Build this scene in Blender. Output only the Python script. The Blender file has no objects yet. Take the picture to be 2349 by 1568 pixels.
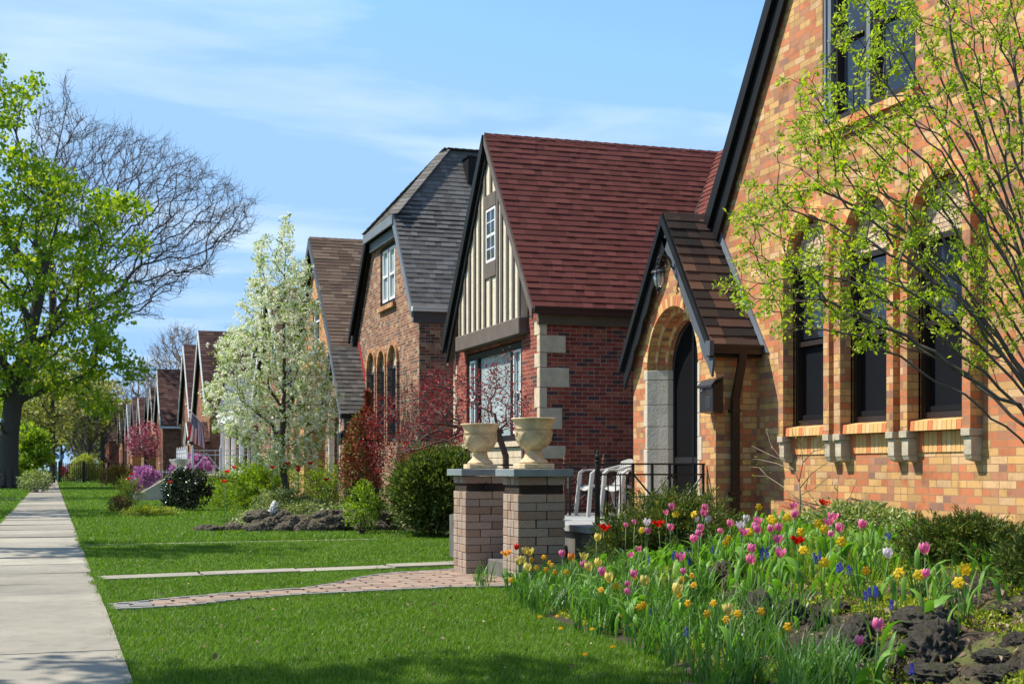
import bpy, bmesh, math, random
import numpy as np
from mathutils import Vector, Matrix, noise as mnoise
R = math.radians
random.seed(7); RNG = np.random.default_rng(7)
scene = bpy.context.scene
COL = scene.collection

# ---------------------------------------------------------------- camera
TH = R(18.24); H = 1.28; FPX = 3200.0; CXP = 1174.5; HYP = 1075.0   # street angle, eye height, focal length in 2349-px units
ST, CT = math.sin(TH), math.cos(TH)
cam_d = bpy.data.cameras.new("Camera"); cam = bpy.data.objects.new("Camera", cam_d); COL.objects.link(cam)
cam.location = (0, 0, H); cam.rotation_euler = (R(90), 0, -TH)
cam_d.sensor_width = 36; cam_d.lens = 36 * FPX / 2349.0
cam_d.shift_y = (HYP - 784) / 2349.0
cam_d.clip_start = 0.1; cam_d.clip_end = 3000
cam_d.dof.use_dof = True; cam_d.dof.focus_distance = 13.0; cam_d.dof.aperture_fstop = 6.3
scene.camera = cam

# ---------------------------------------------------------------- light
SUN_E, SUN_A = R(52), R(33)       # elevation, angle from -X towards +Y
sdir = Vector((-math.cos(SUN_E) * math.cos(SUN_A), math.cos(SUN_E) * math.sin(SUN_A), math.sin(SUN_E)))
sun_d = bpy.data.lights.new("sun", 'SUN'); sun = bpy.data.objects.new("sun", sun_d); COL.objects.link(sun)
sun_d.energy = 4.9; sun_d.angle = R(0.53); sun_d.color = (1.0, 0.94, 0.83)
sun.rotation_euler = sdir.to_track_quat('Z', 'Y').to_euler()
sun.location = (0, 0, 60)
world = bpy.data.worlds.new("World"); scene.world = world; world.use_nodes = True
wn = world.node_tree; wn.nodes.clear()
def N(nt, t, **kw):
    n = nt.nodes.new(t)
    for k, v in kw.items(): setattr(n, k, v)
    return n
out = N(wn, 'ShaderNodeOutputWorld'); bg = N(wn, 'ShaderNodeBackground'); bg.inputs[1].default_value = 0.098
sky = N(wn, 'ShaderNodeTexSky', sky_type='NISHITA', sun_disc=False, sun_elevation=SUN_E)
sky.sun_rotation = math.atan2(sdir.x, sdir.y)
sky.altitude = 200; sky.air_density = 1.0; sky.dust_density = 0.6; sky.ozone_density = 2.0
tc = N(wn, 'ShaderNodeTexCoord'); sp = N(wn, 'ShaderNodeSeparateXYZ')
wn.links.new(tc.outputs['Generated'], sp.inputs[0])
# thin cirrus laid out on a plane high above: direction.xy / direction.z
mz = N(wn, 'ShaderNodeMath', operation='ADD'); mz.inputs[1].default_value = 0.12; wn.links.new(sp.outputs[2], mz.inputs[0])
dx = N(wn, 'ShaderNodeMath', operation='DIVIDE'); wn.links.new(sp.outputs[0], dx.inputs[0]); wn.links.new(mz.outputs[0], dx.inputs[1])
dy = N(wn, 'ShaderNodeMath', operation='DIVIDE'); wn.links.new(sp.outputs[1], dy.inputs[0]); wn.links.new(mz.outputs[0], dy.inputs[1])
cb = N(wn, 'ShaderNodeCombineXYZ'); wn.links.new(dx.outputs[0], cb.inputs[0]); wn.links.new(dy.outputs[0], cb.inputs[1])
mp = N(wn, 'ShaderNodeMapping'); mp.inputs['Rotation'].default_value = (0, 0, R(24)); mp.inputs['Scale'].default_value = (0.75, 1.35, 1); mp.inputs['Location'].default_value = (0.6, 0.35, 0)
wn.links.new(cb.outputs[0], mp.inputs[0])
nz = N(wn, 'ShaderNodeTexNoise'); nz.inputs['Scale'].default_value = 1.7; nz.inputs['Detail'].default_value = 9; nz.inputs['Roughness'].default_value = 0.52; nz.inputs['Distortion'].default_value = 0.35
wn.links.new(mp.outputs[0], nz.inputs['Vector'])
cr = N(wn, 'ShaderNodeValToRGB'); cr.color_ramp.elements[0].position = 0.47; cr.color_ramp.elements[0].color = (0, 0, 0, 1)
cr.color_ramp.elements[1].position = 0.80; cr.color_ramp.elements[1].color = (0.75, 0.75, 0.75, 1)
wn.links.new(nz.outputs[0], cr.inputs[0])
mx = N(wn, 'ShaderNodeMix', data_type='RGBA'); wn.links.new(cr.outputs[0], mx.inputs[0])
tint = N(wn, 'ShaderNodeMix', data_type='RGBA', blend_type='MULTIPLY'); tint.inputs[0].default_value = 1.0
tint.inputs[7].default_value = (1.20, 1.50, 1.62, 1)
lim = N(wn, 'ShaderNodeMix', data_type='RGBA', blend_type='DARKEN'); lim.inputs[0].default_value = 1.0; lim.inputs[7].default_value = (2.65, 4.5, 7.2, 1)
wn.links.new(sky.outputs[0], tint.inputs[6]); wn.links.new(tint.outputs[2], lim.inputs[6]); wn.links.new(lim.outputs[2], mx.inputs[6]); mx.inputs[7].default_value = (6.6, 7.6, 8.4, 1)
wn.links.new(mx.outputs[2], bg.inputs[0]); wn.links.new(bg.outputs[0], out.inputs[0])
scene.view_settings.view_transform = 'Standard'; scene.view_settings.look = 'None'
scene.view_settings.exposure = 0.62; scene.view_settings.gamma = 1.0
scene.cycles.max_bounces = 6; scene.cycles.transparent_max_bounces = 6

# ---------------------------------------------------------------- measuring helpers (photo pixel -> place in the street)
def ray(px): return (px - CXP) / FPX
def onX(px, py, X):
    u = ray(px); f = X / (u * CT + ST); return Vector((X, f * (CT - u * ST), H - (py - HYP) * f / FPX))
def onY(px, py, Y):
    u = ray(px); f = Y / (CT - u * ST); return Vector((f * (u * CT + ST), Y, H - (py - HYP) * f / FPX))
def atF(px, py, f):
    u = ray(px); return Vector((f * (u * CT + ST), f * (CT - u * ST), H - (py - HYP) * f / FPX))
def gnd(px, py, z=0.0): return atF(px, py, FPX * (H - z) / (py - HYP))
def sm(a, b, x):
    t = min(1, max(0, (x - a) / (b - a))); return t * t * (3 - 2 * t)

# ---------------------------------------------------------------- object helpers
def tag(o, label=None, cat=None, group=None, kind=None):
    if label: o['label'] = label
    if cat: o['category'] = cat
    if group: o['group'] = group
    if kind: o['kind'] = kind
    return o
def empty(name, loc=(0, 0, 0), label=None, cat=None, group=None, rz=0):
    o = bpy.data.objects.new(name, None); COL.objects.link(o); o.location = loc; o.rotation_euler.z = rz
    o.empty_display_size = 0.1
    return tag(o, label, cat, group)
def link(name, me, mats, parent=None):
    o = bpy.data.objects.new(name, me); COL.objects.link(o)
    for m in (mats if isinstance(mats, (list, tuple)) else [mats]): me.materials.append(m)
    if parent: o.parent = parent
    return o
def copy_tree(o, loc=None, parent=None):
    c = o.copy(); COL.objects.link(c)
    if parent: c.parent = parent
    if loc is not None: c.location = loc
    for ch in [x for x in ALLCH(o)]: copy_tree(ch, None, c)
    return c
def ALLCH(o): return [x for x in list(o.children)]
def face_uv(me):
    """metric UVs: u runs level along a face, v runs up its slope"""
    nv = len(me.vertices); co = np.empty(nv * 3, np.float32); me.vertices.foreach_get('co', co); co = co.reshape(-1, 3)
    npf = len(me.polygons); nr = np.empty(npf * 3, np.float32); me.polygons.foreach_get('normal', nr); nr = nr.reshape(-1, 3)
    lt = np.empty(npf, np.int32); me.polygons.foreach_get('loop_total', lt)
    vi = np.empty(len(me.loops), np.int32); me.loops.foreach_get('vertex_index', vi)
    t = np.stack([-nr[:, 1], nr[:, 0], np.zeros(npf, np.float32)], 1)
    L = np.linalg.norm(t, axis=1); flat = L < 0.05
    t[flat] = (1, 0, 0); L[flat] = 1; t = t / L[:, None]
    b = np.cross(nr, t); b[flat] = (0, 1, 0)
    T = np.repeat(t, lt, 0); B = np.repeat(b, lt, 0); P = co[vi]
    uv = np.stack([(P * T).sum(1), (P * B).sum(1)], 1).astype(np.float32)
    l = me.uv_layers.new(name='UVMap'); l.data.foreach_set('uv', uv.ravel())
class MB:
    def __init__(s): s.v = []; s.f = []; s.m = []
    def add(s, vs, fs, m=0):
        b = len(s.v); s.v += [tuple(v) for v in vs]; s.f += [tuple(b + i for i in f) for f in fs]; s.m += [m] * len(fs)
    def box(s, a, b, m=0):
        x0, y0, z0 = (min(a[i], b[i]) for i in range(3)); x1, y1, z1 = (max(a[i], b[i]) for i in range(3))
        s.add([(x0,y0,z0),(x1,y0,z0),(x1,y1,z0),(x0,y1,z0),(x0,y0,z1),(x1,y0,z1),(x1,y1,z1),(x0,y1,z1)],
              [(0,3,2,1),(4,5,6,7),(0,1,5,4),(1,2,6,5),(2,3,7,6),(3,0,4,7)], m)
    def beam(s, p, q, w, h, m=0, up=(0,0,1)):
        """box from p to q, w across, h along 'up' (made square to the run)"""
        p = Vector(p); q = Vector(q); d = (q - p).normalized(); up = Vector(up)
        if abs(d.dot(up)) > .99: up = Vector((1, 0, 0))
        sd = d.cross(up).normalized(); u = sd.cross(d).normalized()
        vs = [c + sd * (a * w / 2) + u * (b * h / 2) for c in (p, q) for a, b in ((-1,-1),(1,-1),(1,1),(-1,1))]
        s.add(vs, [(0,1,2,3),(7,6,5,4),(0,4,5,1),(1,5,6,2),(2,6,7,3),(3,7,4,0)], m)
    def prismX(s, yz, x0, x1, m=0):
        """polygon in (Y,Z) extruded along X"""
        n = len(yz); a = sum(yz[i][0]*yz[(i+1)%n][1]-yz[(i+1)%n][0]*yz[i][1] for i in range(n))
        if a < 0: yz = yz[::-1]
        s.add([(x0,y,z) for y,z in yz]+[(x1,y,z) for y,z in yz],
              [tuple(range(n-1,-1,-1)), tuple(range(n,2*n))]+[(i,(i+1)%n,n+(i+1)%n,n+i) for i in range(n)], m)
    def prismY(s, xz, y0, y1, m=0):
        n = len(xz); a = sum(xz[i][0]*xz[(i+1)%n][1]-xz[(i+1)%n][0]*xz[i][1] for i in range(n))
        if a > 0: xz = xz[::-1]
        s.add([(x,y0,z) for x,z in xz]+[(x,y1,z) for x,z in xz],
              [tuple(range(n-1,-1,-1)), tuple(range(n,2*n))]+[(i,(i+1)%n,n+(i+1)%n,n+i) for i in range(n)], m)
    def prismZ(s, xy, z0, z1, m=0):
        n = len(xy); a = sum(xy[i][0]*xy[(i+1)%n][1]-xy[(i+1)%n][0]*xy[i][1] for i in range(n))
        if a < 0: xy = xy[::-1]
        s.add([(x,y,z0) for x,y in xy]+[(x,y,z1) for x,y in xy],
              [tuple(range(n-1,-1,-1)), tuple(range(n,2*n))]+[(i,(i+1)%n,n+(i+1)%n,n+i) for i in range(n)], m)
    def tube(s, pts, rs, n=6, m=0, cap=True):
        pts = [Vector(p) for p in pts]; k = len(pts)
        if not isinstance(rs, (list, tuple)): rs = [rs] * k
        vs = []; ref = Vector((0.31, 0.2, 0.93))
        for i, p in enumerate(pts):
            d = (pts[min(i+1,k-1)] - pts[max(i-1,0)])
            d = d.normalized() if d.length > 1e-9 else Vector((0,0,1))
            a = d.cross(ref)
            if a.length < .1: a = d.cross(Vector((1,0,0)))
            a.normalize(); b = d.cross(a)
            for j in range(n):
                t = 2*math.pi*j/n; vs.append(p + (a*math.cos(t)+b*math.sin(t))*rs[i])
        fs = [(i*n+j, i*n+(j+1)%n, (i+1)*n+(j+1)%n, (i+1)*n+j) for i in range(k-1) for j in range(n)]
        if cap: fs += [tuple(range(n-1,-1,-1)), tuple(range((k-1)*n, k*n))]
        s.add(vs, fs, m)
    def lathe(s, prof, c=(0,0,0), n=24, m=0):
        c = Vector(c); vs = []
        for r, z in prof:
            for j in range(n):
                t = 2*math.pi*j/n; vs.append((c.x+r*math.cos(t), c.y+r*math.sin(t), c.z+z))
        k = len(prof)
        fs = [(i*n+j, i*n+(j+1)%n, (i+1)*n+(j+1)%n, (i+1)*n+j) for i in range(k-1) for j in range(n)]
        fs += [tuple(range(n-1,-1,-1)), tuple(range((k-1)*n, k*n))]
        s.add(vs, fs, m)
    def build(s, name, mats, parent=None, smooth=False, bevel=0, holes=None, autosmooth=None):
        me = bpy.data.meshes.new(name); me.from_pydata(s.v, [], s.f); me.polygons.foreach_set('material_index', s.m); me.update()
        if holes:
            me2 = boolean(me, holes); bpy.data.meshes.remove(me); me = me2; me.name = name
        if bevel:
            bm = bmesh.new(); bm.from_mesh(me)
            bmesh.ops.bevel(bm, geom=bm.edges[:], offset=bevel, segments=1, affect='EDGES', clamp_overlap=True); bm.to_mesh(me); bm.free()
        face_uv(me)
        if smooth: me.shade_smooth()
        if autosmooth: me.shade_smooth(); me.set_sharp_from_angle(angle=R(autosmooth))
        return link(name, me, mats, parent)
def boolean(me, cutter):
    """cut the closed shapes collected in cutter (list of MB) out of mesh me"""
    a = bpy.data.objects.new('tmp_a', me); COL.objects.link(a); tmp = [a]
    for c in cutter:
        cm = bpy.data.meshes.new('tmp_c'); cm.from_pydata(c.v, [], c.f); cm.update()
        b = bpy.data.objects.new('tmp_b', cm); COL.objects.link(b); tmp.append(b)
        md = a.modifiers.new('b', 'BOOLEAN'); md.operation = 'DIFFERENCE'; md.object = b; md.solver = 'EXACT'
    dg = bpy.context.evaluated_depsgraph_get(); dg.update()
    res = bpy.data.meshes.new_from_object(a.evaluated_get(dg))
    for o in tmp: bpy.data.objects.remove(o)
    res.materials.clear()
    return res
def np_mesh(name, verts, faces, mats, parent=None, smooth=False, midx=None):
    verts = np.ascontiguousarray(verts, np.float32); faces = np.ascontiguousarray(faces, np.int32)
    me = bpy.data.meshes.new(name); k = faces.shape[1]
    me.vertices.add(len(verts)); me.vertices.foreach_set('co', verts.ravel())
    me.loops.add(faces.size); me.loops.foreach_set('vertex_index', faces.ravel())
    me.polygons.add(len(faces)); me.polygons.foreach_set('loop_start', np.arange(0, faces.size, k, dtype=np.int32))
    if midx is not None: me.polygons.foreach_set('material_index', midx.astype(np.int32))
    if smooth: me.polygons.foreach_set('use_smooth', np.ones(len(faces), bool))
    me.update(calc_edges=True); me.validate()
    return link(name, me, mats, parent)
def arch_poly(yc, r, z0, zs, n=14, pointed=0.0):
    """door-shaped outline in (Y,Z): straight jambs from z0 to zs, round head"""
    p = [(yc - r, z0), (yc + r, z0)]
    for i in range(n + 1):
        t = math.pi * i / n; p.append((yc + r*math.cos(t), zs + r*math.sin(t)*(1+pointed*math.sin(t))))
    return p

# ---------------------------------------------------------------- materials
def mat(name):
    m = bpy.data.materials.new(name); m.use_nodes = True; nt = m.node_tree
    return m, nt, nt.nodes['Principled BSDF']
def L(nt, a, b): nt.links.new(a, b)
def math_(nt, op, a, b=None, c=None):
    n = nt.nodes.new('ShaderNodeMath'); n.operation = op
    for i, x in enumerate((a, b, c)):
        if x is None: continue
        if isinstance(x, (int, float)): n.inputs[i].default_value = x
        else: nt.links.new(x, n.inputs[i])
    return n.outputs[0]
def ramp(nt, src, stops, const=False):
    n = nt.nodes.new('ShaderNodeValToRGB'); e = n.color_ramp.elements
    if const: n.color_ramp.interpolation = 'CONSTANT'
    while len(e) < len(stops): e.new(0.5)
    for k, (p, c) in zip(e, stops): k.position = p; k.color = (*c, 1)
    nt.links.new(src, n.inputs[0]); return n.outputs[0]
def mixc(nt, f, a, b, mode='MIX'):
    n = nt.nodes.new('ShaderNodeMix'); n.data_type = 'RGBA'; n.blend_type = mode
    for i, x in ((0, f), (6, a), (7, b)):
        if isinstance(x, (int, float)): n.inputs[i].default_value = x
        elif isinstance(x, tuple): n.inputs[i].default_value = (*x, 1)
        else: nt.links.new(x, n.inputs[i])
    return n.outputs[2]
def noise_(nt, vec, scale, detail=3, rough=.55):
    n = nt.nodes.new('ShaderNodeTexNoise'); n.inputs['Scale'].default_value = scale; n.inputs['Detail'].default_value = detail; n.inputs['Roughness'].default_value = rough
    if vec is not None: nt.links.new(vec, n.inputs['Vector'])
    return n.outputs[0]
def bump(nt, h, dist, bsdf, strength=1.0):
    n = nt.nodes.new('ShaderNodeBump'); n.inputs['Distance'].default_value = dist; n.inputs['Strength'].default_value = strength
    nt.links.new(h, n.inputs['Height']); nt.links.new(n.outputs[0], bsdf.inputs['Normal'])
def objco(nt): return nt.nodes.new('ShaderNodeTexCoord').outputs['Object']
def plain(name, col, rough=.6, var=.12, scale=6, spec=.4, metal=0.0, bmp=0.0):
    m, nt, b = mat(name); o = objco(nt); n = noise_(nt, o, scale, 5)
    c = mixc(nt, 1.0, col, ramp(nt, n, [(.3, (1-var,)*3), (.7, (1+var*.6,)*3)]), 'MULTIPLY')
    L(nt, c, b.inputs['Base Color']); b.inputs['Roughness'].default_value = rough
    b.inputs['Specular IOR Level'].default_value = spec; b.inputs['Metallic'].default_value = metal
    if bmp: bump(nt, noise_(nt, o, scale*6, 4), bmp, b)
    return m
def brick(name, cols, mortar, bw=.205, bh=.0675, mw=.009, bond=.5, soldier=False, header=0.0, grime=.18):
    """bricks laid in the face's own metres, one random colour each"""
    m, nt, b = mat(name)
    uv = nt.nodes.new('ShaderNodeUVMap'); uv.uv_map = 'UVMap'; s = nt.nodes.new('ShaderNodeSeparateXYZ'); L(nt, uv.outputs[0], s.inputs[0])
    U, V = (s.outputs[0], s.outputs[1]) if not soldier else (s.outputs[1], s.outputs[0])
    U = math_(nt, 'ADD', U, 300.0); V = math_(nt, 'ADD', V, 300.0)
    v = math_(nt, 'DIVIDE', V, bh); row = math_(nt, 'FLOOR', v); fv = math_(nt, 'FRACT', v)
    # per-row shift so that the bond never repeats exactly
    wr = nt.nodes.new('ShaderNodeTexWhiteNoise'); wr.noise_dimensions = '1D'; L(nt, row, wr.inputs['W'])
    sh = math_(nt, 'MULTIPLY', math_(nt, 'MODULO', row, 2.0), bond)
    sh = math_(nt, 'ADD', sh, math_(nt, 'MULTIPLY', wr.outputs['Value'], .07 if bond else 1.0))
    u = math_(nt, 'ADD', math_(nt, 'DIVIDE', U, bw), sh); col = math_(nt, 'FLOOR', u); fu = math_(nt, 'FRACT', u)
    cm = nt.nodes.new('ShaderNodeCombineXYZ'); L(nt, col, cm.inputs[0]); L(nt, row, cm.inputs[1])
    wn_ = nt.nodes.new('ShaderNodeTexWhiteNoise'); wn_.noise_dimensions = '2D'; L(nt, cm.outputs[0], wn_.inputs['Vector'])
    hdr = None
    if header:   # some stretchers are split into two half bricks, each with its own colour
        isH = math_(nt, 'LESS_THAN', wn_.outputs['Value'], header)
        half = math_(nt, 'GREATER_THAN', fu, .5)
        cm2 = nt.nodes.new('ShaderNodeCombineXYZ'); L(nt, col, cm2.inputs[0]); L(nt, row, cm2.inputs[1]); L(nt, math_(nt, 'MULTIPLY', half, isH), cm2.inputs[2])
        w2 = nt.nodes.new('ShaderNodeTexWhiteNoise'); w2.noise_dimensions = '3D'; L(nt, cm2.outputs[0], w2.inputs['Vector'])
        val = nt.nodes.new('ShaderNodeSeparateColor'); L(nt, w2.outputs['Color'], val.inputs[0]); rv = val.outputs[1]; rv2 = val.outputs[2]
        dm = math_(nt, 'MULTIPLY', math_(nt, 'ABSOLUTE', math_(nt, 'SUBTRACT', fu, .5)), bw)
        hdr = math_(nt, 'MULTIPLY', math_(nt, 'LESS_THAN', dm, mw/2), isH)
    else:
        val = nt.nodes.new('ShaderNodeSeparateColor'); L(nt, wn_.outputs['Color'], val.inputs[0]); rv = val.outputs[1]; rv2 = val.outputs[2]
    n = len(cols); tot = sum(w for _, w in cols); acc = 0; st = []
    for c, w in cols: st.append((acc/tot, c)); acc += w
    base = ramp(nt, rv, st, True)
    o = objco(nt)
    fine = noise_(nt, o, 90, 4, .7); big = noise_(nt, o, .9, 4)
    base = mixc(nt, 1.0, base, ramp(nt, rv2, [(0, (.86, .86, .86)), (1, (1.10, 1.09, 1.08))]), 'MULTIPLY')
    base = mixc(nt, 1.0, base, ramp(nt, fine, [(.25, (.80, .79, .78)), (.75, (1.14, 1.14, 1.14))]), 'MULTIPLY')
    du = math_(nt, 'MULTIPLY', math_(nt, 'MINIMUM', fu, math_(nt, 'SUBTRACT', 1.0, fu)), bw)
    dv = math_(nt, 'MULTIPLY', math_(nt, 'MINIMUM', fv, math_(nt, 'SUBTRACT', 1.0, fv)), bh)
    d = math_(nt, 'MINIMUM', du, dv)
    d = math_(nt, 'ADD', d, math_(nt, 'MULTIPLY', math_(nt, 'SUBTRACT', noise_(nt, o, 60, 2), .5), mw*.45))
    mask = math_(nt, 'LESS_THAN', d, mw/2)
    if hdr is not None: mask = math_(nt, 'MAXIMUM', mask, hdr)
    mor = mixc(nt, 1.0, mortar, ramp(nt, fine, [(.3, (.75,)*3), (.7, (1.15,)*3)]), 'MULTIPLY')
    c = mixc(nt, mask, base, mor)
    c = mixc(nt, 1.0, c, ramp(nt, big, [(.3, (1-grime,)*3), (.65, (1.04,)*3)]), 'MULTIPLY')
    c = mixc(nt, 1.0, c, ramp(nt, noise_(nt, o, 4.5, 6, .75), [(.36, (.74,.72,.70)), (.5, (1,1,1))]), 'MULTIPLY')
    L(nt, c, b.inputs['Base Color']); b.inputs['Roughness'].default_value = .85; b.inputs['Specular IOR Level'].default_value = .25
    hgt = math_(nt, 'ADD', math_(nt, 'MULTIPLY', math_(nt, 'SUBTRACT', 1.0, mask), 1.0), math_(nt, 'ADD', math_(nt, 'MULTIPLY', fine, .35), math_(nt, 'MULTIPLY', rv2, .25)))
    bump(nt, hgt, .006, b)
    return m
def island(name, stops, rough=.8, fine=60, famt=.18, spec=.3, bmp=.002, const=False, transl=0.0, tcol=None, patch=None):
    """every separate piece of the mesh picks its own colour"""
    m, nt, b = mat(name); g = nt.nodes.new('ShaderNodeNewGeometry'); o = objco(nt)
    c = ramp(nt, g.outputs['Random Per Island'], stops, const)
    if famt:
        f = noise_(nt, o, fine, 4, .65); c = mixc(nt, 1.0, c, ramp(nt, f, [(.25, (1-famt,)*3), (.75, (1+famt*.8,)*3)]), 'MULTIPLY')
        if bmp: bump(nt, f, bmp, b)
    if patch: c = mixc(nt, 1.0, c, ramp(nt, noise_(nt, o, patch[0], 5, .65), [(.3, patch[1]), (.5, (1,1,1)), (.7, patch[2])]), 'MULTIPLY')
    L(nt, c, b.inputs['Base Color']); b.inputs['Roughness'].default_value = rough; b.inputs['Specular IOR Level'].default_value = spec
    if transl:
        t = nt.nodes.new('ShaderNodeBsdfTranslucent'); tc_ = mixc(nt, 1.0, c, tcol or (1.25, 1.35, .7), 'MULTIPLY'); L(nt, tc_, t.inputs[0])
        ms = nt.nodes.new('ShaderNodeMixShader'); ms.inputs[0].default_value = transl
        L(nt, b.outputs[0], ms.inputs[1]); L(nt, t.outputs[0], ms.inputs[2]); L(nt, ms.outputs[0], nt.nodes['Material Output'].inputs[0])
    return m
def shingle_m(name, stops): return island(name, stops, rough=.92, fine=120, famt=.30, spec=.15, bmp=.002)
M = {}
M['tan_brick'] = brick('tan_brick', [((.64,.375,.145),3.6), ((.58,.205,.092),3.8), ((.47,.21,.12),2.2), ((.66,.42,.22),1.2), ((.53,.31,.13),1.8), ((.32,.17,.12),.7)], (.40,.235,.125), bw=.215, header=.33)
M['tan_soldier'] = brick('tan_soldier', [((.62,.36,.15),3), ((.58,.20,.09),3), ((.46,.20,.11),2), ((.42,.29,.15),2)], (.42,.28,.16), soldier=True, bond=0)
M['red_brick'] = brick('red_brick', [((.30,.062,.040),4), ((.23,.045,.032),3), ((.38,.10,.06),2.0), ((.10,.045,.045),1.2)], (.44,.30,.22), bw=.21, header=.15)
M['mixed_brick'] = brick('mixed_brick', [((.27,.125,.08),3), ((.34,.185,.115),3), ((.20,.08,.05),2), ((.12,.085,.07),1.6), ((.44,.28,.17),1)], (.48,.39,.28), bw=.21, header=.2)
M['orange_brick'] = brick('orange_brick', [((.60,.26,.09),4), ((.66,.36,.14),3), ((.45,.18,.08),2)], (.52,.38,.24), bw=.21)
M['brown_brick'] = brick('brown_brick', [((.30,.11,.065),4), ((.38,.17,.09),3), ((.20,.08,.055),2)], (.38,.30,.23), bw=.21)
M['loose_tan'] = island('loose_tan', [(0,(.68,.40,.15)), (.3,(.62,.20,.08)), (.55,(.48,.19,.09)), (.7,(.72,.48,.24)), (.85,(.70,.42,.16))], const=True)
M['loose_mixed'] = island('loose_mixed', [(0,(.42,.22,.10)), (.4,(.36,.15,.07)), (.7,(.52,.32,.16))], const=True)
M['mortar'] = plain('mortar', (.44,.30,.18), .9)
M['red_shingle'] = shingle_m('red_shingle', [(0,(.110,.032,.026)), (.35,(.128,.037,.029)), (.7,(.145,.043,.034)), (1,(.17,.052,.041))])
M['dark_shingle'] = shingle_m('dark_shingle', [(0,(.022,.018,.017)), (.3,(.038,.028,.024)), (.5,(.062,.040,.030)), (.75,(.10,.055,.038)), (1,(.16,.085,.054))])
M['grey_shingle'] = shingle_m('grey_shingle', [(0,(.105,.096,.086)), (.5,(.14,.128,.116)), (1,(.185,.17,.155))])
M['brown_shingle'] = shingle_m('brown_shingle', [(0,(.10,.064,.044)), (.5,(.15,.097,.066)), (1,(.21,.14,.095))])
M['maroon_shingle'] = shingle_m('maroon_shingle', [(0,(.045,.024,.022)), (.5,(.085,.042,.036)), (1,(.15,.08,.06))])
M['under'] = plain('roofing_felt', (.02,.017,.016), .95)
M['black_trim'] = plain('black_trim', (.012,.012,.013), .5, .2, 3, spec=.15)
M['grey_trim'] = plain('grey_trim', (.085,.092,.11), .5, .15, 3)
M['bluegrey_trim'] = plain('bluegrey_trim', (.16,.18,.21), .5, .15, 3)
M['taupe_trim'] = plain('taupe_trim', (.125,.095,.078), .65, .2, 4, bmp=.001)
M['white_trim'] = plain('white_trim', (.75,.76,.76), .5, .08, 3)
M['brown_metal'] = plain('brown_metal', (.028,.018,.014), .38, .15, 3)
M['gutter_red'] = plain('gutter_red', (.055,.024,.022), .4, .15, 3)
M['stucco'] = plain('stucco', (.68,.60,.44), .9, .12, 9, bmp=.012)
M['limestone'] = plain('limestone', (.54,.47,.365), .85, .18, 5, bmp=.006)
M['light_stone'] = plain('light_stone', (.60,.48,.34), .85, .2, 7, bmp=.008)
M['corbel_stone'] = plain('corbel_stone', (.48,.41,.30), .85, .3, 9, bmp=.006)
M['mosaic'] = island('mosaic', [(0,(.62,.45,.30)), (.5,(.50,.34,.22)), (1,(.70,.55,.38))], famt=.3)
M['door_black'] = plain('door_black', (.005,.005,.006), .75, .2, 2, spec=.06)
m, nt, b = mat('window_glass'); M['glass'] = m
b.inputs['Base Color'].default_value = (.012,.016,.024,1); b.inputs['Roughness'].default_value = .06; b.inputs['Specular IOR Level'].default_value = .7
bump(nt, noise_(nt, objco(nt), 1.2, 2), .01, b)
M['screen'] = plain('insect_screen', (.007,.008,.011), .6, .15, 2, spec=.1)
M['curtain'] = plain('pale_curtain', (.36,.43,.44), .4, .25, 1.2, spec=.6)
M['iron'] = plain('black_iron', (.012,.012,.013), .45, .2, 10)
M['rust_iron'] = plain('rusty_iron', (.15,.050,.030), .7, .3, 20)
M['shaded_white_plastic'] = plain('shaded_white_plastic', (.45,.435,.40), .4, .05, 3)  # white darkened in the colour for the shade the porch chairs sit in
M['white_metal'] = plain('white_metal', (.78,.79,.80), .45, .05, 3)
M['slab_stone'] = plain('slab_stone', (.30,.31,.30), .8, .25, 3, bmp=.004)
M['porch_concrete'] = plain('porch_concrete', (.13,.12,.105), .9, .35, 4, bmp=.004)
M['bluestone'] = plain('bluestone', (.19,.225,.23), .7, .22, 7, bmp=.003)
M['urn_stone'] = plain('urn_stone', (.64,.48,.28), .85, .38, 7, bmp=.005)
M['white_urn'] = plain('white_urn', (.60,.59,.55), .8, .15, 9)
# concrete: each panel a little different, pitted and stained
m = island('concrete', [(0,(.27,.245,.20)), (.5,(.33,.30,.245)), (1,(.38,.345,.28))], famt=0); M['concrete'] = m; nt = m.node_tree; b = nt.nodes['Principled BSDF']
src = b.inputs['Base Color'].links[0].from_socket; o = objco(nt)
c = mixc(nt, 1.0, src, ramp(nt, noise_(nt, o, 1.1, 6, .6), [(.3, (.70,.70,.69)), (.7, (1.04,1.03,1.0))]), 'MULTIPLY')
c = mixc(nt, 1.0, c, ramp(nt, noise_(nt, o, 150, 3, .8), [(.25, (.72,.72,.72)), (.5, (1,1,1)), (.8, (1.12,1.12,1.12))]), 'MULTIPLY')
c = mixc(nt, 1.0, c, ramp(nt, noise_(nt, o, 7, 6, .75), [(.34, (.80,.79,.76)), (.5, (1,1,1))]), 'MULTIPLY')
L(nt, c, b.inputs['Base Color']); bump(nt, noise_(nt, o, 180, 3, .8), .003, b)
M['bark'] = plain('bark', (.085,.070,.058), .95, .35, 14, bmp=.02)
M['twig'] = plain('twig_bark', (.10,.078,.065), .9, .25, 12)
M['grey_bark'] = plain('grey_bark', (.125,.098,.078), .9, .35, 20, bmp=.003)
M['red_twig'] = plain('red_twig', (.10,.06,.045), .8, .35, 20)
M['soil'] = plain('soil', (.040,.027,.018), .98, .45, 9, bmp=.03)
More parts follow.
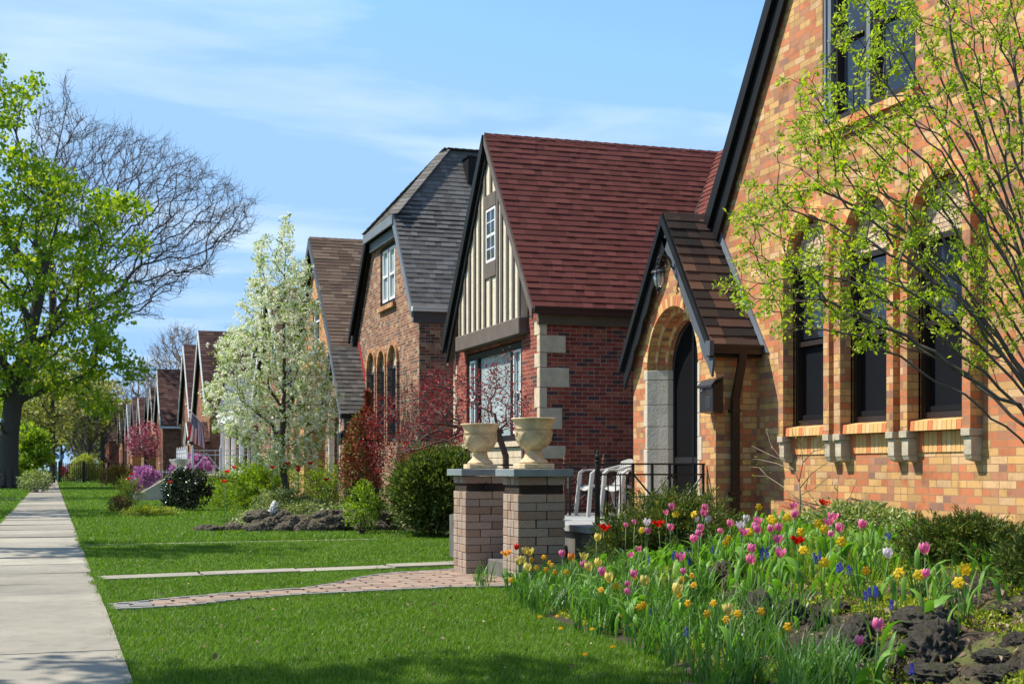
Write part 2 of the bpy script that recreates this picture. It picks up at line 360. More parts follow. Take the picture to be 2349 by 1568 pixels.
# ================================================================ ground, paths
def bed_edge(Y):
    return float(np.interp(Y, [2, 5, 7.5, 9.3, 10.5, 11.9, 13.2, 14.0], [3.5, 3.55, 3.65, 3.90, 3.92, 4.04, 4.35, 4.6]))
def G(X, Y):
    """height of the ground"""
    if 2 < Y < 14.0 and X < 7.6:
        t = X - bed_edge(Y)
        if t <= 0: return 0.0
        h = .10*sm(0, .5, t) + .30*sm(.45, 1.25, t) + .18*sm(1.2, 2.4, t) + .12*sm(2.4, 3.4, t)
        if Y > 10.5: h = h*(1-.45*sm(10.5, 13.9, Y)*(1-sm(1.6, 2.8, t)))
        return h
    return 0.0
def lawn_m(name, c1, c2, c3):
    m, nt, b = mat(name); o = objco(nt)
    c = ramp(nt, noise_(nt, o, 1.3, 6, .6), [(.3, c1), (.55, c2), (.75, c3)])
    c = mixc(nt, 1.0, c, ramp(nt, noise_(nt, o, 60, 4, .8), [(.3, (.45,.45,.45)), (.7, (1.3,1.3,1.2))]), 'MULTIPLY')
    L(nt, c, b.inputs['Base Color']); b.inputs['Roughness'].default_value = .95; b.inputs['Specular IOR Level'].default_value = .1
    bump(nt, noise_(nt, o, 40, 4, .8), .03, b); return m
M['lawn'] = lawn_m('lawn_ground', (.030,.070,.010), (.045,.105,.012), (.065,.135,.018))
mb = MB(); mb.add([(-500,-60,0),(500,-60,0),(500,900,0),(-500,900,0)], [(0,1,2,3)])
tag(mb.build('ground', M['lawn']), kind='structure')
# pavement: poured panels with open joints and small lifts, on a dark bed
SX0, SX1 = -1.14, .45
mb = MB(); mb.box((SX0-.02, -10, -.05), (SX1+.02, 330, .006)); tag(mb.build('pavement_bed', M['soil']), kind='structure')
mb = MB(); y = 13.06 - 1.55*15; rr = random.Random(3)
while y < 330:
    dz = rr.uniform(-.010, .012); tl = rr.uniform(-.006, .006); tx = rr.uniform(-.006, .006); g = rr.uniform(.016, .034)
    a, b_ = y+g/2, y+1.55-g/2; zt = .028
    v = [(SX0,a,-.04),(SX1,a,-.04),(SX1,b_,-.04),(SX0,b_,-.04),(SX0,a,zt+dz-tx),(SX1,a,zt+dz+tx),(SX1,b_,zt+dz+tx+tl),(SX0,b_,zt+dz-tx+tl)]
    mb.add(v, [(0,3,2,1),(4,5,6,7),(0,1,5,4),(1,2,6,5),(2,3,7,6),(3,0,4,7)]); y += 1.55
tag(mb.build('pavement', M['concrete']), kind='structure')
# narrow poured path to the half-timbered house
mb = MB(); pa = Vector((SX1+.02, 16.62, 0)); pb = Vector((6.6, 17.95, 0)); wv = Vector((0, .52, 0))
k = 0; n_ = 5
for i in range(n_):
    a = pa.lerp(pb, i/n_ + .003); b_ = pa.lerp(pb, (i+1)/n_ - .003); dz = [0, .004, -.003, .012, .02][i]
    mb.prismZ([(a.x,a.y),(b_.x,b_.y),(b_.x,b_.y+.6),(a.x,a.y+.52)], -.03, .022+dz)
tag(mb.build('garden_path', M['concrete']), kind='structure')
mb = MB(); mb.prismZ([(SX1+.02,24.15),(5.6,24.6),(5.6,25.0),(SX1+.02,24.5)], -.03, .012)
mb.prismZ([(SX1+.02,97.0),(6.5,97.0),(6.5,98.0),(SX1+.02,98.0)], -.03, .015)
mb.prismZ([(-5,62.0),(SX0-.02,62.0),(SX0-.02,63.1),(-5,63.1)], -.03, .02)

tag(mb.build('crossing_paths', M['concrete']), kind='structure')
# brick paver walk: border of grey pavers, herringbone field
lo = [gnd(*p) for p in ((243,1402),(421,1393),(571,1376),(721,1365),(871,1357.5),(1036,1350))]; up_ = [gnd(*p) for p in ((246,1389),(353,1378),(514,1363),(683,1352),(758,1340.6),(814.5,1327.5),(871,1318),(946,1312.5),(1036,1307))]
lo = [(p.x,p.y) for p in lo] + [(4.6,14.32),(5.45,14.4)]; up_ = [(p.x,p.y) for p in up_] + [(5.45,17.15)]
lo[0] = (SX1+.025, lo[0][1]); up_[0] = (SX1+.025, up_[0][1])
def interp_line(pl, x): return float(np.interp(x, [p[0] for p in pl], [p[1] for p in pl]))
M['paver'] = island('paver', [(0,(.235,.165,.12)), (.4,(.29,.20,.145)), (.7,(.33,.235,.17)), (1,(.26,.20,.155))], fine=70, famt=.2)
M['paver_edge'] = island('paver_edge', [(0,(.17,.165,.15)), (1,(.25,.24,.215))], fine=70, famt=.2)
mb = MB(); mb.prismZ(lo + up_[::-1], -.04, .004); tag(mb.build('walk_bed', M['soil']), kind='structure')
mb = MB(); xx = SX1+.03; rr = random.Random(5)
while xx < 5.40:
    y0 = interp_line(lo, xx+.1); y1 = interp_line(up_, xx+.1); first = xx < SX1+.3
    dz = rr.uniform(0, .004)
    [mb.box((xx+a_+.002, interp_line(lo, xx+a_+.05), -.03), (xx+a_+.098, interp_line(lo, xx+a_+.05)+.10, .022+dz), 1) for a_ in (0,.1)]; [mb.box((xx+a_+.002, interp_line(up_, xx+a_+.05)-.12, -.03), (xx+a_+.098, interp_line(up_, xx+a_+.05), .022+dz), 1) for a_ in (0,.1)]
    yy = y0+.125; j = 0
    while yy < y1-.16:
        w = min(.143, y1-.15-yy); off = .07 if (int(yy/.146) % 2) else 0
        for (p, q) in (((xx+.003, xx+.062+off), (xx+.067+off, xx+.197)) if rr.random() < .3 else ((xx+.003+off*.5, xx+.197),)):
            if w > .03: mb.box((p, yy+.002, -.03), (q, yy+w-.003, .020+rr.uniform(0,.005)), 1 if first else 0)
        yy += .146
    xx += .2
tag(mb.build('paver_walk', [M['paver'], M['paver_edge']]), kind='structure')

# ---- raised flower bed by the yellow brick house
def rough(X, Y): return .05*mnoise.noise(Vector((X*1.8, Y*1.8, 7)))+.03*mnoise.noise(Vector((X*3, Y*3, 0))) + .018*mnoise.noise(Vector((X*9, Y*9, 3)))
nx, ny = 90, 240; vs = []; 
for j in range(ny+1):
    Y = 2.2 + (14.0-2.2)*j/ny
    for i in range(nx+1):
        e = bed_edge(Y)-.08; X = e + (7.42-e)*i/nx
        vs.append((X, Y, (G(X, Y)+rough(X, Y)*min(1, i/8)) if 0 < j < ny else -.1 if i == 0 else G(X, min(Y,13.99))))
fs = [(j*(nx+1)+i, j*(nx+1)+i+1, (j+1)*(nx+1)+i+1, (j+1)*(nx+1)+i) for j in range(ny) for i in range(nx)]
m, nt, b = mat('bed_soil'); o = objco(nt); M['bed_soil'] = m
c = ramp(nt, noise_(nt, o, 5, 6, .7), [(.35, (.032,.020,.013)), (.55, (.07,.048,.032)), (.7, (.13,.095,.065))])
c = mixc(nt, ramp(nt, noise_(nt, o, 2.2, 5, .6), [(.52, (0,0,0)), (.62, (.6,.6,.6))]), c, ramp(nt, noise_(nt, o, 50, 4, .8), [(.3, (.07,.09,.012)), (.7, (.22,.27,.04))]))
L(nt, c, b.inputs['Base Color']); b.inputs['Roughness'].default_value = 1; bump(nt, noise_(nt, o, 35, 5, .8), .03, b)
tag(np_mesh('flower_bed_ground', np.array(vs), np.array(fs), M['bed_soil'], smooth=True), kind='structure')

# ================================================================ building kit
def slope(mb, o, ud, vd, V, ul, ur, expo=.14, tw=(.13,.28), th=.013, seed=1, m=0):
    """overlapping shingle courses on a plane: o on the eave, ud along it, vd up the slope"""
    rr = random.Random(seed); o = Vector(o); ud = Vector(ud).normalized(); vd = Vector(vd).normalized(); n = ud.cross(vd)
    if n.z < 0: n = -n
    k = 0
    while k*expo < V - .02:
        v0 = k*expo; v1 = min(v0+expo*1.03, V+.01); vm = (v0+v1)/2; a, e = ul(vm), ur(vm); u = a
        u -= 0 if abs(ul(vm+.1)-a) > .01 else 0
        wav = rr.uniform(-.002, .002)
        while u < e - .01:
            w = min(rr.uniform(*tw), e-u); h = th + (rr.random() < .4)*.006 + rr.uniform(0, .001)
            g = .0015; p = o + ud*(u+g) + vd*(v0+wav); q = o + ud*(u+w-g) + vd*(v0+wav)
            r_ = o + ud*(u+w-g) + vd*v1; s_ = o + ud*(u+g) + vd*v1
            mb.add([p, q, p+n*h, q+n*h, r_+n*.004, s_+n*.004], [(0,1,3,2),(2,3,4,5),(0,2,5),(1,4,3)], m); u += w
        k += 1
def frame_window(parent, Xf, y0, y1, z0, z1, fm, gm=None, name='window', fw=.07, depth=.06, rails=(), bars=(), sill=None, split=(), screen=False, back=.03):
    """a framed opening facing the street (-X)"""
    mb = MB()
    y0, y1 = min(y0,y1), max(y0,y1)
    mb.box((Xf, y0, z0), (Xf+depth, y1, z0+fw)); mb.box((Xf, y0, z1-fw), (Xf+depth, y1, z1))
    mb.box((Xf, y0, z0+fw), (Xf+depth, y0+fw, z1-fw)); mb.box((Xf, y1-fw, z0+fw), (Xf+depth, y1, z1-fw))
    for r in rails: zz = z0+(z1-z0)*r; mb.box((Xf+.008, y0+fw, zz-.025), (Xf+depth-.005, y1-fw, zz+.025))
    for s_ in split: yy = y0+(y1-y0)*s_; mb.box((Xf+.004, yy-fw*.6, z0+fw), (Xf+depth-.002, yy+fw*.6, z1-fw))
    for bz in bars:
        if bz[0] == 'v': yy = y0+(y1-y0)*bz[1]; mb.box((Xf+depth-.022, yy-.009, z0+fw+(z1-z0)*(bz[2] if len(bz) > 2 else 0)), (Xf+depth-.008, yy+.009, z1-fw))
        else: zz = z0+(z1-z0)*bz[1]; mb.box((Xf+depth-.024, y0+fw, zz-.009), (Xf+depth-.010, y1-fw, zz+.009))
    w = mb.build(name, fm, parent)
    mb = MB(); mb.box((Xf+depth-.012, y0+fw*.5, z0+fw*.5), (Xf+depth+.02, y1-fw*.5, z1-fw*.5)); mb.build('pane', gm or M['glass'], w)
    if sill: mb = MB(); mb.box((Xf-.10, y0-.06, z0-.075), (Xf+.03, y1+.06, z0-.004)); mb.build('sill', sill, w)
    return w
def hole(y0, y1, z0, z1, x0, x1):
    m_ = MB(); m_.box((x0, y0, z0), (x1, y1, z1)); return m_
def archhole(yc, r, z0, zs, x0, x1):
    m_ = MB(); m_.prismX(arch_poly(yc, r, z0, zs), x0, x1); return m_
def voussoirs(parent, name, yc, zs, r0, r1, x0, x1, mt, w=.075, a0=0, a1=180):
    mb = MB(); n = max(5, int(R(a1-a0)*(r0+r1)/2/w)); st = R(a1-a0)/n
    for i in range(n):
        t0 = R(a0)+i*st + .004/r1; t1 = R(a0)+(i+1)*st - .004/r1
        mb.prismX([(yc+r*math.cos(t), zs+r*math.sin(t)) for r, t in ((r0,t0),(r1,t0),(r1,(t0+t1)/2),(r1,t1),(r0,t1),(r0,(t0+t1)/2))], x0, x1)
    return mb.build(name, mt, parent)
def gable_roof(parent, Yc, hw, zt, ze, x0, x1, mt, expo=.14, seed=1, left=True, name='roof', tw=(.13,.28), th=.10, trimX=0.0, xr=None):
    """gable with its ridge along X; hw and ze at the drip edge"""
    sl = (zt-ze)/hw; Ls = math.hypot(hw, zt-ze); mb = MB(); t = th/math.cos(math.atan(sl))
    for s in (-1, 1):
        mb.prismX([(Yc, zt-.012), (Yc+s*hw, ze-.012), (Yc+s*hw, ze-t), (Yc, zt-t)], x0+.02, x1, 1)
    XR = (lambda v: x1) if xr is None else xr
    slope(mb, (x0, Yc-hw, ze), (1,0,0), (0, hw, zt-ze), Ls, lambda v: 0, lambda v: XR(v)-x0, expo, tw, seed=seed)
    slope(mb, (x0, Yc+hw, ze), (1,0,0), (0, -hw, zt-ze), Ls, lambda v: 0, lambda v: x1-x0, expo*(1 if left else 1.6), tw if left else (.5,.9), seed=seed+50)
    x = x0
    while x < x1-.05:       # ridge caps
        for s in (-1, 1):
            c_ = .13; a = Vector((x, Yc, zt+.022)); a2 = Vector((min(x+.2,x1), Yc, zt+.012)); d = Vector((0, s*c_*math.cos(math.atan(sl)), -c_*math.sin(math.atan(sl))))
            mb.add([a, a2, a2+d, a+d], [(0,1,2,3) if s < 0 else (0,3,2,1)], 0)
        x += .19
    return mb.build(name, [mt, M['under']], parent)
def rakes(parent, Yc, hw, zt, ze, x, mt, w=.16, th=.05, off=.02, name='bargeboard', sides=(-1,1), x2=None, w2=.12, m2=None):
    """boards under the two sloping edges, each its own part"""
    sl = math.atan2(zt-ze, hw)
    for s in sides:
        mb = MB(); c = w/math.cos(sl); o_ = off/math.cos(sl)
        mb.prismX([(Yc, zt-o_), (Yc+s*hw, ze-o_), (Yc+s*(hw-.02), ze-o_-c), (Yc, zt-o_-c)], x, x+th)
        if x2:
            mb.prismX([(Yc, zt-o_-c*.8), (Yc+s*hw*.99, ze-o_-c*.8), (Yc+s*hw*.97, ze-o_-c-w2/math.cos(sl)), (Yc, zt-o_-c-w2/math.cos(sl))], x2, x2+th)
        mb.build(name, mt, parent)
def gutter(parent, x0, x1, y, z, mt, s=-1, name='gutter', w=.11, h=.10):
    mb = MB(); pr = [(y, z), (y+s*w, z), (y+s*w*1.0, z-.02), (y+s*w*.8, z-h*.55), (y+s*w*.72, z-h), (y, z-h)]
    mb.prismX(pr, x0, x1); return mb.build(name, mt, parent)
def entry(parent, Yc, hw, zt, ze, Xf, Xw, brickm, roofm, voum, rdoor=.705, zs=2.48, z0=.66, seed=1, trim='black_trim', scallop=True, jamb='limestone', over=.11, expo=.14, detail=True, xback=None, hwl=None):
    """small steep-gabled porch with a stepped brick arch"""
    sl = (zt-ze)/hw; ww = hw-.13; zw = ze+.13*sl-.14
    xb = xback or Xw+.02
    mb = MB(); mb.prismX([(Yc-ww,-.05),(Yc+ww,-.05),(Yc+ww,zw),(Yc,zt-.16),(Yc-ww,zw)], Xf, xb)
    hs = [archhole(Yc, rdoor, z0, zs, Xf-.2, Xf+.10)]
    if detail: hs += [archhole(Yc, rdoor-.075, z0, zs, Xf-.1, Xf+.20)]
    hs += [archhole(Yc, rdoor-.15, z0, zs, Xf-.05, Xf+.34)]
    mb.build('porch_wall', brickm, parent, holes=hs)
    voussoirs(parent, 'arch', Yc, zs, rdoor+.002, rdoor+.115, Xf-.006, Xf+.02, voum, .07, 2, 178)
    if detail:
        voussoirs(parent, 'arch', Yc, zs, rdoor-.073, rdoor-.004, Xf+.094, Xf+.12, voum, .07, 2, 178)
        voussoirs(parent, 'arch', Yc, zs, rdoor-.148, rdoor-.079, Xf+.194, Xf+.22, voum, .07, 2, 178)
    for s in (-1, 1):        # stone jambs with alternating blocks on the face
        mb = MB(); zz = z0+.005; k = 0; rr = random.Random(seed+s)
        while zz < zs-.02:
            h = min(rr.uniform(.26, .36), zs-zz); w = .05 if k % 2 else .10; r1 = rdoor-.008; r2 = rdoor-.17
            mb.prismZ([(Xf-.008, Yc+s*(rdoor+w)), (Xf-.008, Yc+s*r1), (Xf+.10, Yc+s*(rdoor-.085)), (Xf+.20, Yc+s*(rdoor-.165)), (Xf+.335, Yc+s*r2), (Xf+.335, Yc+s*(r2+.02)), (Xf+.21, Yc+s*(rdoor-.13)), (Xf+.11, Yc+s*(rdoor-.01)),(Xf+.006, Yc+s*(rdoor+w))], zz+.003, zz+h-.003); zz += h; k += 1
        mb.build('stone_jamb', M[jamb], parent, bevel=.004)
    mb = MB(); rd = rdoor-.152
    mb.prismX(arch_poly(Yc, rd, z0, zs), Xf+.29, Xf+.335)
    d = mb.build('door', M['door_black'], parent)
    mb = MB()
    for r_ in (rd-.004,):   # frame of the screen door
        pts = [(Xf+.285, Yc+r_, z0+.02)] + [(Xf+.285, Yc+r_*math.cos(math.pi*i/16), zs+r_*math.sin(math.pi*i/16)) for i in range(17)] + [(Xf+.285, Yc-r_, z0+.02)]
        mb.tube(pts, .028, 6)
    mb.tube([(Xf+.28, Yc, z0+.02), (Xf+.28, Yc, zs+rd-.03)], .02, 5); mb.box((Xf+.27, Yc-rd+.03, 1.35), (Xf+.29, Yc+rd-.03, 1.42))
    mb.build('door_frame', M['iron'], d)
    mb = MB(); mb.tube([(Xf+.26, Yc-rd+.10, 1.52), (Xf+.215, Yc-rd+.10, 1.53), (Xf+.215, Yc-rd+.20, 1.53)], .012, 6); mb.build('handle', M['white_trim'], d)
    gable_roof(parent, Yc, hw, zt, ze, Xf-over, xb, roofm, expo, seed, name='porch_roof', th=.07, tw=(.13,.22))
    slA = math.atan(sl)
    for s in (-1, 1):        # bargeboards: straight fascia outside, scalloped board inside
        mb = MB(); c = .075/math.cos(slA)
        mb.prismX([(Yc, zt-.01), (Yc+s*(hw+.01), ze-.01), (Yc+s*(hw+.01), ze-.01-c), (Yc, zt-.01-c)], Xf-over-.03, Xf-over+.015)
        o1 = (zt-.01-c*.9); nS = 46; outer = []; inner = []
        for i in range(nS+1):
            t = i/nS; y_ = Yc+s*(hw)*t; z_ = o1-sl*hw*t; outer.append((y_, z_))
            wv = .15 + (.035*abs(math.sin(t*math.pi*5.0)) if scallop else 0) + (.04 if i in (0, nS) else 0)
            inner.append((y_ - s*wv*math.sin(slA)*(t > .0), z_ - wv*math.cos(slA)*(1.5 if t == 0 else 1)))
        if scallop: inner[-1] = (outer[-1][0]-s*.05, outer[-1][1]-.22); inner[-2] = (outer[-1][0]-s*.12, outer[-1][1]-.12)
        mb.prismX(outer + inner[::-1], Xf-over+.018, Xf-over+.045, 1)
        mb.build('bargeboard', [M[trim], M['grey_trim'] if scallop and s < 0 else M[trim]], parent)
    return zw
def steps(parent, X0, X1, Y0, Y1, z, n, mt, name='step'):
    for i in range(n):
        mb = MB(); x = X0+(X1-X0)*i/n; mb.box((x, Y0, -.03), (X1, Y1, z*(i+1)/(n+1))); mb.build(name, mt, parent, bevel=.012)

# ================================================================ the yellow and orange brick house beside the camera
A = empty('brick_house', (7.4, 11.65, 0), 'nearest house, yellow and orange brick with steep black-edged gable and arched entry', 'house')
def P(parent, fn, *a, **k): return fn(parent, *a, **k)
AX, AY, Azt, Aze, Ahw = 7.4, 11.2, 9.46, 2.62, 4.87
# the parts are measured in street coordinates; parts keep them through an inverse parent offset
def adopt(root):
    inv = Matrix.Translation(-Vector(root.location))
    for c in root.children: c.matrix_parent_inverse = inv
ribs = [(1785.2,1796.2),(1888.6,1901),(1912.6,1927),(2033.4,2048.4),(2064.9,2080.8),(2206.7,2225.7)]
RX = 7.28
rY = [(onX(b_,1000,RX).y, onX(a,1000,RX).y) for a, b_ in ribs]         # (low Y, high Y)
wins = [(rY[1][1], rY[0][0]), (rY[3][1], rY[2][0]), (rY[5][1], rY[4][0])]
holes = []; zs_w = 3.46
for a, b_ in wins: holes.append(archhole((a+b_)/2, (b_-a)/2, 1.725, zs_w, 7.2, 7.53))
uy0, uy1 = 10.82, 12.42; uz0, uz1 = 4.72, 6.35
holes.append(hole(uy0, uy1, uz0, uz1, 7.2, 7.53))
mb = MB(); sA = (Azt-Aze)/Ahw; yl = 15.6
mb.prismX([(7.7,-.05),(yl,-.05),(yl,Azt-.12-(yl-AY)*sA),(AY,Azt-.12),(7.7,Azt-.12-(yl-AY)*sA)], AX, 16.5)
mb.build('wall', M['tan_brick'], A, holes=holes)
gable_roof(A, AY, Ahw, Azt, Aze, 7.31, 16.6, M['dark_shingle'], .15, 11, th=.06)
rakes(A, AY, Ahw+.02, Azt-.03, Aze-.03, 7.285, M['black_trim'], w=.13, th=.035, x2=7.335, w2=.13)
mb = MB()
for s in (-1, 1): mb.prismX([(AY, Azt-.17), (AY+s*Ahw, Aze-.17), (AY+s*(Ahw-.01), Aze-.20), (AY, Azt-.20)], 7.34, 7.398)
mb.build('soffit', plain('brown_soffit', (.06,.025,.015), .6), A)
for (a, b_) in rY:
    mb = MB(); mb.box((RX, a, 1.625), (AX+.02, b_, zs_w+.01)); mb.build('pilaster', M['tan_brick'], A)
    mb = MB(); mb.box((RX-.012, a-.006, 1.56), (AX+.01, b_+.006, 1.622)); mb.box((RX+.012, a+.004, 1.40), (AX+.01, b_-.004, 1.558)); mb.prismY([(RX+.03,1.36),(RX+.015,1.399),(AX,1.399),(AX,1.34)], a+.006, b_-.006)
    mb.build('corbel', M['corbel_stone'], A, bevel=.003)
for a, b_ in wins:
    yc = (a+b_)/2; r = (b_-a)/2
    voussoirs(A, 'window_arch', yc, zs_w+.01, r+.003, r+.105, RX+.035, AX+.015, M['loose_tan'], .07)
    w = frame_window(A, 7.425, a+.004, b_-.004, 1.73, zs_w-.10, M['brown_metal'], M['screen'], fw=.055, depth=.07, rails=(.52,))
    mb = MB(); mb.box((7.47, a+.06, 1.78), (7.485, a+.10, zs_w-.2)); mb.box((7.452, a+.055, 1.79), (7.47, b_-.055, 1.84)); mb.build('sash', M['black_trim'], w)
    mb = MB(); yt = a+.15; mb.tube([(7.448, yt, 1.86),(7.448, yt+.045, 1.86),(7.448, yt+.045, 1.885),(7.448, yt, 1.885),(7.448, yt, 1.86)], .004, 4); mb.build('latch', M['white_trim'], w)
    # upper light of the window behind the screen line: clear glass
    mb = MB(); mb.box((7.462, a+.07, 1.73+(zs_w-1.83)*.55), (7.474, b_-.07, zs_w-.17)); mb.build('pane', M['glass'], w)
    rr = random.Random(int(a*100)); mb = MB(); zz = zs_w-.10
    # rubble stone filling of the arch head
    while zz < zs_w+r:
        h_ = .045; hw_ = math.sqrt(max(0, r*r-max(0, zz+h_-zs_w)**2)) if zz+h_ > zs_w else r; y_ = yc-hw_+.003
        while y_ < yc+hw_-.02:
            wd = min(rr.uniform(.05,.16), yc+hw_-.004-y_); mb.box((7.455-rr.uniform(0,.012), y_, zz+.003), (7.51, y_+wd-.006, zz+h_-.003)); y_ += wd
        zz += h_
    mb.build('arch_infill', M['mosaic'], A)
    mb = MB(); y_ = a-.03+.002      # rowlock sill
    while y_ < b_+.02: wd = min(.068, b_+.03-y_); mb.prismY([(7.30,1.62),(7.305,1.705),(7.43,1.728),(7.43,1.62)], y_+.003, y_+wd-.003); y_ += .068
    mb.build('window_sill', M['loose_tan'], A)
    mb = MB(); y_ = a-.03
    while y_ < b_+.02: wd = min(.066, b_+.03-y_); mb.box((7.388, y_+.003, 1.43), (7.41, y_+wd-.003, 1.612)); y_ += .066
    mb.build('soldier_course', M['loose_tan'], A)
ucy = (uy0+uy1)/2
for a, b_ in ((uy0+.02, ucy-.03), (ucy+.03, uy1-.16)):
    w = frame_window(A, 7.44, a, b_, uz0+.02, uz1-.02, M['brown_metal'], M['glass'], fw=.06, depth=.07, rails=(.5,))
mb = MB(); mb.box((7.42, ucy-.03, uz0+.01), (7.50, ucy+.03, uz1-.01)); mb.box((7.40, uy1-.16, uz0+.01), (7.50, uy1-.10, uz1-.01)); mb.box((7.43, uy1-.10, uz0+.01), (7.50, uy1-.045, uz1-.01)); mb.box((7.41, uy1-.045, uz0+.01), (7.50, uy1-.003, uz1-.01)); mb.build('window_casing', M['bluegrey_trim'], A)
mb = MB(); y_ = uy0-.06
while y_ < uy1+.04: mb.prismY([(7.33,uz0-.10),(7.33,uz0-.02),(7.42,uz0),(7.42,uz0-.10)], y_+.003, y_+.063); y_ += .067
mb.build('window_sill', M['loose_tan'], A)
mb = MB(); mb.box((7.372, uy0-.05, uz0-.17), (7.41, uy1+.05, uz0-.105)); mb.build('window_sill', M['tan_brick'], A)
zwA = entry(A, 14.95, 1.27, 4.27, 2.62, 6.9, 7.4, M['tan_brick'], M['dark_shingle'], M['loose_tan'], .705, 2.48, .66, 3)
# flashing board where the porch roof meets the wall
mb = MB(); slE = 1.65/1.27
mb.prismX([(14.95, 4.27+.16), (14.95, 4.27+.02), (13.62, 4.27+.02-1.33*slE), (13.52, 4.27+.02-1.33*slE-.02)], 7.375, 7.398); mb.build('flashing', M['bluegrey_trim'], A)
g1 = gutter(A, 6.72, 7.37, 13.70, 2.63, M['brown_metal'])
mb = MB(); mb.prismX([(13.70,2.60),(13.80,2.60),(13.80,2.50),(13.70,2.50)], 6.78, 7.39); mb.build('soffit', M['brown_metal'], A)
def downpipe(parent, pts, mt, w=.075, d=.055):
    mb = MB()
    for i in range(len(pts)-1): mb.beam(pts[i], pts[i+1], w, d, up=(0,1,0.001))
    for i in range(len(pts)-1):      # ribs of the pressed metal
        p, q = Vector(pts[i]), Vector(pts[i+1])
        for k_ in (-.025, 0, .025): mb.beam(p+Vector((k_,-d*.5,0)), q+Vector((k_,-d*.5,0)), .008, .008, up=(0,1,0.001))
    for zc in (1.9, 1.0): 
        if pts[-1][2] < zc < pts[-2][2]: mb.box((pts[-1][0]-w*.62, pts[-1][1]-d*.65, zc), (pts[-1][0]+w*.62, pts[-1][1]+.09, zc+.03))
    return mb.build('downpipe', mt, parent)
downpipe(A, [(7.13,13.64,2.55), (7.13,13.64,2.44), (7.10,13.735,2.05), (7.10,13.735,.72)], M['brown_metal'], w=.085)
mb = MB(); mb.box((6.70, 13.55, 2.50), (6.75, 13.66, 2.66)); mb.build('gutter_end', M['grey_trim'], A)
adopt(A)

# ================================================================ the half-timbered red roof house
B = empty('tudor_house', (7.45, 23.65, 0), 'red brick house with crimson shingle roof and cream half-timbered gable', 'house')
BY, Bzt, Bze, Bhw, BX = 23.62, 7.21, 3.86, 2.62, 7.45
sB = (Bzt-Bze)/Bhw
bh = [hole(22.08, 25.36, 1.75, 3.44, 7.3, 7.60)]
mb = MB(); mb.prismX([(21.15,-.05),(26.2,-.05),(26.2,Bzt-.10-(2.58)*sB+.1),(BY,Bzt-.12),(21.15,Bzt-.12-(BY-21.15)*sB)], BX, 17)
mb.build('wall', M['red_brick'], B, holes=bh)
# main roof, dying into the cross wing along a valley
Ls = math.hypot(Bhw, Bzt-Bze)
gable_roof(B, BY, Bhw, Bzt, Bze, 7.27, 17, M['red_shingle'], .14, 21, th=.05, xr=lambda v: 11.85 - (Ls-v)/Ls*Bhw*.72 if v > .8 else 13)
mb = MB(); Lv = math.hypot(3.2, Bzt-3.1)
slope(mb, (8.6, 14.8, 3.0), (0,1,0), (3.25,0,Bzt-3.0), math.hypot(3.25,Bzt-3.0), lambda v: 2.3, lambda v: 8.85-(1-v/math.hypot(3.25,Bzt-3.0))*4.2, .14, seed=77)
mb.add([(8.62,17.0,3.0),(8.62,20.0,3.0),(11.85,BY,Bzt-.02),(11.85,17.0,Bzt-.02)], [(0,3,2,1)], 1); mb.build('roof', [M['red_shingle'], M['under']], B)
rakes(B, BY, Bhw+.02, Bzt+.01, Bze+.01, 7.245, M['taupe_trim'], w=.10, th=.03, sides=(-1,))
rakes(B, BY, Bhw+.04, Bzt+.01, Bze-.02, 7.22, M['black_trim'], w=.17, th=.05, sides=(1,), x2=7.28, w2=.12)
mb = MB(); mb.prismX([(BY+.05, Bzt-.30), (26.2, 3.58), (26.34, 3.3), (26.2,3.3), (BY+.05,Bzt-.42)], 7.33, 7.40); mb.build('bargeboard', M['taupe_trim'], B)
gutter(B, 7.27, 12, BY-Bhw+.02, Bze+.01, M['gutter_red'], w=.12, h=.12)
mb = MB(); mb.prismX([(21.04,3.83),(21.18,3.83),(21.18,3.60),(21.11,3.60)], 7.40, 13); mb.build('soffit', M['taupe_trim'], B)
downpipe(B, [(9.6,20.98,3.74), (9.6,21.08,3.45), (9.6,21.10,.4)], M['gutter_red'])
# half-timbered panel
def gz(y, off): return Bzt - abs(y-BY)*sB - off
p0, p1 = 21.78, 25.50; zb = 3.78
mb = MB(); poly = [(p0, zb), (p1, zb), (p1, max(zb+.02, gz(p1,.30))), (BY, gz(BY,.30)), (p0, gz(p0,.30))]
mb.prismX(poly, 7.335, 7.448); mb.build('stucco_panel', M['stucco'], B)
mb = MB(); mb.box((7.28, p0-.04, 3.50), (7.45, p1+.04, zb)); mb.build('timber', M['taupe_trim'], B, bevel=.012)
gw0, gw1, gwz0, gwz1 = 23.10, 23.70, 4.92, 5.86
sy = [21.84, 22.16, 22.48, 22.79, 23.03, 23.41, 23.77, 24.08, 24.40, 24.72, 25.04, 25.36]
for i, y_ in enumerate(sy):
    zt_ = gz(y_, .34)
    seg = [(zb, zt_)] if i not in (5,) else [(zb, gwz0-.26), (gwz1+.24, zt_)]
    for a, b_ in seg:
        if b_-a > .1:
            mb = MB(); w = .05; mb.prismX([(y_-w, a), (y_+w, a), (y_+w, b_-(.05 if y_ > BY else 0)), (y_-w, b_-(.05 if y_ < BY else 0))], 7.308+.002*(i%3), 7.34); mb.build('timber', M['taupe_trim'], B)
for a, b_ in ((gwz0-.27, gwz0-.01), (gwz1+.01, gwz1+.25)):
    mb = MB(); mb.box((7.303, 23.08, a), (7.34, 23.72, b_)); mb.build('timber', M['taupe_trim'], B)
mb = MB()
for s in (-1, 1): mb.prismX([(BY, gz(BY,.24)), (BY+s*(2.3 if s < 0 else 1.95), gz(BY+(2.3 if s<0 else 1.95),.24)), (BY+s*(2.3 if s < 0 else 1.95), gz(BY+(2.3 if s<0 else 1.95),.40)), (BY, gz(BY,.40))], 7.301, 7.34)
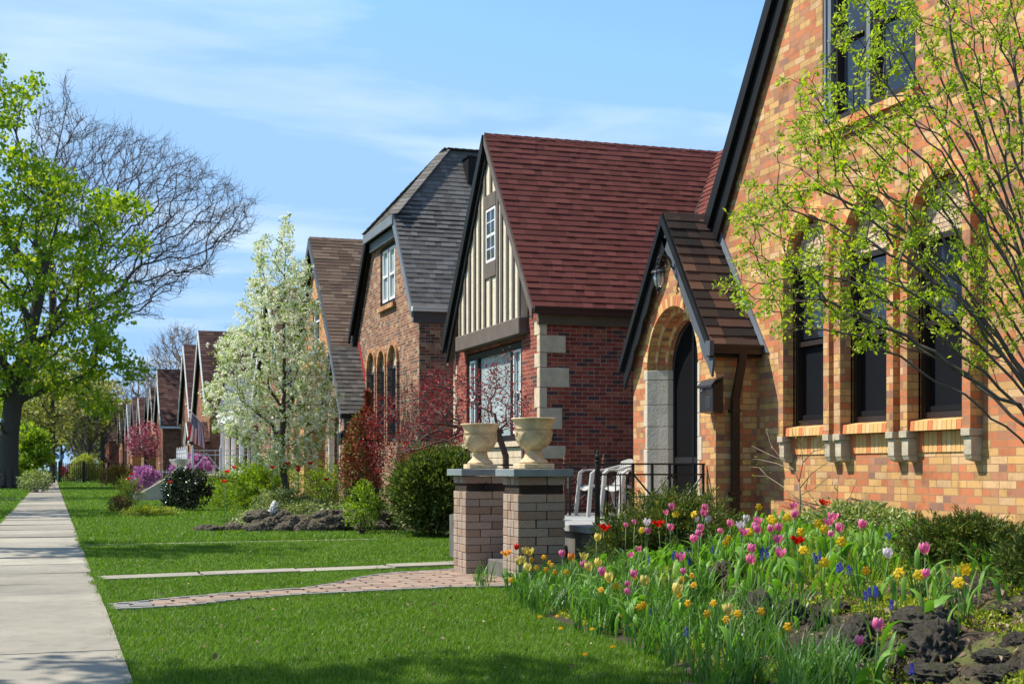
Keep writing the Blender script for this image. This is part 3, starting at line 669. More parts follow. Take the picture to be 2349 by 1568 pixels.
mb.build('timber', M['taupe_trim'], B)
frame_window(B, 7.312, gw0+.02, gw1-.02, gwz0, gwz1, M['white_trim'], M['glass'], fw=.045, depth=.03, rails=(.5,), bars=(('v',.5),('h',.25),('h',.75)))
w = frame_window(B, 7.48, 22.09, 25.35, 1.76, 3.42, M['black_trim'], M['curtain'], fw=.10, depth=.07, split=(.2,.82))
mb = MB()
for a, b_ in ((22.22, 22.62), (24.90, 25.22)):
    mb = MB()
    for c0, c1 in (((a,1.88),(b_,1.92)), ((a,3.26),(b_,3.30)), ((a,2.56),(b_,2.60))): mb.box((7.475, c0[0], c0[1]), (7.52, c1[0], c1[1]))
    for c in (a, b_-.04): mb.box((7.475, c, 1.92), (7.519, c+.04, 3.26))
    mb.build('sash', M['white_trim'], w)
mb = MB(); mb.box((7.36, 22.0, 1.66), (7.50, 25.45, 1.748)); mb.build('window_sill', M['light_stone'], B)
mb = MB(); rr = random.Random(8)
for k_ in range(5):
    y_ = 22.0
    while y_ < 25.4: wd = rr.uniform(.25,.5); mb.box((7.41, y_, .75+k_*.18+.004), (7.452, min(y_+wd,25.45)-.008, .75+(k_+1)*.18-.004)); y_ += wd
mb.build('stone_apron', M['light_stone'], B, bevel=.006)
# quoins
rr = random.Random(4)
for (yq, s) in ((21.15, 1), (26.2, -1)):
    z = .5; k_ = 0
    while z < 3.62:
        h_ = min(rr.uniform(.20,.36), 3.66-z); a = .20 if k_ % 2 else .07; b_ = .10 if k_ % 2 else .36+.06*(k_%3)
        mb = MB(); mb.box((7.435, yq - (.014 if s > 0 else -.014)*1, z+.004), (7.46+b_, yq + s*.03, z+h_-.004)); mb.box((7.432, yq-.010*s, z+.004), (7.463, yq+s*(a+.05), z+h_-.004))
        mb.build('quoin', M['light_stone'], B, bevel=.006); z += h_; k_ += 1
adopt(B)

# ================================================================ grey-roofed brick house with clipped gable
Cc = empty('brick_house', (7.4, 31.8, 0), 'brown brick house with grey clipped-gable roof and triple arched window behind the blossoming tree', 'house')
CY = 31.8; zE, yE0, yE1 = 4.70, 28.62, 35.3; zk, yk0, yk1 = 6.93, 30.32, 33.3; zR = 8.82
sC = (zk-zE)/(yk0-yE0)
ch = [hole(30.95, 32.45, 5.08, 6.5, 7.3, 7.52)]
trip = [(30.62,31.5),(31.78,32.58),(32.86,33.74)]
for a, b_ in trip: ch.append(archhole((a+b_)/2, (b_-a)/2-.02, 1.9, 3.68, 7.3, 7.52))
mb = MB(); mb.prismX([(28.75,-.05),(35.15,-.05),(35.15,zE),(33.3,zk-.12),(30.32,zk-.12),(28.75,zE-.0)], 7.4, 18); mb.build('wall', M['mixed_brick'], Cc, holes=ch)
mb = MB(); hp = 8.85   # x where the hip meets the ridge
V1 = math.hypot(yk0-yE0, zk-zE); V2 = math.hypot(CY-yk0, zR-zk); Vt = V1+V2
vd = (0, CY-yE0, zR-zE)
slope(mb, (7.22, yE0, zE), (1,0,0), vd, math.hypot(CY-yE0, zR-zE), lambda v: 0 if v < V1 else (v-V1)/V2*(hp-7.22), lambda v: 11, .145, seed=31)
slope(mb, (7.22, yE1, zE), (1,0,0), (0, CY-yE1, zR-zE), math.hypot(yE1-CY, zR-zE), lambda v: 0 if v < V1 else (v-V1)/V2*(hp-7.22), lambda v: 11, .3, (.5,.9), seed=32)
Vh = math.hypot(hp-7.22, zR-zk)
slope(mb, (7.20, yk0, zk), (0,1,0), (hp-7.22, 0, zR-zk), Vh, lambda v: v/Vh*(CY-yk0), lambda v: (yk1-yk0)-v/Vh*(yk1-CY), .145, seed=33)
for s, ye, yk in ((1,yE0,yk0),(-1,yE1,yk1)):
    mb.add([(7.25,ye,zE-.01),(18,ye,zE-.01),(18,CY,zR-.01),(hp,CY,zR-.01),(7.25,yk,zk-.01)], [(0,1,2,3,4) if s > 0 else (0,4,3,2,1)], 1)
mb.add([(7.23,yk0,zk-.01),(hp,CY,zR-.01),(7.23,yk1,zk-.01)], [(0,1,2)], 1)
for (p, q) in (((7.2,yk0,zk),(hp,CY,zR)), ((7.2,yk1,zk),(hp,CY,zR)), ((hp,CY,zR),(18,CY,zR))):
    p = Vector(p); q = Vector(q); n_ = int((q-p).length/.17)
    for i in range(n_): a = p.lerp(q, i/n_); b_ = p.lerp(q, (i+1.15)/n_); mb.beam(a+Vector((0,0,.02)), b_+Vector((0,0,.008)), .26, .02)
mb.build('roof', [M['grey_shingle'], M['under']], Cc)
for s, ye, yk in ((-1,yE0,yk0),(1,yE1+.0,yk1)):
    mb = MB(); 
    mb.prismX([(yk,zk-.02),(ye,zE-.02),(ye-s*.03,zE-.22),(yk-s*.09,zk-.22)], 7.20, 7.25); mb.build('bargeboard', M['bluegrey_trim'] if s < 0 else M['black_trim'], Cc)
mb = MB(); mb.box((7.17, yk0-.04, zk-.20), (7.22, yk1+.04, zk-.0)); mb.build('bargeboard', M['bluegrey_trim'], Cc)
mb = MB(); mb.box((7.30, yk0+.10, zk-.42), (7.41, yk1-.10, zk-.205)); mb.build('soffit', M['grey_trim'], Cc)
mb = MB(); mb.prismX([(yk1-.1,zk-.2),(yE1-.14,zE-.30),(yE1-.2,3.0),(yE1+.7,2.6),(yE1,zE-.1)], 7.3, 7.42); mb.build('gutter_skirt', M['black_trim'], Cc)
gutter(Cc, 7.2, 12, yE0+.02, zE+.0, M['white_trim'], w=.12, h=.09)
mb = MB(); mb.prismX([(yE0,zE-.08),(28.8,zE-.08),(28.8,zE-.32),(28.72,zE-.32)], 7.26, 13); mb.build('soffit', M['grey_trim'], Cc)
w = frame_window(Cc, 7.44, 31.0, 32.42, 5.10, 6.48, M['black_trim'], M['curtain'], fw=.08, depth=.05, split=(.5,))
mb = MB()
for a, b_ in ((31.09, 31.66), (31.76, 32.33)):
    for z0_, z1_ in ((5.19,5.25),(5.76,5.81),(6.34,6.40)): mb.box((7.43, a, z0_), (7.48, b_, z1_))
    mb.box((7.431, a, 5.251), (7.479, a+.06, 6.339)); mb.box((7.431, b_-.06, 5.251), (7.479, b_, 6.339))
mb.build('sash', M['white_trim'], w)
mb = MB(); y_ = 30.85
while y_ < 32.5: mb.box((7.32, y_+.003, 4.97), (7.42, y_+.072, 5.075)); y_ += .075
mb.build('window_sill', M['loose_mixed'], Cc)
for a, b_ in trip:
    yc = (a+b_)/2; r = (b_-a)/2-.02
    voussoirs(Cc, 'window_arch', yc, 3.68, r+.003, r+.10, 7.34, 7.41, M['loose_mixed'], .07)
    for y_ in (yc-r-.10, yc+r+.003): mb = MB(); mb.box((7.34, y_, 1.9), (7.41, y_+.097, 3.68)); mb.build('pilaster', M['mixed_brick'], Cc)
    frame_window(Cc, 7.45, yc-r, yc+r, 1.92, 3.65, M['grey_trim'], M['glass'], fw=.06, depth=.05, rails=(.5,))
    mb = MB(); mb.prismX(arch_poly(yc, r-.004, 3.655, 3.68), 7.47, 7.51); mb.build('arch_infill', M['light_stone'], Cc)
entry(Cc, 34.8, 1.38, 4.35, 2.62, 6.75, 7.4, M['mixed_brick'], M['grey_shingle'], M['loose_mixed'], .66, 2.4, .35, 13, trim='bluegrey_trim', scallop=False, jamb='limestone', detail=False)
mb = MB(); mb.prismX([(34.8, 4.51), (34.8, 4.37), (33.38, 2.62), (33.28, 2.60)], 7.37, 7.398); mb.build('flashing', plain('red_flashing', (.42,.03,.03), .5), Cc)
mb = MB(); mb.box((6.74, 33.44, 2.30), (7.39, 33.56, 2.62)); mb.build('soffit', M['grey_trim'], Cc)
steps(Cc, 5.9, 6.75, 33.5, 36.0, .35, 2, M['porch_concrete'])
mb = MB(); mb.box((9.15, 31.0, 7.9), (9.6, 31.45, 8.50)); mb.box((9.12, 30.97, 8.50), (9.63, 31.48, 8.53)); mb.build('roof_vent', M['black_trim'], Cc)
adopt(Cc)

# ================================================================ houses further along the street
def row_house(label, Yc, hw, zt, ze, X, brickm, roofm, trim, depth=9, seed=1, ent=None, wins_=True, upper=True, white=False, expo=.19, clip=False, wing=None, name='brick_house', entz=3.9, eroof=None):
    o = empty(name, (X, Yc, 0), label, 'house'); s_ = (zt-ze)/hw; ww = hw-.18
    hs = []
    if upper: hs.append(hole(Yc-.55, Yc+.55, ze+.9, ze+2.2, X-.2, X+.12))
    wy = [Yc-1.9, Yc-.9, Yc+.1] if ent is None or ent > Yc else [Yc-.1, Yc+.9, Yc+1.9]
    if wins_:
        for y in wy: hs.append(archhole(y, .36, 1.7, 3.2, X-.2, X+.12))
    mb = MB(); mb.prismX([(Yc-ww,-.05),(Yc+ww,-.05),(Yc+ww,ze+.05),(Yc,zt-.14),(Yc-ww,ze+.05)], X, X+depth); mb.build('wall', M[brickm], o, holes=hs)
    gable_roof(o, Yc, hw, zt, ze, X-.2, X+depth+.1, M[roofm], expo, seed, left=False, tw=(.25,.5))
    rakes(o, Yc, hw+.02, zt, ze, X-.24, M[trim], w=.20, th=.05)
    gutter(o, X-.2, X+depth, Yc-hw+.02, ze, M['brown_metal'] if not white else M['white_trim'])
    fm = M['white_trim']
    if upper: frame_window(o, X+.04, Yc-.53, Yc+.53, ze+.92, ze+2.18, fm, M['glass'], fw=.08, rails=(.5,), sill=M['limestone'])
    if wins_:
        for y in wy:
            frame_window(o, X+.04, y-.35, y+.35, 1.72, 3.2, fm, M['glass'], fw=.07, rails=(.5,), sill=M['limestone'])
            voussoirs(o, 'window_arch', y, 3.2, .363, .46, X-.03, X+.01, M['loose_mixed'], .1)
    if ent is not None:
        entry(o, ent, 1.35, entz, 2.6, X-.9, X, M[brickm], M[eroof or roofm], M['loose_mixed'], .55, 2.1, .6, seed, trim=trim, scallop=False, detail=False, expo=expo)
        steps(o, X-2.1, X-.92, ent-.8, ent+.8, .6, 3, M['limestone'])
    return o
o = row_house('orange brick house with tall brown shingle roof between the grey roof and the blossoming tree', 41.5, 4.0, 8.2, 4.15, 7.5, 'orange_brick', 'brown_shingle', 'grey_trim', seed=41, ent=39.6, expo=.15, entz=4.1)
mb = MB()
for k_ in range(9): mb.box((7.44, 41.35-k_*.02, 7.1+k_*.06), (7.5, 41.65+k_*.02, 7.13+k_*.06))
mb.build('louvre_vent', M['brown_metal'], o); adopt(o)
adopt(row_house('brick house hidden behind the white blossom with brown roof', 51.0, 3.6, 7.9, 4.2, 7.6, 'brown_brick', 'brown_shingle', 'white_trim', seed=51, ent=None))
# the house with the white porch
o = row_house('red brick house with white porch pediment and white railed deck beyond the blossom', 61.2, 3.8, 8.1, 4.3, 8.7, 'brown_brick', 'maroon_shingle', 'white_trim', seed=61, wins_=False, ent=None)
mb = MB(); mb.box((5.4, 57.3, -.05), (8.72, 64.5, .95)); mb.build('porch_deck', M['brown_brick'], o)
mb = MB(); mb.box((5.3, 57.2, .955), (8.69, 64.6, 1.05)); mb.build('porch_floor', M['limestone'], o)
for y_ in (57.6, 60.2, 62.4, 64.2):
    mb = MB(); mb.lathe([(.16,0),(.16,.12),(.11,.16),(.10,2.0),(.15,2.06),(.17,2.2)], (7.35, y_, 1.05), 12); mb.build('column', M['white_trim'], o, autosmooth=40)
mb = MB(); mb.box((7.15, 57.3, 3.25), (8.69, 64.5, 3.62)); mb.box((7.08, 57.2, 3.62), (8.69, 64.6, 3.72)); mb.build('entablature', M['white_trim'], o)
mb = MB(); mb.prismX([(57.2,3.73),(64.6,3.73),(60.9,5.3)], 7.15, 8.6); mb.build('pediment', M['bluegrey_trim'], o)
for y_ in (58.8, 61.2, 63.3): frame_window(o, 8.62, y_-.42, y_+.42, 1.5, 3.1, M['white_trim'], M['curtain'], fw=.09, rails=(.5,))
for s in (0, 1):        # sloping cheek walls of the stair
    y_ = 57.5+s*2.0; mb = MB(); mb.prismY([(5.3,.0),(5.3,1.18),(4.8,1.18),(3.4,.35),(3.1,.35),(3.1,0)], y_, y_+.30); mb.build('cheek_wall', M['limestone'], o)
steps(o, 3.5, 5.28, 57.82, 59.46, .95, 5, M['limestone'])
adopt(o)
adopt(row_house('brown brick house with dark steep roof just left of the blossoming tree', 72.9, 3.7, 8.35, 4.1, 7.3, 'brown_brick', 'maroon_shingle', 'white_trim', seed=71, ent=70.5, entz=3.6))
adopt(row_house('brown brick house with narrow dark roof second left of the blossoming tree', 81.4, 3.7, 8.35, 4.1, 7.3, 'brown_brick', 'maroon_shingle', 'white_trim', seed=81, ent=None))
adopt(row_house('brick house with dark roof set back behind the low wing with the small chimney', 92.2, 3.9, 8.0, 4.2, 8.4, 'brown_brick', 'maroon_shingle', 'white_trim', seed=91, ent=None))
o = row_house('brown brick house with a lower shingled wing and side wall in shade', 102.6, 4.0, 8.4, 4.2, 7.3, 'brown_brick', 'maroon_shingle', 'white_trim', seed=101, ent=None)
mb = MB(); mb.prismX([(98.2,-.05),(100.9,-.05),(100.9,6.9),(98.2,4.35)], 7.2, 11.5); mb.build('side_wing', M['brown_brick'], o)
mb = MB(); slope(mb, (7.0,97.95,4.3), (1,0,0), (0,3.0,3.1), 4.3, lambda v: 0, lambda v: 4.6, .19, (.25,.5), seed=104); mb.add([(7.02,97.95,4.28),(11.6,97.95,4.28),(11.6,100.95,7.38),(7.02,100.95,7.38)], [(0,1,2,3)], 1); mb.build('wing_roof', [M['maroon_shingle'], M['under']], o)
mb = MB(); mb.prismX([(97.9,4.32),(100.95,7.45),(100.95,7.2),(98.0,4.05)], 6.95, 7.02); mb.build('bargeboard', M['white_trim'], o)
mb = MB(); mb.box((7.05,97.86,4.05), (11.5,98.0,4.2)); mb.build('gutter', M['white_trim'], o)
downpipe(o, [(9.2,97.9,4.1),(9.2,98.08,3.9),(9.2,98.1,.3)], plain('copper_pipe', (.24,.10,.05), .6), .12, .1)
mb = MB(); mb.box((9.4,102.0,7.6), (9.9,102.6,8.9)); mb.build('chimney', M['brown_brick'], o); adopt(o)
adopt(row_house('tan brick house with curved gable beyond the pink flowering tree', 111.5, 3.6, 7.6, 4.4, 7.4, 'orange_brick', 'dark_shingle', 'white_trim', seed=111, ent=109.2))
adopt(row_house('house with slate grey roof behind the pink flowering tree', 119.4, 3.8, 7.9, 4.2, 7.6, 'brown_brick', 'grey_shingle', 'bluegrey_trim', seed=119, ent=None))
adopt(row_house('tan house with low arched porch gable far down the street', 127.2, 3.6, 7.6, 4.0, 7.4, 'orange_brick', 'maroon_shingle', 'white_trim', seed=127, ent=125.0, entz=4.2))
adopt(row_house('house with brown roof and pale grey gable far down the street', 135.2, 3.8, 8.0, 4.2, 7.3, 'brown_brick', 'maroon_shingle', 'bluegrey_trim', seed=135, ent=None))
adopt(row_house('house with glazed grey gable between two brown roofs far down the street', 145.0, 3.7, 7.8, 4.2, 7.3, 'brown_brick', 'grey_shingle', 'white_trim', seed=145, ent=None))
adopt(row_house('second to last house of the row with brown roof and white edge', 154.0, 3.8, 8.2, 4.2, 7.4, 'brown_brick', 'maroon_shingle', 'white_trim', seed=154, ent=None, upper=False))
adopt(row_house('last house of the row with tall brown roof and white edge', 162.5, 3.9, 8.8, 4.3, 7.3, 'brown_brick', 'maroon_shingle', 'white_trim', seed=162, ent=None, upper=False))
adopt(row_house('dark brick house in tree shade at the far end beyond the iron fence', 178.0, 4.6, 8.6, 4.6, 6.4, 'red_brick', 'dark_shingle', 'black_trim', seed=178, ent=None, upper=False))
# ================================================================ gate pillars, urns, rails, chairs
M['pillar_block'] = island('pillar_block', [(0,(.25,.165,.115)), (.35,(.34,.235,.17)), (.65,(.39,.29,.22)), (1,(.29,.225,.18))], fine=55, famt=.28, bmp=.004)
M['pillar_grey'] = island('pillar_grey', [(0,(.17,.18,.18)), (1,(.27,.285,.28))], fine=55, famt=.25, bmp=.003)
def pillar(loc, label, seed, hook=False):
    o = empty('gate_pillar', loc, label, 'pillar', 'stone block pillars flanking the paver walk'); rr = random.Random(seed); W = .54; hb = 1.197/13
    core = MB(); core.box((.02,.02,-.1), (W-.02, W-.02, 1.19)); c = core.build('core', M['soil'], o)
    blocks = MB(); grey = MB()
    for k in range(-1, 13):
        z0, z1 = k*hb, (k+1)*hb; mb = grey if k == 11 else blocks; f = .36 if k % 2 else .62
        f += rr.uniform(-.03, .03); ins = .018 if k == 11 else 0
        cuts = {'S': [0, f, 1], 'W': [0, .5+rr.uniform(-.08,.08), 1]}
        if k == 11: cuts = {'S': [0,.40,.62,1], 'W': [0,.33,.62,1]}
        def blk(x0,y0,x1,y1): j = lambda: rr.uniform(0,.006); mb.box((x0+.002+j()+ins*0, y0+.002+j(), z0+.002), (x1-.002-j(), y1-.002-j(), z1-.002-rr.uniform(0,.003)))
        d = .16; c_ = cuts['S']
        # near face, far face
        for a, b_ in zip(c_[:-1], c_[1:]):
            blk(a*W+ins*(a==0), 0+ins, b_*W-ins*(b_==1), d); blk((1-b_)*W+ins*(b_==1), W-d, (1-a)*W-ins*(a==0), W-ins)
        wc = cuts['W']
        for a, b_ in zip(wc[:-1], wc[1:]):
            y0_, y1_ = d+(W-2*d)*a, d+(W-2*d)*b_
            blk(ins, y0_, d, y1_); blk(W-d, y0_, W-ins, y1_)
    blocks.build('block_courses', M['pillar_block'], o, bevel=.004); grey.build('grey_course', M['pillar_grey'], o, bevel=.004)
    mb = MB(); mb.box((-.065,-.055,1.198), (W+.075, W+.055, 1.28)); mb.build('cap', M['bluestone'], o, bevel=.006)
    if hook: mb = MB(); mb.add([(.20,-.004,1.04),(.31,-.004,1.04),(.255,-.004,1.12),(.20,-.06,1.035),(.31,-.06,1.035),(.255,-.02,1.12)], [(0,1,2),(3,5,4),(0,3,4,1),(1,4,5,2),(2,5,3,0)]); mb.build('light_shade', M['black_trim'], o)
    return o
pillar((4.71,14.09,0), 'nearer stone block pillar with bluestone cap, rising out of the flowers', 1)
pillar((4.71,16.08,0), 'farther stone block pillar with bluestone cap and small dark lamp shade', 2, True)
def urn(loc, label, plants, seed, rz=0):
    o = empty('garden_urn', loc, label, 'urn', 'urns on the pillars', rz)
    mb = MB(); mb.box((-.175,-.175,0), (.175,.175,.058)); mb.build('plinth', M['urn_stone'], o, bevel=.008)
    mb = MB(); mb.lathe([(.150,.0585),(.160,.066),(.158,.078),(.135,.10),(.112,.118),(.100,.138),(.092,.165),(.086,.195),(.088,.203)], n=40); mb.build('foot', M['urn_stone'], o, autosmooth=35)
    prof = [(.080,.204),(.098,.212),(.125,.228),(.158,.262),(.182,.305),(.196,.352),(.201,.395),(.198,.42),(.197,.424),(.203,.432),(.203,.440),(.198,.446),(.204,.47),(.216,.50),(.232,.528),(.240,.533),(.246,.540),(.245,.549),(.236,.552),(.226,.545),(.20,.50),(.19,.49),(.0,.49)]
    mb = MB(); mb.lathe(prof, n=48); bowl = mb.build('bowl', M['urn_stone'], o, autosmooth=35)
    mb = MB()
    def rad(z):
        return float(np.interp(z, [p[1] for p in prof[:7]], [p[0] for p in prof[:7]]))
    for off in (0, 1):
        for k in range(10):
            for dr in (-.10, .0, .10):
                pts = []
                for i in range(13):
                    t = i/12; z = .225+.19*t; a = 2*math.pi*(k+.5*off)/10 + (1 if off else -1)*(t-.5)*1.05 + dr*.55
                    r = rad(z)+.001; pts.append((r*math.cos(a), r*math.sin(a), z))
                mb.tube(pts, .006 if dr else .0085, 4)
    mb.build('woven_relief', M['urn_stone'], bowl)
    mb = MB()
    for k in range(64):
        a = 2*math.pi*k/64; b_ = a+.10; mb.tube([(.204*math.cos(a),.204*math.sin(a),.427),(.208*math.cos((a+b_)/2),.208*math.sin((a+b_)/2),.434),(.204*math.cos(b_),.204*math.sin(b_),.441)], .005, 4)
    mb.build('rope_moulding', M['urn_stone'], bowl)
    mb = MB(); mb.lathe([(.0,.47),(.215,.495),(.21,.505),(.0,.512)], n=20); mb.build('potting_soil', M['soil'], o)
    return o
urn((4.98,14.36,1.281), 'cream urn with woven relief on the nearer pillar, red and green sprigs inside', True, 1, R(3))
urn((4.98,16.35,1.281), 'cream urn with woven relief on the farther pillar, overlapped by red twigs', False, 2, R(-4))
# ---- porch slab of the near house
P0 = empty('porch', (5.5, 13.95, 0), 'dark concrete porch with grey stone slab top between the pillars and arched entry', 'porch')
mb = MB(); mb.box((5.5,13.95,-.05), (6.9,17.5,.585)); mb.box((6.9,16.2,-.05), (8.4,17.5,.585)); mb.build('base', M['porch_concrete'], P0)
rr = random.Random(5); k = 0; yy = 13.90
while yy < 17.5:
    xx = 5.44; y1 = min(yy+rr.uniform(.5,.7), 17.54)
    while xx < 6.88:
        x1 = min(xx+rr.uniform(.45,.8), 6.895); mb = MB(); mb.box((xx+.004, yy+.004, .588), (x1-.004, y1-.004, .66+rr.uniform(-.003,.004))); mb.build('paving_slab', M['slab_stone'], P0, bevel=.004); xx = x1
    yy = y1
mb = MB(); mb.box((6.9,16.2,.588), (8.4,17.54,.655)); mb.build('paving_slab', M['slab_stone'], P0)
for i in range(2): mb = MB(); mb.box((4.95+.27*i,14.7,-.02), (5.5,16.02,.22*(i+1)-.01)); mb.build('step', M['porch_concrete'], P0, bevel=.01)
adopt(P0)
def bar(mb, p, q, r=.010, n=6): mb.tube([p, q], r, n)
def rail_run(name, label, y, x0, x1, posts, crosses, bal, m_, newel=None, scroll=False, z0=.66, zt=1.335, r=.011, cat='railing', grp=None):
    o = empty(name, (x0, y, z0), label, cat, grp)
    mb = MB()
    for z in (zt, zt-.115, z0+.075): mb.box((x0, y-.012 if z == zt else y-.007, z-.009), (x1, y+.012 if z == zt else y+.007, z+.009))
    mb.build('rail', m_, o)
    for px in posts:
        mb = MB(); mb.box((px-.013, y-.013, z0-.01), (px+.013, y+.013, zt-.009)); mb.build('post', m_, o)
    for px in bal: mb = MB(); bar(mb, (px, y, z0+.08), (px, y, zt-.12 if scroll else zt-.115), .008); mb.build('baluster', m_, o)
    for a, b_ in crosses:
        mb = MB(); zz0, zz1 = z0+.085, zt-.125; c = ((a+b_)/2, (zz0+zz1)/2)
        bar(mb, (a, y, zz0), (b_, y, zz1)); bar(mb, (a, y, zz1), (b_, y, zz0)); bar(mb, (a, y, c[1]), (b_, y, c[1]), .009)
        mb.lathe([(.0,-.02),(.028,-.012),(.028,.012),(0,.02)], (c[0], y, c[1]), 8); mb.build('cross_brace', m_, o)
    if scroll:
        for px in np.arange(x0+.1, x1-.05, .2):
            for zc, s in ((zt-.20, 1), (z0+.20, -1)):
                for sg in (-1, 1):
                    mb = MB(); pts = []
                    for i in range(22):
                        t = i/21*2.2*math.pi; rr_ = .052*(1-.62*i/21); pts.append((px+.052*sg - sg*rr_*math.cos(t), y, zc+s*rr_*math.sin(t)))
                    mb.tube(pts, .0055, 4); mb.build('scroll', m_, o)
    if newel:
        for nx_ in newel:
            mb = MB(); mb.box((nx_-.022, y-.022, z0-.015), (nx_+.022, y+.022, zt+.01))
            mb.lathe([(.02,.01),(.034,.02),(.034,.03),(.018,.04),(.026,.06),(.03,.075),(.024,.095),(.012,.105),(.018,.12),(.012,.135),(.004,.16)], (nx_, y, zt), 10); mb.build('newel_post', m_, o)
    adopt(o); return o
fx = lambda px, y: onY(px, 1100, y).x
rail_run('porch_railing', 'black iron railing in front of the arched entry with ball-topped newel post', 14.04, 5.60, 6.88, [fx(p,14.04) for p in (1452,1496,1536)] + [6.86],
         [(fx(1455,14.04), fx(1536,14.04)), (fx(1540,14.04), 6.85)], [fx(p,14.04) for p in (1395,1412,1423,1437,1558,1585)], M['iron'], newel=[5.60], grp='porch railings')
rail_run('porch_railing', 'black iron railing with star-shaped cross brace left of the newel post', 17.4, 5.5, 8.0, [fx(p,17.4) for p in (1307,1349,1392,1440)],
         [(fx(1307,17.4), fx(1392,17.4)), (fx(1392,17.4), fx(1470,17.4))], [], M['iron'], grp='porch railings')
rail_run('scroll_railing', 'rusty brown scrollwork railing behind the white chairs', 17.75, 5.7, 7.6, [fx(1296,17.75), fx(1437,17.75)], [], [fx(p,17.75) for p in (1372,1398,1415,1425,1446,1460)], M['rust_iron'], newel=[fx(1296,17.75), fx(1385,17.75)], scroll=True, z0=.66, zt=1.33, grp=None)
mb = MB(); mb.box((5.5,17.55,-.05), (8.4,19.6,.62)); tag(mb.build('terrace', M['porch_concrete']), 'concrete terrace slab beside the red brick side wall', 'terrace')
def chair(loc, rz, label):
    """moulded garden armchair, facing local +X"""
    o = empty('plastic_chair', loc, label, 'chair', 'white plastic chairs on the porch', rz)
    def pad(fn, nu, nv, th):      # a curved sheet with thickness
        vs = []; fs = []
        for s in (0, 1):
            for j in range(nv+1):
                for i in range(nu+1): p, n = fn(i/nu, j/nv); vs.append(Vector(p)+Vector(n)*(s*th))
        k = (nu+1)*(nv+1); ix = lambda s,i,j: s*k+j*(nu+1)+i
        for j in range(nv):
            for i in range(nu): fs += [(ix(0,i,j),ix(0,i,j+1),ix(0,i+1,j+1),ix(0,i+1,j)), (ix(1,i,j),ix(1,i+1,j),ix(1,i+1,j+1),ix(1,i,j+1))]
        for i in range(nu): fs += [(ix(0,i,0),ix(0,i+1,0),ix(1,i+1,0),ix(1,i,0)), (ix(0,i,nv),ix(1,i,nv),ix(1,i+1,nv),ix(0,i+1,nv))]
        for j in range(nv): fs += [(ix(0,0,j),ix(1,0,j),ix(1,0,j+1),ix(0,0,j+1)), (ix(0,nu,j),ix(0,nu,j+1),ix(1,nu,j+1),ix(1,nu,j))]
        return vs, fs
    mb = MB(); mb.add(*pad(lambda u, v: ((-.22+.46*u, -.22+.44*v, .41+.025*math.sin(u*3)-.03*math.sin(v*math.pi)-.02*(u>.9)), (0,0,1)), 8, 8, .012)); mb.build('seat', M['shaded_white_plastic'], o, autosmooth=50)
    mb = MB()
    for k in range(7):        # slatted back, leaning away
        y = -.19+.063*k; vs = []
        mb.beam((-.22-.012*math.cos(y*6), y, .43), (-.33-.03*math.cos(y*6), y*1.08, .72), .050, .010, up=(1,0,0))
    mb.add(*pad(lambda u, v: ((-.345-.035*math.cos((v-.5)*3), -.245+.49*v, .68+.07*u+.03*math.sin(v*math.pi)), (-.9,0,.2)), 3, 10, .014))
    mb.add(*pad(lambda u, v: ((-.205-.03*math.cos((v-.5)*3), -.215+.43*v, .41+.05*u), (-.9,0,.2)), 2, 8, .014)); mb.build('backrest', M['shaded_white_plastic'], o, autosmooth=50)
    for s in (-1, 1):
        mb = MB()
        mb.beam((-.33, s*.235, .69), (-.10, s*.275, .63), .045, .03); mb.beam((-.12, s*.275, .64), (.17, s*.275, .635), .055, .022)
        mb.beam((.16, s*.275, .638), (.225, s*.272, .59), .055, .03); mb.build('armrest', M['shaded_white_plastic'], o, bevel=.006)
        mb = MB(); mb.beam((.215, s*.272, .60), (.235, s*.262, .41), .05, .05); mb.beam((.235, s*.262, .42), (.275, s*.285, 0), .045, .05); mb.build('leg', M['shaded_white_plastic'], o, bevel=.006)
        mb = MB(); mb.beam((-.20, s*.225, .43), (-.33, s*.265, 0), .05, .045); mb.build('leg', M['shaded_white_plastic'], o, bevel=.006)
    return o
chair((6.88,17.10,.63), R(176), 'left white plastic armchair behind the newel post')
chair((7.00,16.46,.63), R(184), 'right white plastic armchair with its slatted back toward the brick entry')

# ---- wall lantern
lp = onX(1512, 640, 6.60); LAM = empty('wall_lantern', (6.9, 14.62, 3.0), 'black scrolled iron lantern on the brick above the arch', 'lantern')
lx, ly, lz = 6.62, 14.62, 3.02; wx = 6.90
z_of = lambda py: onX(1512, py, lx).z
ly = onX(1511, 640, lx).y; zt_, zb_ = z_of(622), z_of(668)
mb = MB()      # back plate
mb.prismX([(ly-.042*math.cos(t), zt_-.05+.13*math.sin(t)) for t in [2*math.pi*i/16 for i in range(16)]], wx-.03, wx-.001); mb.build('back_plate', M['iron'], LAM, bevel=.006)
mb = MB(); pts = [(wx-.03, ly, zt_-.02)]
for i in range(26):
    t = i/25; a = -.3+t*math.pi*2.6; r = .105*(1-.72*t); pts.append((lx+.055+r*math.cos(a), ly, zt_+.10+r*math.sin(a)))
mb.tube(pts, .011, 6); mb.tube([(wx-.03,ly,zt_-.10),(wx-.05,ly,zt_-.19),(wx-.03,ly,zt_-.23),(wx-.06,ly,zt_-.245)], .009, 6); mb.build('bracket', M['iron'], LAM)
zc = zt_+.0
mb = MB(); mb.lathe([(.0,.075),(.022,.07),(.026,.055),(.012,.042),(.03,.034),(.06,.022),(.083,.0),(.088,-.006),(.088,-.012),(.07,-.012),(.0,-.012)], (lx,ly,zc-.01), 20)
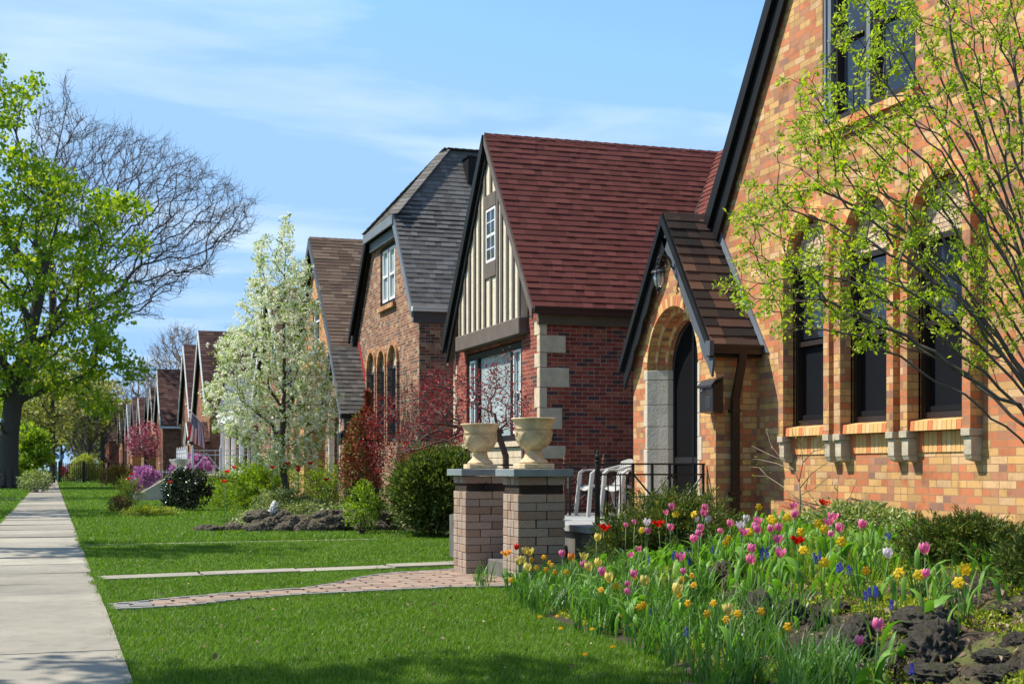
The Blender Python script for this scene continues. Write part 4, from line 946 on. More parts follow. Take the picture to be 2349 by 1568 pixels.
for i in range(16): a = 2*math.pi*i/16; mb.tube([(lx+.03*math.cos(a),ly+.03*math.sin(a),zc+.026),(lx+.062*math.cos(a),ly+.062*math.sin(a),zc+.012),(lx+.085*math.cos(a),ly+.085*math.sin(a),zc-.012)], .004, 4)
mb.build('cap', M['iron'], LAM, autosmooth=40)
gm, nt, b = mat('lamp_glass'); b.inputs['Base Color'].default_value = (.85,.86,.84,1); b.inputs['Roughness'].default_value = .12; b.inputs['Transmission Weight'].default_value = .55; b.inputs['Alpha'].default_value = .6
gp = [(.058,-.02),(.062,-.05),(.062,-.09),(.054,-.13),(.036,-.175),(.02,-.19)]
mb = MB(); mb.lathe(gp, (lx,ly,zc), 20); mb.build('glass', gm, LAM, autosmooth=60)
mb = MB()
for i in range(8):
    a = 2*math.pi*i/8; mb.tube([(lx+(r+.006)*math.cos(a), ly+(r+.006)*math.sin(a), zc+z) for r, z in gp], .004, 4)
    mb.tube([(lx+(.067)*math.cos(a+.2*math.cos(q)), ly+.067*math.sin(a+.2*math.cos(q)), zc-.05+.016*math.sin(q)) for q in np.linspace(0, 5, 9)], .003, 4)
mb.lathe([(.0,-.185),(.03,-.188),(.032,-.205),(.012,-.215),(.014,-.24),(.018,-.25),(.006,-.262),(.003,-.29)], (lx,ly,zc), 12); mb.build('cage', M['iron'], LAM, autosmooth=40)
mb = MB(); mb.lathe([(.012,-.15),(.013,-.08),(.02,-.06),(.008,-.03)], (lx,ly,zc), 10); mb.build('bulb', M['shaded_white_plastic'], LAM)
adopt(LAM)
# ---- mailbox
my0, my1 = onX(1634,900,6.76).y, onX(1603,900,6.76).y
mz1, mz0 = onX(1600,868,6.76).z, onX(1600,950,6.76).z
MB_ = empty('mailbox', (6.9, my0, mz0), 'dark brown metal mailbox with a slanted lid on the porch brick', 'mailbox')
mb = MB(); mb.prismY([(6.765,mz0+.02),(6.765,mz1-.09),(6.893,mz1-.02),(6.893,mz0)], my0, my1); body = mb.build('body', M['brown_metal'], MB_, bevel=.006)
mb = MB(); mb.prismY([(6.745,mz1-.115),(6.745,mz1-.085),(6.79,mz1-.03),(6.893,mz1+.005),(6.893,mz1-.016),(6.80,mz1-.055)], my0-.01, my1+.01); mb.build('lid', M['brown_metal'], MB_, bevel=.003)
mb = MB(); mb.tube([(6.755,my1-.1,mz1-.12),(6.735,my1-.1,mz1-.15),(6.75,my1-.1,mz1-.17)], .008, 5)
for i in range(4):
    for j in range(6): mb.box((6.760, my0+.05+.03*i, mz0+.06+.022*j), (6.766, my0+.068+.03*i, mz0+.074+.022*j))
mb.build('latch_and_grille', M['grey_trim'], MB_); adopt(MB_)
# ---- mailbox of the grey-roofed house
mq = onX(788, 1005, 6.7); mb = MB(); mb.prismY([(6.60,mq.z-.16),(6.60,mq.z+.12),(6.66,mq.z+.19),(6.74,mq.z+.19),(6.74,mq.z-.16)], mq.y-.13, mq.y+.13); mo = mb.build('mailbox', M['black_trim'], None, bevel=.01); tag(mo, 'small black mailbox on the entry of the grey-roofed house', 'mailbox')
# ---- flag
FL = empty('flag_on_pole', (7.2, 69.6, 2.9), 'stars and stripes flag hanging from a slanted pole on a brick house', 'flag')
fb = onX(475, 985, 7.2); ft = Vector((5.9, fb.y-.3, 0)); ft = onX(436, 941, 5.9)
mb = MB(); mb.tube([fb, ft], .022, 6); mb.lathe([(0,-.03),(.05,0),(0,.05)], ft, 8); mb.build('pole', M['white_metal'], FL)
fr, nt, b = mat('flag_cloth'); uv = nt.nodes.new('ShaderNodeUVMap'); uv.uv_map = 'flag'; s_ = nt.nodes.new('ShaderNodeSeparateXYZ'); L(nt, uv.outputs[0], s_.inputs[0])
st = math_(nt, 'GREATER_THAN', math_(nt, 'MODULO', math_(nt, 'MULTIPLY', s_.outputs[1], 13.0), 2.0), 1.0)
c = mixc(nt, st, (.48,.012,.03), (.75,.75,.75)); isc = math_(nt, 'MULTIPLY', math_(nt, 'LESS_THAN', s_.outputs[0], .4), math_(nt, 'GREATER_THAN', s_.outputs[1], 6/13))
vo = nt.nodes.new('ShaderNodeTexVoronoi'); vo.inputs['Randomness'].default_value = 0; mpn = nt.nodes.new('ShaderNodeMapping'); mpn.inputs['Scale'].default_value = (25,16,1); L(nt, uv.outputs[0], mpn.inputs[0]); L(nt, mpn.outputs[0], vo.inputs['Vector'])
can = mixc(nt, math_(nt, 'LESS_THAN', vo.outputs['Distance'], .25), (.012,.02,.10), (.7,.7,.7)); L(nt, mixc(nt, isc, c, can), b.inputs['Base Color']); b.inputs['Roughness'].default_value = .8
vs = []; uvs = []; nu, nv = 24, 14; dp = (fb-ft)
for j in range(nv+1):
    for i in range(nu+1):
        u, v = i/nu, j/nv       # v across the hoist (1 at the tip of the pole), u along the fly, hanging down in folds
        p = ft + dp*(.12+.62*(1-v)) + Vector((.0,0,-1.25*u)) + Vector((.25*u*(1-v)*.6-.02, 0, 0)) + Vector((0, 0, .10*(1-v)*u))
        p += Vector((.05*math.sin(v*15+u*2)*u, .16*math.sin(v*11+u*3)*min(1,u*2), 0)); p.x -= (v)*u*.15; vs.append(p); uvs.append((u, v))
fs = [(j*(nu+1)+i, j*(nu+1)+i+1, (j+1)*(nu+1)+i+1, (j+1)*(nu+1)+i) for j in range(nv) for i in range(nu)]
me = bpy.data.meshes.new('cloth'); me.from_pydata(vs, [], fs); l = me.uv_layers.new(name='flag')
for lp_ in me.loops: l.data[lp_.index].uv = uvs[lp_.vertex_index]
me.shade_smooth(); link('cloth', me, fr, FL); adopt(FL)
# ---- white railing, urns, ornaments of the porch house
def fence_run(name, label, cat, p, q, h, m_, gap=.12, post=1.8, grp=None, r=.012, rails=(.12,.92), cross=False, pw=.05):
    o = empty(name, p, label, cat, grp); p = Vector(p); q = Vector(q); Ln = (q-p).length; n = max(1, round(Ln/post)); mb = MB()
    for t in rails: mb.beam(p+Vector((0,0,h*t)), q+Vector((0,0,h*t)), .03, .03)
    k = int(Ln/gap)
    for i in range(k+1): c = p.lerp(q, i/k); mb.tube([c+Vector((0,0,.02)), c+Vector((0,0,h))], r, 4)
    mb.build('bars', m_, o)
    if cross:
        mb = MB()
        for i in range(n):
            a, b_ = p.lerp(q, i/n), p.lerp(q, (i+1)/n); mb.beam(a+Vector((0,0,h*.15)), a.lerp(b_,.5)+Vector((0,0,h*.85)), .03, .03); mb.beam(b_+Vector((0,0,h*.15)), a.lerp(b_,.5)+Vector((0,0,h*.85)), .03, .03)
        mb.build('cross_brace', m_, o)
    for i in range(n+1): c = p.lerp(q, i/n); mb = MB(); mb.box(c-Vector((pw,pw,0)), c+Vector((pw,pw,h+.08))); mb.lathe([(0,0),(pw*.8,.03),(pw*.5,.08),(0,.12)], c+Vector((0,0,h+.08)), 8); mb.build('post', m_, o)
    adopt(o); return o
fence_run('deck_railing', 'white cross-braced railing along the porch deck', 'railing', (5.35,57.0+.3,1.05), (7.6,57.3,1.05), 1.0, M['white_metal'], .45, 1.1, cross=True, rails=(.1,.8,.98), pw=.045)
fence_run('deck_railing', 'white porch railing facing the street beside the stair', 'railing', (5.35,59.9,1.05), (5.35,64.3,1.05), 1.0, M['white_metal'], .45, 1.1, cross=True, rails=(.1,.8,.98), pw=.045)
def wurn(loc, label, sc=1.0):
    mb = MB(); mb.lathe([(.20,0),(.20,.06),(.12,.08),(.09,.16),(.10,.22),(.22,.27),(.30,.36),(.33,.44),(.36,.47),(.36,.50),(.30,.50),(.26,.44),(0,.42)], n=20)
    o = mb.build('white_urn', M['white_urn'], None, autosmooth=40); o.location = loc; o.scale = (sc,)*3; return tag(o, label, 'urn', 'white urns on the stair walls')
wurn((4.98,57.65,1.18), 'white stone urn at the top of the nearer stair wall'); wurn((4.98,59.65,1.18), 'white stone urn at the top of the farther stair wall')
wurn(atF(411,1095,49), 'low white stone bowl urn above the dark holly bush', 1.0).location.z = .62
mb = MB(); mb.box((-.3,-.3,0),(.3,.3,.62)); pe = mb.build('pedestal', M['limestone'], None, bevel=.02); q = atF(411,1095,49); pe.location = (q.x,q.y,0); tag(pe, 'square stone pedestal under the low bowl urn', 'pedestal')
fence_run('picket_fence', 'low white picket fence in front of the dark-roofed houses', 'fence', (4.2,66.5,0), (7.2,66.5,0), 1.25, M['white_metal'], .16, 1.5, pw=.05, r=.02)
fence_run('iron_fence', 'black iron fence across the lawn far down the pavement', 'fence', (.62,133,0), (7.0,133,0), 1.85, M['iron'], .18, 2.2, r=.036, pw=.12)
fence_run('iron_fence', 'short black iron fence beside a stair near the pink tree', 'fence', (4.2,104,0), (6.6,104,0), 1.5, M['iron'], .16, 1.4, r=.016, pw=.05)
# blue and green signs at the far end
for (px, py, f, w_, h_, hz, colr, lab, cat) in ((137,1040,150,.9,.45,2.6,(.10,.22,.55),'small blue street sign on a white post at the pavement end','street sign'),(122,1058,165,.9,1.3,1.1,(.03,.20,.16),'teal green utility box standing beyond the pavement end','utility box')):
    p = atF(px, py, f); o = empty('street_sign' if cat == 'street sign' else 'utility_box', (p.x,p.y,0), lab, cat)
    mb = MB(); mb.box((-w_/2,-.03,hz-h_/2),(w_/2,.03,hz+h_/2)) if cat == 'street sign' else mb.box((-w_/2,-.3,0),(w_/2,.3,h_*1.6)); mb.build('panel' if cat == 'street sign' else 'cabinet', plain('paint_'+str(px), colr, .5), o)
    mb = MB(); mb.box((-.06,-.10,0),(.06,-.035,3.6)) if cat == 'street sign' else mb.box((-w_/2-.04,-.34,h_*1.6),(w_/2+.04,.34,h_*1.6+.06)); mb.build('post' if cat == 'street sign' else 'lid', M['white_metal'] if cat == 'street sign' else M['grey_trim'], o)
# ================================================================ plants
def leaf_m(name, stops, tr=.35, rough=.5, tcol=(1.3,1.35,.55), spec=.35, patch=None):
    return island(name, stops, rough=rough, famt=0, spec=spec, bmp=0, transl=tr, tcol=tcol, patch=patch)
M['maple_leaf'] = leaf_m('maple_leaf', [(0,(.10,.20,.010)), (.5,(.20,.31,.014)), (.8,(.34,.42,.02)), (1,(.50,.50,.04))], .5)
M['elm_leaf'] = leaf_m('spring_leaf', [(0,(.22,.34,.015)), (.5,(.32,.44,.02)), (1,(.50,.56,.05))], .48)
M['pear_blossom'] = leaf_m('pear_blossom', [(0,(.66,.71,.46)), (.35,(.84,.85,.68)), (1,(.92,.91,.82))], .35, .6, (1.05,1.05,.85))
M['pear_leaf'] = leaf_m('pear_leaf', [(0,(.16,.26,.02)), (1,(.36,.48,.06))], .35)
M['yew'] = leaf_m('yew_needles', [(0,(.040,.080,.016)), (.5,(.085,.14,.022)), (.85,(.17,.21,.028)), (1,(.36,.28,.06))], .25, .5)
M['arbor'] = leaf_m('arborvitae', [(0,(.035,.068,.012)), (.5,(.09,.14,.022)), (1,(.23,.26,.07))], .25, .5)
M['rust_leaf'] = leaf_m('browned_needles', [(0,(.20,.045,.018)), (.6,(.34,.085,.03)), (1,(.44,.15,.06))], .15, .7, (1.1,.9,.8))
M['plum_leaf'] = leaf_m('plum_leaf', [(0,(.13,.008,.015)), (.6,(.25,.018,.028)), (1,(.38,.05,.04))], .35, .5, (1.3,.7,.7))
M['bright_leaf'] = leaf_m('bright_leaf', [(0,(.12,.22,.012)), (.6,(.22,.34,.018)), (1,(.36,.44,.03))], .42)
M['holly'] = leaf_m('holly_leaf', [(0,(.010,.022,.008)), (.6,(.022,.042,.014)), (1,(.06,.085,.02))], .08, .22, spec=.7)
M['varieg'] = leaf_m('variegated_leaf', [(0,(.10,.16,.04)), (.5,(.24,.30,.10)), (1,(.48,.52,.28))], .3)
M['magenta'] = leaf_m('azalea_bloom', [(0,(.34,.10,.28)), (.6,(.50,.20,.42)), (1,(.62,.36,.56))], .3, .6, (1.1,.9,1.1))
M['pinkbud'] = leaf_m('pink_blossom', [(0,(.30,.05,.09)), (.6,(.48,.12,.20)), (1,(.60,.26,.32))], .3, .6, (1.1,.9,1))
M['hazed_olive'] = leaf_m('hazed_olive_leaf', [(0,(.17,.17,.045)), (.5,(.30,.29,.09)), (1,(.46,.44,.20))], .45)  # leaf colour lightened to stand in for haze on the distant trees
M['yellow_leaf'] = leaf_m('yellow_green_leaf', [(0,(.20,.26,.02)), (1,(.45,.48,.07))], .35)
M['gold_twig'] = plain('gold_twig', (.24,.16,.10), .9, .2, 4)
M['purple_twig'] = plain('purple_twig', (.12,.092,.092), .9, .25, 4)
M['strap'] = leaf_m('strap_leaf', [(0,(.045,.115,.028)), (.5,(.085,.19,.035)), (1,(.17,.31,.05))], .32, .45, (1.2,1.5,.4), .4)
M['broad'] = leaf_m('tulip_leaf', [(0,(.08,.20,.025)), (.5,(.13,.28,.035)), (1,(.22,.38,.06))], .34, .5, (1.2,1.5,.4), .3)
M['grassblade'] = leaf_m('grass_blade', [(0,(.054,.130,.007)), (.4,(.105,.215,.010)), (.8,(.160,.275,.016)), (1,(.26,.34,.06))], .38, .5, (1.1,1.3,.4), .3, patch=(1.1,(.80,.84,.85),(1.18,1.08,1.0)))
M['moss'] = leaf_m('sedum', [(0,(.13,.19,.012)), (.5,(.28,.34,.022)), (1,(.46,.48,.045))], .3, .6)
def norm(a): return a/np.maximum(1e-9, np.linalg.norm(a, axis=1))[:, None]
def leaf_geo(C, size, rng, aspect=.5, direc=None, dirw=0.0, up=.0, sd=.25, fold=.18):
    """one folded leaf per point: 4 corners, 2 triangles"""
    n = len(C); d = norm(rng.normal(size=(n,3)))
    if direc is not None: d = norm(d*(1-dirw)+direc*dirw)
    d[:,2] += up; d = norm(d)
    r = norm(rng.normal(size=(n,3))); s = norm(np.cross(d, r)); w = np.cross(s, d)
    Ls = (size*np.exp(rng.normal(size=n)*sd))[:,None]
    v0 = C; v2 = C+d*Ls; mid = C+d*Ls*.45+w*Ls*fold; v1 = mid+s*Ls*aspect*.5 - w*Ls*fold*1.6*0; v3 = mid-s*Ls*aspect*.5
    V = np.stack([v0, v1, v2, v3], 1).reshape(-1,3); i = np.arange(n)*4
    F = np.concatenate([np.stack([i,i+1,i+2],1), np.stack([i,i+2,i+3],1)]); return V, F
def leafcloud(name, C, size, mt, parent=None, seed=1, **k):
    V, F = leaf_geo(np.asarray(C, float), size, np.random.default_rng(seed), **k); return np_mesh(name, V, F, mt, parent)
def ball(c, r, n, rng):
    return np.asarray(c)[None]+norm(rng.normal(size=(n,3)))*(rng.random((n,1))**(1/3))*np.asarray(r)[None]
def skeleton(trunk, targets, rng, step=.4, w=.35, jit=.06, sag=0.0, tip=.006, expo=2.3, rmax=None):
    """grow a branching frame from the trunk nodes out to every target"""
    P_ = [np.array(p, float) for p in trunk]; par = [-1]+list(range(len(trunk)-1)); pl = [0.0]
    for i in range(1, len(P_)): pl.append(pl[-1]+float(np.linalg.norm(P_[i]-P_[i-1])))
    cap = len(P_)+len(targets)*14+1000; A_ = np.zeros((cap,3)); Lp = np.zeros(cap); n = len(P_); A_[:n] = P_; Lp[:n] = pl
    lo_ = max(1, int(n*.35)); targets = np.asarray(targets, float)
    root = A_[n-1]; order = np.argsort(np.linalg.norm(targets-A_[max(0,n//2)], axis=1)); tips = []
    for t in targets[order]:
        d = np.linalg.norm(A_[:n]-t, axis=1); c = d+w*Lp[:n]; c[:lo_] += 1e6; k = int(np.argmin(c)); D = d[k]
        m_ = min(12, max(1, int(math.ceil(D/step)))); prev = k; a = A_[k].copy(); bend = rng.normal(size=3)*D*.07; bend[2] += sag*D
        for j in range(1, m_+1):
            u = j/m_; q = a+(t-a)*u+bend*math.sin(math.pi*u)+(rng.normal(size=3)*jit*D/m_ if j < m_ else 0)
            if n >= cap: break
            A_[n] = q; par.append(prev); Lp[n] = Lp[prev]+np.linalg.norm(q-A_[prev]); prev = n; n += 1
        tips.append(prev)
    A_ = A_[:n]; par = np.array(par[:n]); r = np.zeros(n); 
    acc = np.zeros(n)
    for i in range(n-1, 0, -1):
        if acc[i] == 0: acc[i] = tip**expo
        acc[par[i]] += acc[i]
    acc[0] = max(acc[0], acc[1] if n > 1 else tip**expo); r = acc**(1/expo)
    if rmax: r = np.where(r > .3*r[0], r*(rmax/r[0]), r*(1+(rmax/r[0]-1)*r/r[0])) if r[0] > 0 else r
    return A_, par, r, tips
def frame_mesh(name, A_, par, r, mt, parent=None, n=5, sel=None, minr=0):
    e = np.arange(1, len(A_)); e = e[(par[e] >= 0)]
    if sel is not None: e = e[sel[e]]
    if len(e) == 0: return None
    a = A_[par[e]]; b = A_[e]; d = norm(b-a); ref = np.tile(np.array([.31,.2,.93]), (len(e),1)); s = norm(np.cross(d, ref)); t = np.cross(d, s)
    ra = np.minimum(r[par[e]], r[e]*1.35); rb = r[e]; V = []
    ext = (rb*.4)[:,None]
    for k in range(n):
        th = 2*math.pi*k/n; o_ = s*math.cos(th)+t*math.sin(th); V.append(a+o_*ra[:,None])
    for k in range(n):
        th = 2*math.pi*k/n; o_ = s*math.cos(th)+t*math.sin(th); V.append(b+d*ext+o_*rb[:,None])
    V = np.stack(V, 1).reshape(-1,3); i = np.arange(len(e))*(2*n)
    F = np.concatenate([np.stack([i+k, i+(k+1)%n, i+n+(k+1)%n, i+n+k], 1) for k in range(n)])
    return np_mesh(name, V, F, mt, parent, smooth=True)
def grow_on(Al, parl, T, rng, step, w, root_ix=0, mind=6, jit=.01):
    n = len(Al); cap = n+len(T)*10+10; A_ = np.zeros((cap,3)); A_[:n] = Al; Lp = np.zeros(cap)
    for i in range(1, n): Lp[i] = Lp[parl[i]]+np.linalg.norm(A_[i]-A_[parl[i]])
    tips = []; o_ = np.argsort(np.linalg.norm(T-A_[0], axis=1))
    par = list(parl)
    for t in T[o_]:
        v = t-A_[:n]; d = np.linalg.norm(v, axis=1); dirn = np.zeros((n,3)); pp = np.array(par[:n]); pp[pp < 0] = 0; dirn = norm(A_[:n]-A_[pp]+1e-9)
        cs = (v*dirn).sum(1)/np.maximum(d, 1e-6); c = d*(1+.9*(1-cs))+w*Lp[:n]; c[:mind] += 1e6; k = int(np.argmin(c)); m_ = max(2, min(9, int(math.ceil(d[k]/step)))); a = A_[k].copy(); D0 = dirn[k]*d[k]*.35; prev = k
        for j in range(1, m_+1):
            u = j/m_; q = a+(t-a)*u+D0*math.sin(math.pi*u)*(1-u)*.9+rng.normal(size=3)*jit*(j < m_)
            A_[n] = q; par.append(prev); Lp[n] = Lp[prev]+np.linalg.norm(q-A_[prev]); prev = n; n += 1
        tips.append(prev)
    return A_[:n], np.array(par), tips
def fine_twigs(A_, par, r, mt, parent, rng, Ln, rad, k):
    e = np.where((r < .05) & (np.array(par) >= 0))[0]; e = np.repeat(e, k); p = np.array(par)[e]; t = rng.random((len(e),1)); b = A_[p]*(1-t)+A_[e]*t
    d = norm(A_[e]-A_[p])+norm(rng.normal(size=b.shape))*.9; d[:,2] += .25; d = norm(d); l = Ln*rng.uniform(.4,1.1,(len(e),1)); m_ = b+d*l*.5+rng.normal(size=b.shape)*l*.07; tp = b+d*l+rng.normal(size=b.shape)*l*.12+np.array([0,0,.12])*l
    n = len(e); Pn = np.concatenate([b, m_, tp]); pr = np.concatenate([np.full(n,-1), np.arange(n), np.arange(n)+n]); rr_ = np.concatenate([np.full(n,rad*1.3), np.full(n,rad), np.full(n,rad*.5)])
    i = np.arange(n, 3*n); a = Pn[pr[i]]; q = Pn[i]; dd = norm(q-a); s = norm(np.cross(dd, np.tile([.31,.2,.93], (len(i),1)))); u = np.cross(dd, s); V = []
    for src, rr2 in ((a, rr_[pr[i]]), (q, rr_[i])):
        for c in range(3): th = 2*math.pi*c/3; V.append(src+(s*math.cos(th)+u*math.sin(th))*rr2[:,None])
    V = np.stack(V, 1).reshape(-1,3); b0 = np.arange(len(i))*6; F = np.concatenate([np.stack([b0+c, b0+(c+1)%3, b0+3+(c+1)%3, b0+3+c], 1) for c in range(3)]); return np_mesh('twigs', V, F, mt, parent)
def inpoly(x, y, poly):
    c = np.zeros(len(x), bool); n = len(poly)
    for i in range(n):
        x0, y0 = poly[i]; x1, y1 = poly[(i+1)%n]
        if y0 != y1: c ^= ((y0 > y) != (y1 > y)) & (x < (x1-x0)*(y-y0)/(y1-y0)+x0)
    return c
def volume(poly, n, f, half, rng, edge=.85):
    """points inside a rounded volume whose outline seen down the street is poly, at distance f, with real depth"""
    poly = np.array(poly, float); lo_, hi = poly.min(0), poly.max(0); c = (lo_+hi)/2; rd = (hi-lo_)/2; out_ = []
    while len(out_) < n:
        x = rng.uniform(lo_[0], hi[0], n*2); y = rng.uniform(lo_[1], hi[1], n*2); ok = inpoly(x, y, poly)
        for px, py in zip(x[ok], y[ok]):
            q = min(1, ((px-c[0])/rd[0])**2+((py-c[1])/rd[1])**2); out_.append(tuple(atF(px, py, f+half*math.sqrt(1-q*edge)*rng.uniform(-1,1))))
            if len(out_) >= n: break
    return np.array(out_)
def line3(a, b, n, wob=0, seed=0):
    rr = random.Random(seed); a = Vector(a); b = Vector(b); return [a.lerp(b, i/(n-1))+Vector((rr.uniform(-wob,wob), rr.uniform(-wob,wob), 0))*(0 < i < n-1) for i in range(n)]
def tree(name, label, group, trunk, targets, leafmat, nleaf, lsize, lrad, barkm, tip=.01, rmax=None, step=.5, w=.35, seed=1, sag=0, cat='tree', leafk=None, twigm=None, n_=5, jit=.06, minr=None, expo=2.3):
    rng = np.random.default_rng(seed); o = empty(name, trunk[0], label, cat, group)
    A_, par, r, tips = skeleton(trunk, targets, rng, step, w, jit, sag, tip, expo, rmax)
    isT = np.zeros(len(A_), bool); isT[:len(trunk)] = True; big = r > (r[0]*.22)
    frame_mesh('trunk', A_, par, r, barkm, o, 10, sel=isT | big)
    if nleaf: nm = 'limbs'
    else: nm = 'crown'
    frame_mesh(nm, A_, par, r, twigm or barkm, o, n_, sel=~(isT | big))
    if not nleaf: fine_twigs(A_, par, r, twigm or barkm, o, rng, step*1.3, .012, 2)
    if nleaf:
        T = A_[tips]; C = np.repeat(T, nleaf, 0); C = C+norm(rng.normal(size=C.shape))*(rng.random((len(C),1))**.5)*np.asarray(lrad)
        leafcloud('crown', C, lsize, leafmat, o, seed, **(leafk or {}))
    adopt(o); return o

# ---- big street maple on the left, and the same kind along the parkway
f0 = 91; tb = atF(18,1120,f0); tb.z = 0
crown = [(-190,330),(-120,120),(-60,60),(5,150),(60,175),(95,180),(60,260),(45,310),(110,350),(150,400),(200,440),(300,450),(362,475),(300,520),(330,560),(290,600),(240,590),(285,650),(310,720),(260,740),(330,850),(300,900),(262,960),(215,940),(190,905),(120,890),(60,900),(-40,930),(-160,900),(-260,760),(-270,500)]
rng = np.random.default_rng(21)
tg = volume(crown, 640, f0, 7.5, rng)
trunk = [tb, tb+Vector((.05,0,1.5)), tb+Vector((.1,0,3.5)), tb+Vector((.3,.1,5.5)), tb+Vector((.8,.1,7.5)), tb+Vector((1.5,.2,10.5)), tb+Vector((2.3,.4,14.5)), tb+Vector((3.3,.5,18.5))]
MAPLE = tree('maple_tree', 'big leafy maple with bright green crown and thick dark trunk left of the pavement', None, trunk, tg, M['maple_leaf'], 44, .26, (.95,.95,.60), M['bark'], tip=.022, rmax=.62, step=1.2, w=.42, seed=22, leafk=dict(aspect=.9, up=-.15))
mb = MB(); k_ = MB()
for i in range(9):      # root flare
    a = 2*math.pi*i/9; mb.tube([tb+Vector((.9*math.cos(a),.9*math.sin(a),-.06)), tb+Vector((.58*math.cos(a),.58*math.sin(a),.25)), tb+Vector((.5*math.cos(a),.5*math.sin(a),1.3))], [.14,.22,.16], 7)
fl = mb.build('root_flare', M['bark'], MAPLE, smooth=True); fl.matrix_parent_inverse = Matrix.Translation(-Vector(tb))
# trees on the parkway whose crowns stand outside the frame but shade the walk and the lawns
def shade_tree(loc, label, seed, rx, rz, zc, ntg=150, nl=38, ls=.17):
    rng = np.random.default_rng(seed); T = ball((loc[0],loc[1],zc), (rx,rx,rz), ntg, rng)
    T = T[T[:,0] < -.035*T[:,1]-.55]
    tr = line3(loc, (loc[0]+.2, loc[1], zc+rz*.4), 7, .12, seed)
    return tree('street_tree', label, 'trees along the parkway', tr, T, M['maple_leaf'], nl, ls, (.55,.55,.35), M['bark'], tip=.014, rmax=.24, step=.7, seed=seed, leafk=dict(aspect=.85))
shade_tree((-4.4,10.6,0), 'unseen leafy parkway tree nearest the camera, added to shade the near lawn', 31, 2.7, 2.4, 8.4, 110, 34)  # unseen tree, added for its shade over the near lawn and bed front
shade_tree((-4.0,25.6,0), 'leafy parkway tree second from the camera, its lowest sprigs reaching the frame edge', 32, 2.4, 1.6, 8.0, 60, 30)
shade_tree((-6.2,45,0), 'leafy parkway tree third from the camera beside the pavement', 33, 4.0, 3.0, 8.5, 150, 40)
shade_tree((-7.0,66,0), 'leafy parkway tree fourth from the camera before the big maple', 34, 4.3, 3.2, 9, 150, 40)
sp_ = [atF(-12,y,26.0) for y in (30,45,62,-10)]
# ---- large bare tree behind the maple
f1 = 106; bb = atF(14,1115,f1); bb.z = 0
crown = [(60,420),(75,260),(100,215),(140,250),(152,150),(165,235),(215,275),(270,285),(320,300),(400,325),(450,360),(490,375),(540,420),(560,450),(592,455),(585,520),(545,560),(500,570),(490,640),(440,615),(425,690),(370,670),(380,740),(310,720),(240,760),(150,720),(60,700)]
rng = np.random.default_rng(41); tg = np.concatenate([volume(crown, 3000, f1, 8, rng)])
seedsT = np.array([atF(x,y,f1) for x,y in ((155,160),(150,250),(120,330),(100,400),(590,470),(550,510),(480,560),(400,620),(330,660),(280,690))])
tr = [bb, bb+Vector((.1,0,3)), bb+Vector((.4,0,6)), Vector(atF(70,860,f1)), Vector(atF(120,740,f1)), Vector(atF(118,620,f1)), Vector(atF(112,500,f1)), Vector(atF(112,420,f1)), Vector(atF(135,330,f1)), Vector(atF(152,250,f1))]
o = empty('bare_tree', bb, 'huge leafless tree spreading its twigs above the roofs behind the maple', 'tree')
TT = np.concatenate([seedsT, tg]); A_, par, tips = grow_on([np.array(p) for p in tr], list(range(-1, len(tr)-1)), TT, rng, .8, .25, mind=3, jit=.10)
acc = np.zeros(len(A_))
for i in range(len(A_)-1, 0, -1):
    if acc[i] == 0: acc[i] = .015**2.35
    acc[par[i]] += acc[i]
r = np.minimum(acc**(1/2.35), .5); isT = np.zeros(len(A_), bool); isT[:len(tr)] = True
frame_mesh('trunk', A_, par, r, M['bark'], o, 8, sel=isT | (r > .12)); frame_mesh('crown', A_, par, r, M['purple_twig'], o, 3, sel=~(isT | (r > .12))); fine_twigs(A_, par, r, M['purple_twig'], o, rng, 1.2, .010, 1); adopt(o)
rng = np.random.default_rng(43)
# ---- trees closing the street
def avenue(label, px, f, w_, top, bot, leafmat, nt_=90, nl=36, ls=.3, seed=1, tw='bark', lr=.8, group='trees along the parkway'):
    base = gnd(px, HYP+FPX*H/f); rng = np.random.default_rng(seed)
    poly = [(px+w_*math.cos(t)*(1+.15*math.sin(5*t+seed)), (top+bot)/2+(bot-top)/2*math.sin(t)*(1+.1*math.cos(7*t+seed))) for t in np.linspace(0, 2*math.pi, 22, endpoint=False)]
    T = volume(poly, nt_, f, w_*f/FPX, rng); tr = [base, base+Vector((0,0,1.5))]+[Vector(atF(px, y, f)) for y in np.linspace((bot*.7+1075*.3), (top+bot)/2, 4)]
    return tree('street_tree', label, group, tr, T, leafmat, nl, ls, (lr,lr,lr*.6), M[tw], tip=.02, rmax=.28, step=1.0, seed=seed, leafk=dict(aspect=.8), n_=4)
avenue('olive leaved tree arching over the pavement behind the maple', 120, 128, 95, 800, 985, M['hazed_olive'], 150, 30, .30, 51, lr=1.0)
avenue('pale olive tree over the far pavement, right of the other olive trees', 205, 150, 85, 850, 1000, M['hazed_olive'], 120, 26, .32, 52, lr=1.1)
avenue('darker olive tree left of the far pavement', 60, 160, 70, 860, 1010, M['maple_leaf'], 100, 26, .35, 53, lr=1.1)
avenue('hazy olive tree closing the end of the street', 140, 215, 90, 880, 1040, M['hazed_olive'], 130, 30, .5, 54, lr=1.6)
avenue('hazy green tree at the street end behind the iron fence', 235, 225, 70, 930, 1050, M['hazed_olive'], 100, 30, .5, 55, lr=1.6)
avenue('broad olive tree filling the gap between the maple and the end house', 190, 185, 100, 850, 1045, M['hazed_olive'], 170, 30, .42, 58, lr=1.5)
avenue('distant green tree at the far left edge', 0, 210, 80, 900, 1050, M['maple_leaf'], 100, 30, .5, 56, lr=1.6)
# bright green young tree just right of the maple trunk
avenue('bright green young tree beside the maple trunk', 72, 112, 42, 975, 1100, M['bright_leaf'], 110, 40, .24, 57, lr=.7)
